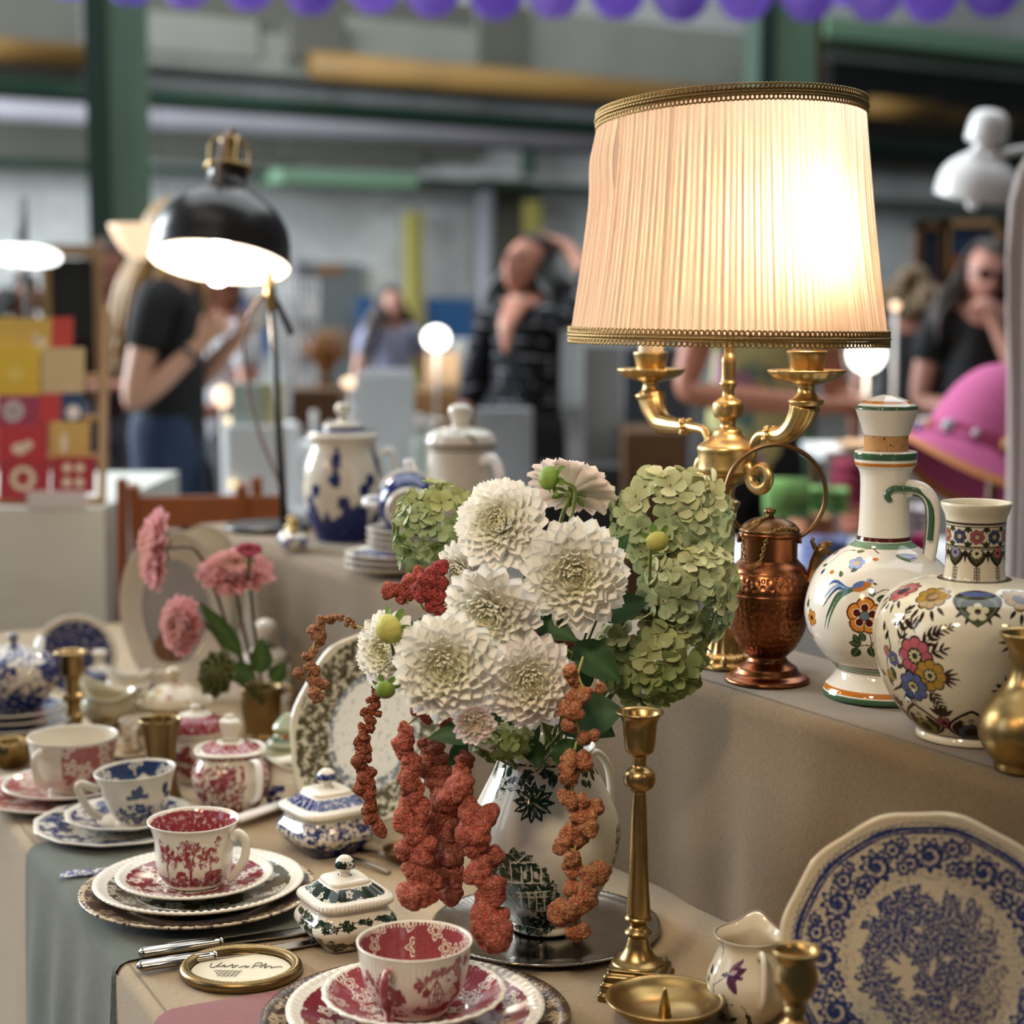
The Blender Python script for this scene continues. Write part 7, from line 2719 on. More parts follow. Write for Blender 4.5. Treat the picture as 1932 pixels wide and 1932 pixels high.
# ------------------------------------------------------------------ card stand at the left
m_cloth = M('grey_white_cloth', hx('#d8dad2'), .9, var=.05, vscale=4, bump=.004, bscale=14)
E0 = atd(196, 958, 3.55)
xr, y0, zt = E0.x, E0.y, E0.z
g = Geo()
nx_, nzz = 60, 14
for j in range(nzz):
    z = zt - (zt - .01) * j / (nzz - 1)
g2 = []
xs = np.linspace(xr - 1.3, xr, nx_)
V = []
for j in range(nzz):
    u = j / (nzz - 1)
    z = zt + (.01 - zt) * u
    V += [(x, y0 - .02 * u - .02 * u * math.sin(x * 16 + 2.5 * u), z) for x in xs]
g.add(np.array(V), gridF(nzz, nx_))
V = [(x, y, zt) for y in (y0 + .8, y0) for x in xs]
g.add(np.array(V), gridF(2, nx_))
V = [(xr, y, z) for z in (zt, .01) for y in (y0, y0 + .8)]
g.add(np.array(V), gridF(2, 2))
tag(g.obj('white_table', m_cloth), 'table under a greyish white cloth at the left, carrying the card stand', 'table')
k = 3.62 / FPX
rk = thing('card_rack', 'stepped wooden rack full of yellow and red greeting cards on the white table', 'rack', (xr - .17, y0 + .02, zt))
rowz = [.0, .085, .165, .25]
g = Geo()
for i, rz_ in enumerate(rowz):
    g.box(-.22, .03 + i * .055, rz_, .15 - i * .012, .075 + i * .055, rz_ + .012)
g.obj('shelves', m_wood2, rk, smooth=False)
for x in (-.22, .152):
    bar(Geo(), (x, .04, 0), (x - (.03 if x > 0 else 0), .26, .40), .012, .05).obj('side', m_wood2, rk, smooth=False)
cards = [  # px0, py0, px1, py1, colour, row, emblem, label
    (-10, 598, 30, 668, '#d9b95a', 3, None, 'pale yellow card at the left end of the top row'), (22, 600, 100, 672, '#d6b45c', 3, 'c', 'mustard yellow card in the middle of the top row'),
    (100, 598, 140, 662, '#c4473f', 3, None, 'bright red card at the right end of the top row'),
    (-14, 655, 76, 746, '#e3c343', 2, 'y', 'bright yellow card at the left of the second row'), (80, 656, 160, 742, '#d4c191', 2, 'g', 'large cream card at the right of the second row'),
    (-8, 746, 74, 806, '#9a3c58', 1, 'd', 'plum card with white daisy at the left of the third row'), (72, 744, 118, 800, '#c03c3e', 1, None, 'plain red card in the middle of the third row'), (114, 742, 154, 800, '#23436b', 1, 'm', 'navy card with white disc in the third row'),
    (-8, 804, 86, 872, '#b8333b', 0, 'p', 'red card with white bird at the left of the fourth row'), (92, 796, 166, 866, '#cba85e', 0, 'v', 'ochre card with white bottle shape in the fourth row'),
    (-8, 868, 88, 944, '#a52c38', -1, 'f', 'crimson card with cream leaf wreath at the bottom left of the rack'), (92, 864, 174, 932, '#9c2632', -1, 'h', 'crimson card with four cream stars at the bottom right of the rack')]
m_em = M('cream_print', hx('#e6d8bc'), .6, var=.03)
m_emw = M('white_print', hx('#ebe4e0'), .6, var=.03)
for (a, b, c, d_, col, row, em, lb) in cards:
    yy = y0 + .04 + .055 * (row + 1)
    Zc = (yy * cP - (zt + .2 - CAMZ) * sP)
    p0_, p1_ = atd(a, d_, Zc), atd(c, b, Zc)
    ca = thing('greeting_card', lb, 'card', ((p0_.x + p1_.x) / 2, yy, p0_.z), 0, 'greeting cards on the rack')
    w, h = (p1_.x - p0_.x), (p1_.z - p0_.z)
    V = [(-w / 2, -.004, 0), (w / 2, -.004, 0), (w / 2, .012, h), (-w / 2, .012, h), (-w / 2, 0, 0), (w / 2, 0, 0), (w / 2, .016, h), (-w / 2, .016, h)]
    F = [(0, 1, 2, 3), (7, 6, 5, 4), (0, 4, 5, 1), (3, 2, 6, 7), (0, 3, 7, 4), (1, 5, 6, 2)]
    Geo().add(V, F).obj('sheet', M('card_' + col, hx(col), .6, var=.05), ca, smooth=False)
    if em:
        g = Geo()

        def disc(x, z, r, rz2=None):
            n_ = 20
            f = np.linspace(0, 2 * PI, n_, endpoint=False)
            zz = z + (rz2 or r) * np.sin(f)
            g.add(np.column_stack([x + r * np.cos(f), -.0052 + .016 * zz / h, zz]), [list(range(n_))])
        if em == 'd':
            for i in range(11):
                disc(.012 * math.cos(i * .571) - .01, h * .5 + .012 * math.sin(i * .571), .010)
        elif em == 'm':
            disc(.004, h * .38, .015)
        elif em in 'pc':
            disc(-.005 if em == 'p' else .02, h * .36, .017, .012), disc(.012, h * .46, .010)
        elif em == 'v':
            disc(-.012, h * .42, .008, .022)
        elif em == 'f':
            for i in range(12):
                disc(-.002 + .02 * math.cos(i * .524), h * .52 + .02 * math.sin(i * .524), .007, .005)
        elif em == 'h':
            for x in (-.012, .014):
                for z in (.3, .7):
                    disc(x, h * z, .009)
        elif em == 'y':
            disc(0, h * .45, .018)
        else:
            disc(.016, h * .12, .012, .006)
        g.obj('print', m_emw if em in 'dm' else (M('pale_yellow_print', hx('#ead36c'), .6) if em == 'y' else m_em), ca, smooth=False)
p0_ = atd(56, 958, 3.56)
p1_ = atd(166, 926, 3.56)
g = Geo().box(-(p1_.x - p0_.x) / 2, -.004, 0, (p1_.x - p0_.x) / 2, 0, p1_.z - p0_.z)
tag(g.obj('price_sign', M('white_card', hx('#d9d2d4'), .6, var=.03), None, ((p0_.x + p1_.x) / 2, y0 - .002, zt), smooth=False), 'small white sign at the foot of the card rack', 'sign')


m_glaze_w = M('white_lamp_enamel', (.78, .76, .74), .3, var=.03)
h_ = atd(45, 486, 4.35)
k = 4.35 / FPX
dl = thing('disc_lamp', 'flat white shining disc lamp over the card rack, cut by the left edge', 'lamp', (h_.x, h_.y, zt))
Rd = frame((0, .24, 1))
L = lathe(prof([(0, -3), (62, -3), (68, 0), (70, 5), (64, 9), (0, 10)], k, 30), 56)
Geo().add(L['V'] @ Rd.T + np.array([0, 0, h_.z - zt]), L['F']).obj('disc', M('lit_white_disc', (1, 1, 1), .4, emit=((.95, 1, .96), 3)), dl)
Geo().add(*sphere((-8 * k, -.03, h_.z - zt - 24 * k), 12 * k, 14, 10)).obj('hanging_bulb', m_glaze_w, dl)  # small bulb hanging below the disc, built unlit
Geo().tube([(-30 * k, .16, 0), (-30 * k, .16, h_.z - zt + .16), (-20 * k, .04, h_.z - zt + .012)], .009, 8).obj('post', M('dim_steel', (.18, .18, .18), .5), dl)

# glowing glass bowl lamp behind the black desk lamp
hp_ = atd(262, 424, 5.2)
k = 5.2 / FPX
bw = thing('glass_bowl_lamp', 'glowing peach glass bowl lamp hanging left of the black desk lamp', 'lamp', hp_)
mg = bpy.data.materials.new('lit_peach_glass')
t = NT(mg)
nz = t.math('MULTIPLY_ADD', t.noise(t.coord(), 6, 2), .3, .75)
t.done(t.bsdf((.9, .66, .45), .3, 0, .5, None, Emission_Color=t.mix(1.0, (1.0, .70, .44), nz, 'MULTIPLY'), Emission_Strength=1.0))
L = lathe(prof([(0, -64), (12, -63), (30, -50), (46, -26), (56, -4), (57, 0), (54, 0), (44, -26), (28, -48), (0, -60)], k, 40), 48)
Geo().add(L['V'], L['F']).obj('bowl', mg, bw)
g = Geo()
for a in (0, 2.1, 4.2):
    g.tube([(55 * k * math.cos(a), 55 * k * math.sin(a), 0), (0, 0, 1.2)], .0012, 6)
g.tube([(0, 0, 1.2), (0, 0, 3.2)], .0015, 6)
g.obj('suspension', M('thin_dark_wire', (.03, .03, .03), .6), bw)
# framed black panel on an easel, behind the cards
ep = atd(140, 640, 6.6)
k = 6.6 / FPX
ea = thing('framed_panel', 'black panel in a light wooden frame behind the card rack', 'panel', (ep.x, ep.y, 0), .1)
z0_, z1_ = atd(0, 640, 6.6).z, atd(0, 474, 6.6).z
for x in (-48 * k, 48 * k):
    bar(Geo(), (x, 0, 0), (x, 0, z1_), .045, .03).obj('frame_post', m_wood2, ea, smooth=False)
bar(Geo(), (-48 * k, 0, z1_), (48 * k, 0, z1_), .03, .045).obj('frame_rail', m_wood2, ea, smooth=False)
Geo().box(-40 * k, .005, z0_, 40 * k, .02, z1_ - .03).obj('panel', m_black, ea, smooth=False)

# ------------------------------------------------------------------ the white lamp at the right, bell shaped like the black one
h_ = atd(1838, 372, 4.6)
kk_ = 150 / 270 * 4.6 / FPX
wl, R_, o_ = bell_lamp('desk_lamp', 'white bell shaped lamp hanging in the upper right corner', (h_.x + .35, h_.y + .05, .75), h_, (.12, -.22, 1), kk_, m_glaze_w, m_glaze_w, 0, False)
L = lathe(prof([(40, 182), (66, 186), (68, 215), (60, 265), (40, 288), (0, 296)], kk_, 30), 40)
Geo().add(L['V'] @ R_.T + o_, L['F']).obj('cap_cover', m_glaze_w, wl)
q = spl([o_ + R_ @ np.array([60 * kk_, 0, 140 * kk_]), o_ + np.array([.16, .0, .12]), np.array([.02, 0, .9]), np.array([0, 0, .0])], 30)
Geo().tube(q, .011, 10).obj('post', m_glaze_w, wl)

# ------------------------------------------------------------------ the pink straw hat at the right
hp_ = atd(1868, 868, 3.7)
k = 3.7 / FPX
ht = thing('straw_hat', 'pink crocheted hat with orange brim edge and beaded band at the right', 'hat', hp_, 0)
m_hat = M('pink_straw', hx('#c25a8e'), .8, var=.14, vscale=180, bump=.002, bscale=400)
m_hatd = M('magenta_band', hx('#a0305f'), .7, var=.1)
m_hato = M('orange_straw', hx('#c07a48'), .8, var=.15, vscale=120)
Rh = frame((.40, .18, .9), 0)
L = lathe(prof([(128, 0), (126, 20), (118, 70), (102, 120), (76, 158), (40, 182), (14, 190), (0, 191)], k, 50), 80, wob=lambda th, i: 1 + .02 * np.cos(3 * th + .5))
Geo().add((L['V'] + np.array([.02, 0, 0])) @ Rh.T, L['F'], pv=L['pv']).obj('crown', m_hat, ht)
a = np.linspace(0, 2 * PI, 96, endpoint=False)
V, VO = [], []
for i, u in enumerate(np.linspace(0, 1, 14)):
    r = (127 + 46 * u) * k
    V.append(np.column_stack([r * np.cos(a) + .02, r * np.sin(a), (-2 - 46 * u ** 1.3 - 22 * u * np.cos(a * 2 + 1.2)) * k]))
Geo().add(np.concatenate(V[:11]) @ Rh.T, gridF(11, 96, True)).obj('brim', m_hat, ht)
Geo().add(np.concatenate(V[10:]) @ Rh.T, gridF(4, 96, True)).obj('brim_edge', m_hato, ht)
L = lathe(prof([(129.5, 4), (129, 24)], k, 6), 80)
Geo().add((L['V'] + np.array([.02, 0, 0])) @ Rh.T, L['F']).obj('band', m_hatd, ht)
bc = [hx('#b8a8b4'), hx('#c79a58'), hx('#6a5a8a'), hx('#c98a5a'), hx('#a8b0b8')]
for i in range(14):
    f = 2 * PI * i / 14
    Geo().add(*sphere(np.array([(131 * math.cos(f)) * k + .02, 131 * math.sin(f) * k, 14 * k]) @ Rh.T, (9 if i % 2 else 13) * k, 10, 8)).obj('bead', M(f'bead_{i % 5}', bc[i % 5], .4), ht)
Geo().tube([(0, .02, -hp_.z + .76), (.02, .02, .08)], .012, 10).obj('hat_post', m_wood3, ht)

# ------------------------------------------------------------------ tables and goods in the hall
def htable(name, label, px0, px1, Z, z, dep, mat, cat='table'):
    a, b = atd(px0, 585, Z), atd(px1, 585, Z)
    g = Geo().box(0, 0, z - .03, b.x - a.x, dep, z)
    t_ = thing(name, label, cat, (a.x, a.y, 0))
    g.obj('top', mat, t_, smooth=False)
    Geo().box(.0, -.004, .05, b.x - a.x, .0, z).obj('front_cloth', mat, t_, smooth=False)
    w = b.x - a.x
    for x in (.05, w - .05):
        for y in (.05, dep - .05):
            Geo().box(x - .02, y - .02, 0, x + .02, y + .02, z - .03).obj('leg', m_wood3, t_, smooth=False)
    return t_


m_wcl = M('white_tablecloth', hx('#e2e5e6'), .9, var=.04)
htable('goods_table', 'white clothed table with bottles in the middle of the hall', 405, 1012, 4.9, .78, 1.0, m_wcl)
htable('goods_table', 'brown wooden table far back before the woman in lavender', 520, 935, 7.4, .86, 1.0, m_wood3)
htable('goods_table', 'table heaped with coloured fabrics behind the copper pot', 1330, 1930, 4.1, .74, .55, m_wcl)
htable('goods_table', 'light table with trays further back, right of the decanter stopper', 1560, 1960, 5.3, .92, .42, m_wcl)


def hbox(name, label, cat, px0, py0, px1, py1, Z, dep, mat, group=None, rotz=0.0, zbase=None):
    a, b = atd(px0, py1, Z), atd(px1, py0, Z)
    w = b.x - a.x
    z0 = a.z if zbase is None else zbase
    o = Geo().box(-w / 2, 0, 0, w / 2, dep, b.z - z0).obj(name, mat, None, ((a.x + b.x) / 2, a.y, z0), rotz, False, .004)
    return tag(o, label, cat, group)


ZT = .78
m_pw = M('white_card_box', hx('#eef1f3'), .6, var=.04)
m_pc = M('pale_grey_card', hx('#d3dade'), .6, var=.05)
hbox('display_board', 'tall pale grey display board with white top on the white table', 'board', 672, 706, 782, 900, 5.3, .04, m_pc, None, .06, ZT)
hbox('display_board', 'white card standing on top of the pale grey board', 'card', 684, 696, 778, 722, 5.28, .02, M('bright_white_card', hx('#dfe2e4'), .6, var=.02), None, .06)
hbox('box', 'white box with green lid at the left end of the white table', 'box', 436, 722, 494, 802, 5.0, .05, M('pale_green_card', hx('#b4c4bc'), .6, var=.1, vscale=12), None, .1, 1.02)
hbox('box', 'pale yellow and white card beside the pale green one', 'box', 494, 722, 532, 800, 5.02, .05, M('pale_yellow_card', hx('#c8c49c'), .6, var=.1, vscale=12), None, -.1, 1.02)
hbox('box', 'grey white carton carrying the green and yellow cards', 'box', 430, 802, 548, 930, 5.0, .2, m_pw, None, 0, ZT)
hbox('box', 'long white carton behind the blue jar', 'box', 556, 836, 620, 930, 5.2, .15, m_pw, None, 0, ZT)
hbox('crate', 'brown wooden crate on the far table under the lit display', 'crate', 770, 736, 884, 800, 7.7, .3, M('pale_crate_wood', hx('#8a6a42'), .6, var=.2, vscale=9), None, 0, .86)
hbox('crate', 'wooden crate at the far table left of the dried grass', 'crate', 548, 735, 640, 830, 7.5, .3, m_wood3, None, 0, 0.86)
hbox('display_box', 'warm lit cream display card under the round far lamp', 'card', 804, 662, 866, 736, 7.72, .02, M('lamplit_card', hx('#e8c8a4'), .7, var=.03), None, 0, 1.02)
hbox('display_box', 'grey white box beside the lit display card', 'box', 850, 640, 884, 736, 7.8, .1, m_pc, None, 0, 1.02)
hbox('sign_box', 'dark box with white blurred lettering before the person in black', 'box', 898, 772, 1005, 872, 5.6, .1, M('speckled_grey_print', hx('#8d8f92'), .7, var=.5, vscale=60), None, 0, ZT)
hbox('carton', 'brown carton on the floor behind the lamp arms', 'box', 1176, 812, 1292, 1010, 6.2, .4, m_wood3, None, 0, .0)
hbox('garment', 'pale grey cloth hanging to the right of the person in black', 'cloth', 1100, 650, 1172, 1000, 6.6, .05, M('pale_grey_hanging_cloth', hx('#a5a8aa'), .9, var=.12, vscale=9), None, 0, .0)
hbox('garment', 'slate grey cloth hanging behind the left candle arm', 'cloth', 1176, 655, 1300, 900, 7.0, .05, M('slate_hanging_cloth', hx('#54565c'), .9, var=.15, vscale=9), None, 0, .0)
hbox('bin', 'black bin on the floor between the bouquet and the person in black', 'bin', 1022, 880, 1172, 1100, 5.75, .22, m_black, None, 0, .0)
# bottles
BL = ['just left of the blue jar, behind its handle', 'second to the left of the blue jar lid', 'mint green cap row, left of the jar knob', 'behind the blue jar knob', 'right of the display board', 'second right of the display board', 'third right of the display board, behind the coffee pot', 'before the dark lettered box', 'leftmost, before the grey white carton', 'second from the left, before the carton']
for i, (px, h_, r_, c) in enumerate(((560, 150, 16, 0), (590, 170, 15, 1), (622, 140, 17, 0), (655, 160, 15, 1), (790, 165, 17, 2), (812, 150, 16, 0), (836, 130, 16, 1), (905, 110, 18, 0), (470, 95, 15, 1), (515, 90, 15, 0))):
    Zb_ = 5.1 + .12 * (i % 3)
    p = atd(px, 585, Zb_)
    k = Zb_ / FPX
    b = thing('bottle', f'white bottle on the white table, {BL[i]}', 'bottle', (p.x, p.y, ZT), 0, 'white bottles on the white table')
    L = lathe(prof([(0, 0), (r_, 0), (r_, 4), (r_, h_ * .62), (r_ * .7, h_ * .72), (r_ * .36, h_ * .78), (r_ * .36, h_ * .86)], k, 30), 28)
    Geo().add(L['V'], L['F']).obj('body', [m_pw, m_pc, M('mint_bottle', hx('#b4c0b8'), .4)][c], b)
    L = lathe(prof([(r_ * .42, h_ * .84), (r_ * .44, h_), (0, h_)], k, 10), 20)
    Geo().add(L['V'], L['F']).obj('cap', m_glaze_w, b)
# dried grass in a vase
p = atd(612, 585, 7.95)
dv = thing('dried_grass', 'bunch of brown dried grass in a vase on the far table', 'dried grass', (p.x, p.y, .86))
L = lathe(np.array([(1e-4, 0), (.05, 0), (.06, .06), (.035, .16), (.04, .18)]), 28)
Geo().add(L['V'], L['F']).obj('vase', m_wood3, dv)
g = Geo()
rd = random.Random(9)
for i in range(90):
    a, sp_ = rd.uniform(0, 6.3), rd.uniform(.02, .13)
    g.tube(spl([(0, 0, .16), (sp_ * .4 * math.cos(a), sp_ * .4 * math.sin(a), .26), (sp_ * math.cos(a), sp_ * math.sin(a), rd.uniform(.30, .42))], 8), [.002, .002, .003, .005, .007, .007, .005, .002], 5)
go = g.obj('stalks', M('dried_grass', hx('#9a6c40'), .8, var=.2), dv)
go['kind'] = 'stuff'
# white wire rack
p = atd(568, 585, 8.4)
k = 8.4 / FPX
wr = thing('wire_rack', 'white wire rack crowded with small pale goods right of the desk lamp post', 'rack', (p.x, p.y, 0))
g = Geo()
for i in range(7):
    x = (-32 + i * 64 / 6) * k
    g.tube([(x, 0, .7), (x, 0, 1.5)], .005, 6)
for i in range(11):
    z = .74 + i * .075
    g.tube([(-32 * k, 0, z), (32 * k, 0, z)], .005, 6)
g.obj('grid', m_glaze_w, wr)
rd = random.Random(12)
for i in range(16):
    x, z = (-24 + (i % 4) * 16) * k, .80 + (i // 4) * .17
    b = Geo().box(-.014, -.05, 0, .014 + rd.uniform(0, .01), -.012, rd.uniform(.06, .12)).obj('small_packet', [m_pw, m_pc, m_glaze_w][i % 3], None, (p.x + x, p.y, z), 0, False)
    tag(b, f'small pale packet on the white wire rack, row {["one", "two", "three", "four"][i // 4]} from below, {["first", "second", "third", "fourth"][i % 4]} from left', 'packet', 'packets on the wire rack')
# far little lamps and lights
m_lit = M('lit_white_globe', (1, 1, 1), .4, emit=((1, .95, .85), 5))
m_litw = M('lit_warm_globe', (1, .8, .6), .4, emit=((1, .62, .36), 1.3))
m_lity = M('lit_amber_globe', (1, .8, .5), .4, emit=((1, .72, .34), 1.0))


def globe(label, px, py, Z, r_px, mat, foot, energy=0, sc=(1, 1, 1), stem=True):
    p = atd(px, py, Z)
    r = r_px * Z / FPX
    t_ = thing('globe_lamp', label, 'lamp', (p.x, p.y, foot))
    V_, F_ = sphere((0, 0, p.z - foot), r, 24, 16, (1, 1, 1))
    V_ = (V_ - np.array([0, 0, p.z - foot])) * np.array(sc) + np.array([0, 0, p.z - foot])
    Geo().add(V_, F_).obj('globe', mat, t_)
    Geo().tube([(0, 0, 0), (0, 0, p.z - foot - r * .9 * sc[2])], .007, 8).obj('stem', m_glaze_w, t_)
    L = lathe(np.array([(1e-4, 0), (.05, 0), (.05, .012), (1e-4, .014)]), 28)
    Geo().add(L['V'], L['F']).obj('base', m_glaze_w, t_)
    if energy:
        lamp('globe_light', 'POINT', (p.x, p.y - r - .04, p.z), energy, (1, .85, .65), .03)
    return t_


globe('bright round lamp just under the right end of the lampshade', 1635, 668, 5.5, 34, m_lit, .92, 2.5)
globe('small round lamp shining far back left of the person in black', 823, 638, 7.6, 24, m_lit, .86, 2.0, (1, .5, .9))
globe('tiny warm light to the right of the lampshade', 1690, 577, 5.6, 9, m_litw, .92)
globe('peach glowing light beside the blond woman', 420, 748, 5.2, 17, m_litw, ZT, 0, (1, 1, 1.25))
globe('small amber light under the peach glowing one', 432, 794, 5.1, 8, m_lity, ZT)
globe('small amber light low between chair and desk lamp post', 440, 914, 4.98, 8, m_lity, ZT)
globe('flat warm light beside the display board', 660, 722, 5.4, 13, m_litw, ZT, 0, (1.3, 1, .8))
# fabrics on the right table
FT = .74
fabs = [('#6f9a52', 1452, 920, 1530, 985, 'roll', 'bright green fabric roll at the left of the fabric heap'), ('#7fae66', 1520, 925, 1610, 975, 'fold', 'light green folded fabric behind the copper pot'),
        ('#c98a6a', 1500, 975, 1580, 1030, 'fold', 'orange patterned folded fabric behind the copper spout'), ('#7f8ab8', 1520, 1020, 1610, 1075, 'fold', 'blue folded fabric behind the copper spout'),
        ('#b85a7a', 1560, 1050, 1640, 1100, 'fold', 'pink folded fabric left of the decanter neck'), ('#b02a62', 1690, 1010, 1760, 1065, 'fold', 'magenta folded fabric behind the decanter handle'),
        ('#d8ccd0', 1690, 960, 1760, 1012, 'fold', 'white folded fabric above the magenta one'), ('#c9826a', 1600, 830, 1690, 890, 'fold', 'salmon folded fabric left of the decanter stopper'), ('#8a2c44', 1580, 870, 1660, 960, 'fold', 'wine red fabric behind the decanter neck'),
        ('#c98a5a', 1880, 940, 1990, 985, 'fold', 'orange fabric under the pink hat'), ('#3a3a40', 1860, 985, 1990, 1090, 'fold', 'black folded fabric at the right edge')]
for i, (c, a, b, c2, d2, kind, lb) in enumerate(fabs):
    Zf = 4.15 + .08 * (i % 3) if b > 900 else 4.75
    p0_, p1_ = atd(a, d2, Zf), atd(c2, b, Zf)
    w = p1_.x - p0_.x
    mt = M('fabric_' + c, hx(c), .9, var=.18, vscale=26, bump=.003, bscale=60)
    if kind == 'roll':
        g = Geo().tube([(-w / 2, .06, .05), (w / 2, .06, .05)], .05, 24)
    else:
        g = Geo()
        n_ = 4
        hh = p1_.z - p0_.z
        for j in range(n_):
            q = spl([(-w / 2, 0, 0), (-w * .2, -.01, .006), (w * .2, .006, -.004), (w / 2, 0, 0)], 16) + np.array([0, .08, hh * (j + .5) / n_])
            g.tube(q, hh / n_ * .62, 14, flat=1.0)
            V_ = g.V[-1]
            V_[:, 1] = .08 + (V_[:, 1] - .08) * 4
    if i == 7:
        p0_.z = FT
    o = g.obj('folded_fabric' if kind == 'fold' else 'fabric_roll', mt, None, ((p0_.x + p1_.x) / 2, p0_.y, p0_.z))
    tag(o, lb, 'fabric', 'fabrics heaped on the right table')
for i, (px, py, r_, c, lb) in enumerate(((1640, 788, 62, '#d8b490', 'round pale tray lit by the round lamp'), (1700, 768, 60, '#c0705a', 'round coral tray behind the pale one'), (1745, 800, 50, '#b8b4ac', 'round grey white tray right of the decanter stopper'))):
    p = atd(px, py, 5.35 + .1 * i)
    kz = 5.4 / FPX
    L = lathe(np.array([(1e-4, 0), (r_ * .8, 0), (r_, 12), (r_ * .98, 14), (r_ * .8, 4), (1e-4, 4)]) * kz, 48)
    tag(Geo().add(L['V'], L['F']).obj('tray', M('tray_' + c, hx(c), .5), None, (p.x, p.y, .925 + .03 * i)), lb, 'tray', 'trays on the light table')
# picture frames far right
for i, (a, b, c, d2, inn, lb) in enumerate(((1738, 418, 1800, 632, '#22344c', 'tall narrow wooden frame with dark blue picture left of the woman in sunglasses'), (1792, 412, 1905, 530, '#2b4468', 'wide wooden frame with blue and orange picture above the woman in sunglasses'))):
    Zf = 7.0
    p0_, p1_ = atd(a, d2, Zf), atd(c, b, Zf)
    w, h = p1_.x - p0_.x, p1_.z - p0_.z
    f = thing('picture_frame', lb, 'picture', ((p0_.x + p1_.x) / 2, atd(1850, 585, 7.05).y + .10, p0_.z))
    for (x0, z0, x1, z1) in ((-w / 2, 0, -w / 2 + .03, h), (w / 2 - .03, 0, w / 2, h), (-w / 2, 0, w / 2, .03), (-w / 2, h - .03, w / 2, h)):
        Geo().box(x0, -.015, z0, x1, .02, z1).obj('moulding', m_wood2 if i else m_wood3, f, smooth=False)
    Geo().box(-w / 2 + .02, .0, .02, w / 2 - .02, .01, h - .02).obj('picture', M('picture_' + inn, hx(inn), .7, var=.4, vscale=5), f, smooth=False)
    if i:
        Geo().box(-w / 2 + .03, -.006, .03, -w * .12, 0, h * .42).obj('orange_patch', M('orange_print', hx('#a0502a'), .7, var=.2), f, smooth=False)
bk = thing('partition', 'dark wooden partition carrying the picture frames at the far right', 'partition', (atd(1850, 585, 7.05).x, atd(1850, 585, 7.05).y, 0))
Geo().box(-.24, .12, 0, .30, .15, 1.72).obj('panel', M('dark_partition', hx('#3a3128'), .8, var=.2, vscale=4), bk, smooth=False)

# ------------------------------------------------------------------ people
def skin_mesh(verts, edges, radii, root=0, sub=2):
    me = bpy.data.meshes.new('tmp_skin')
    me.from_pydata([tuple(v) for v in verts], [tuple(e) for e in edges], [])
    o = bpy.data.objects.new('tmp_skin', me)
    COL.objects.link(o)
    sk = o.modifiers.new('skin', 'SKIN')
    sk.use_smooth_shade = True
    sk.branch_smoothing = .4
    for i, r in enumerate(radii):
        me.skin_vertices[0].data[i].radius = r if isinstance(r, tuple) else (r, r)
        me.skin_vertices[0].data[i].use_root = (i == root)
    if sub:
        m = o.modifiers.new('sub', 'SUBSURF')
        m.levels = m.render_levels = sub
    bpy.context.view_layer.update()
    ev = o.evaluated_get(bpy.context.evaluated_depsgraph_get())
    em = ev.to_mesh()
    V = np.empty(len(em.vertices) * 3)
    em.vertices.foreach_get('co', V)
    F = [list(p.vertices) for p in em.polygons]
    ev.to_mesh_clear()
    bpy.data.objects.remove(o)
    bpy.data.meshes.remove(me)
    return V.reshape(-1, 3), F


def v3(*a):
    return np.array(a, float)


def hand_chain(sk, wi, wrist, d, n, side, curl=.5, s=1.0):
    """palm and five separate fingers grown from the wrist vertex wi"""
    d = d / np.linalg.norm(d)
    n = n - d * (n @ d)
    n = n / np.linalg.norm(n)
    w = np.cross(d, n) * side
    verts, edges, radii = sk
    def add(p, r, parent):
        verts.append(p)
        radii.append(r)
        edges.append((parent, len(verts) - 1))
        return len(verts) - 1
    pm = add(wrist + d * .05 * s, (.026 * s, .026 * s), wi)
    for off, ln in ((-.030, .062), (-.010, .075), (.011, .070), (.031, .055)):
        b = add(wrist + (d * .092 + w * off) * s, .0105 * s, pm)
        m = add(verts[b] + (d * math.cos(curl) + n * math.sin(curl)) * ln * .5 * s, .0095 * s, b)
        add(verts[m] + (d * math.cos(curl * 2.2) + n * math.sin(curl * 2.2)) * ln * .5 * s, .0075 * s, m)
    t_ = add(wrist + (d * .045 - w * .036 + n * .008) * s, .0115 * s, pm)
    add(verts[t_] + (d * .035 - w * .018 + n * .02) * s, .009 * s, t_)


def head_mesh(c, R, s=1.0):
    V, F = sphere((0, 0, 0), 1.0, 40, 30)
    x, y, z = V[:, 0].copy(), V[:, 1].copy(), V[:, 2].copy()
    sx = .074 * (1 - .26 * np.clip(-z - .1, 0, 1) ** 1.2)
    V[:, 0] = x * sx
    fr = np.clip(-y, 0, 1)
    V[:, 1] = y * .094 - fr * .006 * np.clip(-z, 0, 1) + .012 * np.clip(-z - .3, 0, 1) * (y > 0)
    V[:, 2] = z * .116
    def bump(px, pz, rx, rz, h):
        k = np.exp(-((V[:, 0] - px) / rx) ** 2 - ((V[:, 2] - pz) / rz) ** 2) * (y < -.2)
        V[:, 1] -= h * k
    bump(0, -.018, .011, .026, .022)                      # nose
    bump(0, -.032, .014, .009, .008)
    for sx_ in (-1, 1):
        bump(sx_ * .030, .004, .016, .011, -.010)         # eye hollows
        bump(sx_ * .036, -.030, .02, .02, .004)           # cheeks
    bump(0, .018, .045, .012, .005)                       # brow
    bump(0, -.062, .022, .009, .006)                      # lips
    bump(0, -.092, .022, .014, .009)                      # chin
    g = [(V, F)]
    for sx_ in (-1, 1):
        g.append(sphere((sx_ * .076, .012, -.012), .026, 12, 10, (.35, .7, 1.1)))
    return [((v * s) @ R.T + c, f) for v, f in g]


M_SKIN = {}


def skin_mat(c):
    return M('skin_' + c, hx(c), .5, var=.06, vscale=20)


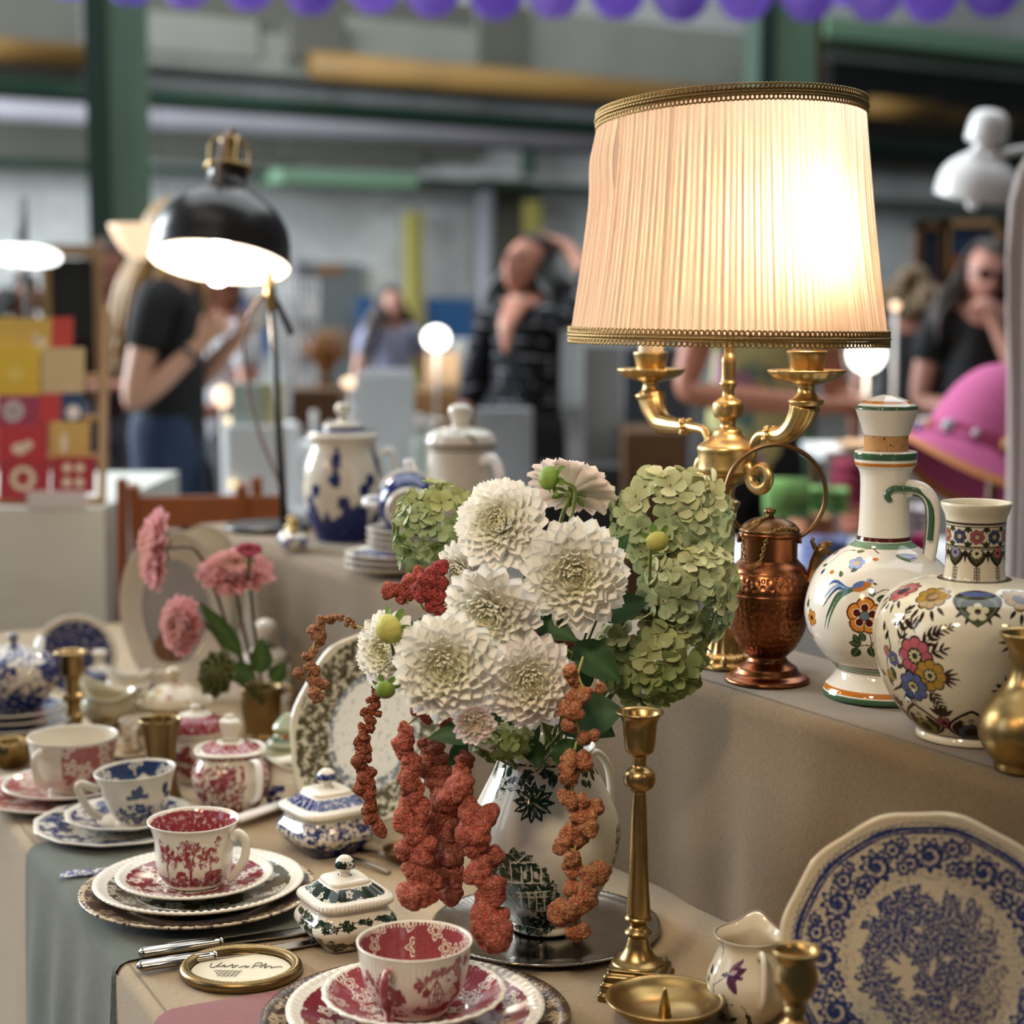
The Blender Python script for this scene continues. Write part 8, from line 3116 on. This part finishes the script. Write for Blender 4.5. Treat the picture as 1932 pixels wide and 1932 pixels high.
def person(label, pos, yaw, h=1.66, skin='#c08a70', top='#222222', trousers='#2a3446', hair='#3a281c', hairlen=0.0, arms=None, head=(0, 0, 0), lean=(0, 0), short=True, sleeves=.55, extra=None, topmat=None, tr_len=1.0, bun=False, vneck=False, glasses=False):
    """pos on the floor; faces the viewer at yaw 0; arms = {side: (elbow, wrist, hand direction, palm normal, curl)} in body space"""
    P = thing('person', label, 'person', pos, yaw)
    s = h / 1.68
    lx, ly = lean
    pel, wst, chs, nkb = v3(0, 0, .95), v3(lx * .3, ly * .3, 1.08), v3(lx * .75, ly * .75, 1.27), v3(lx, ly, 1.43)
    hc = v3(lx * 1.15, ly * 1.2 - .015, 1.575)
    verts = [pel, wst, chs, nkb, hc + v3(0, .015, -.075)]
    radii = [(.145, .115), (.125, .105), (.15, .105), (.065, .06), (.05, .05)]
    edges = [(0, 1), (1, 2), (2, 3), (3, 4)]
    sk = (verts, edges, radii)

    def add(p, r, parent):
        verts.append(p)
        radii.append(r)
        edges.append((parent, len(verts) - 1))
        return len(verts) - 1
    sh, el = {}, {}
    for sd in (-1, 1):
        a = add(v3(sd * .09, 0, .90), (.095, .095), 0)
        b = add(v3(sd * .10, -.01, .50), .062, a)
        c = add(v3(sd * .10, .02, .09), .042, b)
        d = add(v3(sd * .105, -.05, .04), .04, c)
        add(v3(sd * .11, -.14, .025), .028, d)
        S_ = v3(lx + sd * .165, ly + .0, 1.395)
        i = add(S_, .060, 3)
        E, Wr, hd, hn, cu = (arms or {}).get(sd, (v3(sd * .24, .03, 1.10) + v3(lx, ly, 0), v3(sd * .25, -.06, .85), v3(0, -.1, -1), v3(-sd, 0, 0), .35))
        E, Wr = v3(*E), v3(*Wr)
        m = add((S_ + E) / 2, .050, i)
        e = add(E, .041, m)
        f = add((E + Wr) / 2, .038, e)
        w = add(Wr, .027, f)
        hand_chain(sk, w, Wr, v3(*hd), v3(*hn), sd, cu)
        sh[sd], el[sd] = S_, E
    V, F = skin_mesh([p * s for p in verts], edges, [tuple(x * s for x in r) if isinstance(r, tuple) else (r * s, r * s) for r in radii])
    g = Geo().add(V, F)
    pi, ya, ro = head
    R = np.array(Matrix.Rotation(ya, 3, 'Z') @ Matrix.Rotation(ro, 3, 'Y') @ Matrix.Rotation(pi, 3, 'X'))
    for v, f in head_mesh(hc * s, R, s):
        g.add(v, f)
    body = g.obj('body', skin_mat(skin), P)

    def onhead(p):
        return (v3(*p) * s) @ R.T + hc * s
    # clothes: shells grown from the same joints
    tv = [pel + v3(0, 0, -.12), wst, chs, nkb - v3(0, 0, .035)]
    tr = [(.165, .135), (.15, .125), (.172, .128), (.085, .075)]
    te = [(0, 1), (1, 2), (2, 3)]
    for sd in (-1, 1):
        tv.append(sh[sd])
        tr.append((.075, .075))
        te.append((3, len(tv) - 1))
        tv.append(sh[sd] + (el[sd] - sh[sd]) * min(1, sleeves))
        tr.append((.066, .066))
        te.append((len(tv) - 2, len(tv) - 1))
        if sleeves > 1:
            Wr = v3(*(arms or {}).get(sd, (0, v3(sd * .25, -.06, .85)))[1])
            tv.append(el[sd] + (Wr - el[sd]) * (sleeves - 1))
            tr.append((.048, .048))
            te.append((len(tv) - 2, len(tv) - 1))
    V, F = skin_mesh([p * s for p in tv], te, [(a * s, b * s) for a, b in tr])
    Geo().add(V, F).obj('shirt', topmat or M('top_' + top, hx(top), .85, var=.15, vscale=8), P)
    lv = [pel + v3(0, 0, .16), pel]
    lr = [(.150, .125), (.158, .130)]
    le = [(0, 1)]
    for sd in (-1, 1):
        a0 = len(lv)
        lv += [v3(sd * .09, 0, .88), v3(sd * .10, -.01, .50), v3(sd * .10, .015, .10)]
        lr += [(.112, .112), (.085, .085), (.075, .075)]
        le += [(1, a0), (a0, a0 + 1), (a0 + 1, a0 + 2)]
    V, F = skin_mesh([p * s for p in lv], le, [(a * s, b * s) for a, b in lr])
    Geo().add(V, F).obj('trousers', M('trousers_' + trousers, hx(trousers), .85, var=.12, vscale=8), P)
    # hair
    g = Geo()
    V, F = sphere((0, 0, 0), 1.0, 36, 24)
    keep = ~((V[:, 1] < -.25) & (V[:, 2] < .52 + .25 * np.abs(V[:, 0])))
    Vh = V * np.array([.084, .104, .124]) + np.array([0, .010, .010])
    Vh = Vh * (1 + .02 * np.sin(24 * np.arctan2(V[:, 0], V[:, 1])))[:, None]
    ok = keep[F].all(1) & ((Vh[:, 2] > -.085)[F].all(1) | True)
    g.add((Vh * s) @ R.T + hc * s, F[ok])
    if hairlen:
        rd = random.Random(len(label))
        for i in range(46):
            a = rd.uniform(-1.9, 1.9)
            r0 = v3(.080 * math.sin(a), .095 * math.cos(a) + .008, rd.uniform(-.02, .05))
            p0 = onhead(r0)
            dn = np.array([0, .02, -1.0])
            l_ = hairlen * rd.uniform(.8, 1.05)
            out = (p0 - hc * s)
            out[2] = 0
            out = out / max(np.linalg.norm(out), 1e-6)
            q = [p0, p0 + out * .03 + dn * l_ * .3, p0 + out * .085 + dn * l_ * .6, p0 + out * .12 + dn * l_ + v3(rd.uniform(-.02, .02), 0, 0)]
            g.tube(spl(q, 14), np.interp(np.linspace(0, 1, 14), [0, .5, 1], [.014, .021, .005]), 7)
    if bun:
        v_, f_ = sphere((0, .10, .06), .048, 18, 12)
        g.add((v_ * s) @ R.T + hc * s, f_)
    g.obj('hair', M('hair_' + hair, hx(hair), .55, var=.3, vscale=60), P)
    # face
    for sd in (-1, 1):
        v_, f_ = sphere((sd * .030, -.083, .004), .0105, 12, 8)
        Geo().add((v_ * s) @ R.T + hc * s, f_).obj('eye', M('dark_eye', (.03, .02, .015), .2), P)
    v_, f_ = sphere((0, -.094, -.062), .012, 14, 8, (1.9, .5, .55))
    Geo().add((v_ * s) @ R.T + hc * s, f_).obj('mouth', M('lips', hx('#9a4a44'), .45), P)
    if glasses:
        g = Geo()
        for sd in (-1, 1):
            v_, f_ = sphere((sd * .032, -.098, .004), .028, 18, 10, (1, .25, .82))
            g.add((v_ * s) @ R.T + hc * s, f_)
        g.tube([onhead((-.012, -.104, .010)), onhead((.012, -.104, .010))], .004, 6)
        for sd in (-1, 1):
            g.tube([onhead((sd * .058, -.09, .008)), onhead((sd * .078, .0, .004))], .0035, 6)
        g.obj('sunglasses', M('dark_rose_lens', hx('#4a1c22'), .15), P)
    if vneck:
        q = np.array([nkb + v3(0, -.066, -.0), chs + v3(0, -.132, .085), chs + v3(-.0, -.141, -.02)])
        V_, F_ = tube(spl(q, 16) * s, np.interp(np.linspace(0, 1, 16), [0, .4, 1], [.060, .045, .012]) * s, 14, flat=.35, up=(0, -1, 0))
        Geo().add(V_, F_).obj('open_neckline', skin_mat(skin), P)
    return P, s, hc


def stand(px, Z):
    p = atd(px, 585, Z)
    return (p.x, p.y, 0)


# blond woman in black photographing, seen from her right side
W1, s_, _ = person('person with long blond hair, black t-shirt and jeans raising her hands beside the desk lamp', stand(312, 5.7), PI / 2 - .1, 1.68, '#c39479', '#101112', '#24344f', '#a88452', .42,
                   {-1: ((-.235, .05, 1.04), (-.17, -.16, 1.24), (.15, -.5, .55), (.6, 0, .2), .7), 1: ((.22, -.02, 1.08), (.03, -.24, 1.27), (-.3, -.5, .4), (-.5, 0, .1), .7)}, (.10, 0, 0), (0, -.02))
g = Geo()
f = np.linspace(0, 2 * PI, 24, endpoint=False)
d = v3(.065, -.21, .20)
d /= np.linalg.norm(d)
R = frame(d)
g.tube(np.column_stack([np.cos(f) * .034, np.sin(f) * .034, f * 0]) @ R.T + v3(-.178, -.135, 1.212) * s_, .008, 8, closed=True)
g.obj('wristwatch', M('dark_strap', (.03, .03, .035), .4), W1)
p = Vector((math.cos(PI / 2 - .1) * -.06 - math.sin(PI / 2 - .1) * -.32, math.sin(PI / 2 - .1) * -.06 + math.cos(PI / 2 - .1) * -.32, 0))
o = Geo().box(-.03, -.012, -.05, .03, .012, .06).obj('pale_mug', M('pale_ceramic', hx('#cfc6ba'), .4), None, (W1.location.x + p.x, W1.location.y + p.y, 1.345), .4, True, .01)
tag(o, 'pale object held up in the hands of the blond woman', 'held object')
person('person with reddish face and white shirt behind the blond woman, looking down', stand(420, 6.9), -.75, 1.52, '#b5745c', '#c8c8cc', '#3a3a3e', '#5a3c2c', 0,
       {-1: ((-.24, -.08, 1.08), (-.10, -.30, 1.12), (.5, -.6, .1), (0, 0, -1), .5), 1: ((.24, -.06, 1.08), (.14, -.28, 1.06), (-.4, -.6, .0), (0, 0, -1), .5)}, (.35, 0, 0))
person('person in dark maroon jumper and grey trousers partly hidden behind the blond woman', stand(200, 7.3), .5, 1.62, '#a8705a', '#2c1219', '#5a5a66', '#4a2e18', .34,
       {-1: ((-.22, -.04, 1.06), (-.06, -.26, 1.08), (.6, -.5, .1), (0, 0, -1), .5)}, (.2, 0, 0), sleeves=1.7)
person('person with dark hair bending behind the card rack at the left edge', stand(42, 8.2), .9, 1.50, '#b88068', '#6a6a70', '#33343a', '#1c1814', .12, None, (.3, 0, 0))
person('person with long dark hair and lavender top far back in the middle', stand(738, 10.0), .35, 1.47, '#b98570', '#8f8fa6', '#54586a', '#2a1a14', .30,
       {-1: ((-.24, -.02, 1.10), (-.18, -.25, 1.0), (.3, -.7, 0), (0, 0, -1), .5), 1: ((.24, -.02, 1.10), (.2, -.24, 1.0), (-.3, -.7, 0), (0, 0, -1), .5)}, (0, .3, 0))
# the person in black with white dashes, looking up with a hand at the back of the head
mB = bpy.data.materials.new('black_dashed_cloth')
t = NT(mB)
co = t.coord()
br = t.n('ShaderNodeTexBrick')
mp = t.n('ShaderNodeMapping')
t.put(mp.inputs[0], t.vmath('ADD', co, t.vmath('SCALE', t.vmath('SUBTRACT', t.noise(co, 3.0, 2, .5, out='Color'), (.5, .5, .5)), .12)))
mp.inputs['Rotation'].default_value = (PI / 2, .35, .0)
mp.inputs['Scale'].default_value = (11, 11, 11)
t.put(br.inputs['Vector'], mp.outputs[0])
br.inputs['Color1'].default_value = (.008, .008, .010, 1)
br.inputs['Color2'].default_value = (.008, .008, .010, 1)
br.inputs['Mortar'].default_value = (.20, .20, .22, 1)
br.inputs['Scale'].default_value = 1.0
br.inputs['Mortar Size'].default_value = .045
br.inputs['Brick Width'].default_value = 1.3
br.inputs['Row Height'].default_value = .62
msk = t.ramp(t.noise(co, 14, 1, .4), .47, .52)
t.done(t.bsdf(t.mix(msk, (.008, .008, .010), br.outputs['Color']), .85, 0, .2))
person('person in loose black shirt with white dashes, head tilted back, hand behind the head', stand(990, 6.4), -.62, 1.61, '#bd8068', '#0c0c0e', '#08080a', '#0d0b0a', .16,
       {1: ((.36, -.02, 1.46), (.12, .10, 1.66), (-.6, .1, .1), (0, -.5, -.6), .5), -1: ((-.25, .02, 1.12), (-.22, -.14, .92), (.2, -.6, -.5), (1, 0, 0), .5)}, (-.42, -.15, .15), (.0, .02), sleeves=1.5, topmat=mB, vneck=True)
# the person in yellow behind the table lamp
mY = bpy.data.materials.new('printed_yellow_cotton')
t = NT(mY)
co = t.coord()
k_ = t.ramp(t.noise(co, 9, 3, .6), .56, .60)
k2_ = t.ramp(t.noise(t.vmath('ADD', co, (3, 1, 2)), 7, 2, .6), .60, .64)
t.done(t.bsdf(t.mix(k2_, t.mix(k_, hx('#c9c488'), hx('#6f8f84')), hx('#b48aa6')), .85, 0, .2))
person('person in printed pale yellow t-shirt with folded forearm, head hidden behind the lampshade', stand(1415, 5.05), .25, 1.66, '#b9785c', '#c9c488', '#141416', '#4a3020', .2,
       {-1: ((-.24, -.10, 1.13), (.12, -.28, 1.10), (1, -.1, .02), (0, 0, -1), .4), 1: ((.26, -.06, 1.10), (.24, -.32, 1.09), (.3, -.9, 0), (0, 0, -1), .4)}, (.35, 0, 0), (.02, -.04), topmat=mY)
# the group at the right
person('person with light brown hair in black waistcoat over white sleeves, seen from behind', stand(1722, 6.8), 2.6, 1.50, '#a8705a', '#0e0e10', '#0b0b0d', '#6e5636', .10, None, (.15, 0, 0), bun=True)
person('person with sunglasses and black top resting the chin on one hand at the right', stand(1838, 6.12), -.12, 1.57, '#c08a78', '#0a0a0b', '#0a0a0b', '#2c1e16', .24,
       {1: ((.20, -.20, 1.10), (.055, -.17, 1.38), (-.3, -.05, .8), (-.6, .5, 0), .9), -1: ((-.20, -.02, 1.10), (.04, -.22, 1.06), (1, -.1, 0), (0, 0, -1), .4)}, (.08, .25, .12), (.02, -.02), glasses=True)
# pale mauve dress on a clothes rail at the right edge
gp_ = atd(1992, 585, 3.25)
dz = atd(1992, 262, 3.25).z
rl = thing('clothes_rail', 'steel clothes rail at the right edge carrying the pale mauve dress', 'rail', (gp_.x, gp_.y, 0))
g = Geo().tube([(-.05, 0, dz + .10), (.95, 0, dz + .10)], .012, 12)
g.obj('rail', M('rail_steel', (.5, .5, .5), .3, 1), rl)
for x in (.45, .95):
    Geo().tube([(x, 0, 0), (x, 0, dz + .10)], .013, 12).obj('upright', M('rail_steel'), rl)
dr = thing('dress', 'pale mauve dress hanging at the right edge, mostly outside the picture', 'dress', (gp_.x, gp_.y, 0))
a = np.linspace(0, 2 * PI, 120, endpoint=False)
rows = []
zs_ = [dz + .01, dz, dz - .02, dz - .06, dz - .12, dz - .22, dz - .32, dz - .45, dz - .62, dz - .80, dz - 1.0]
ws = [.012, .03, .052, .074, .086, .090, .086, .078, .072, .070, .070]
for i, (z, w) in enumerate(zip(zs_, ws)):
    f = min(1, i / 4)
    r = 1 + .10 * f * np.sin(11 * a + .3 * i) + .06 * f * np.sin(17 * a)
    rows.append(np.column_stack([w * np.cos(a) * r, (.02 + .035 * f) * np.sin(a) * r, np.full(120, z)]))
Geo().add(np.concatenate(rows)[::-1], gridF(len(rows), 120, True)).obj('cloth', M('mauve_cotton', hx('#b0a4a0'), .9, var=.06, vscale=20), dr)
g = Geo().tube(spl([(0, 0, dz), (0, 0, dz + .07), (.02, 0, dz + .115), (.0, .0, dz + .135), (-.02, 0, dz + .115)], 24), .003, 8)
g.obj('hanger_hook', M('rail_steel'), dr)
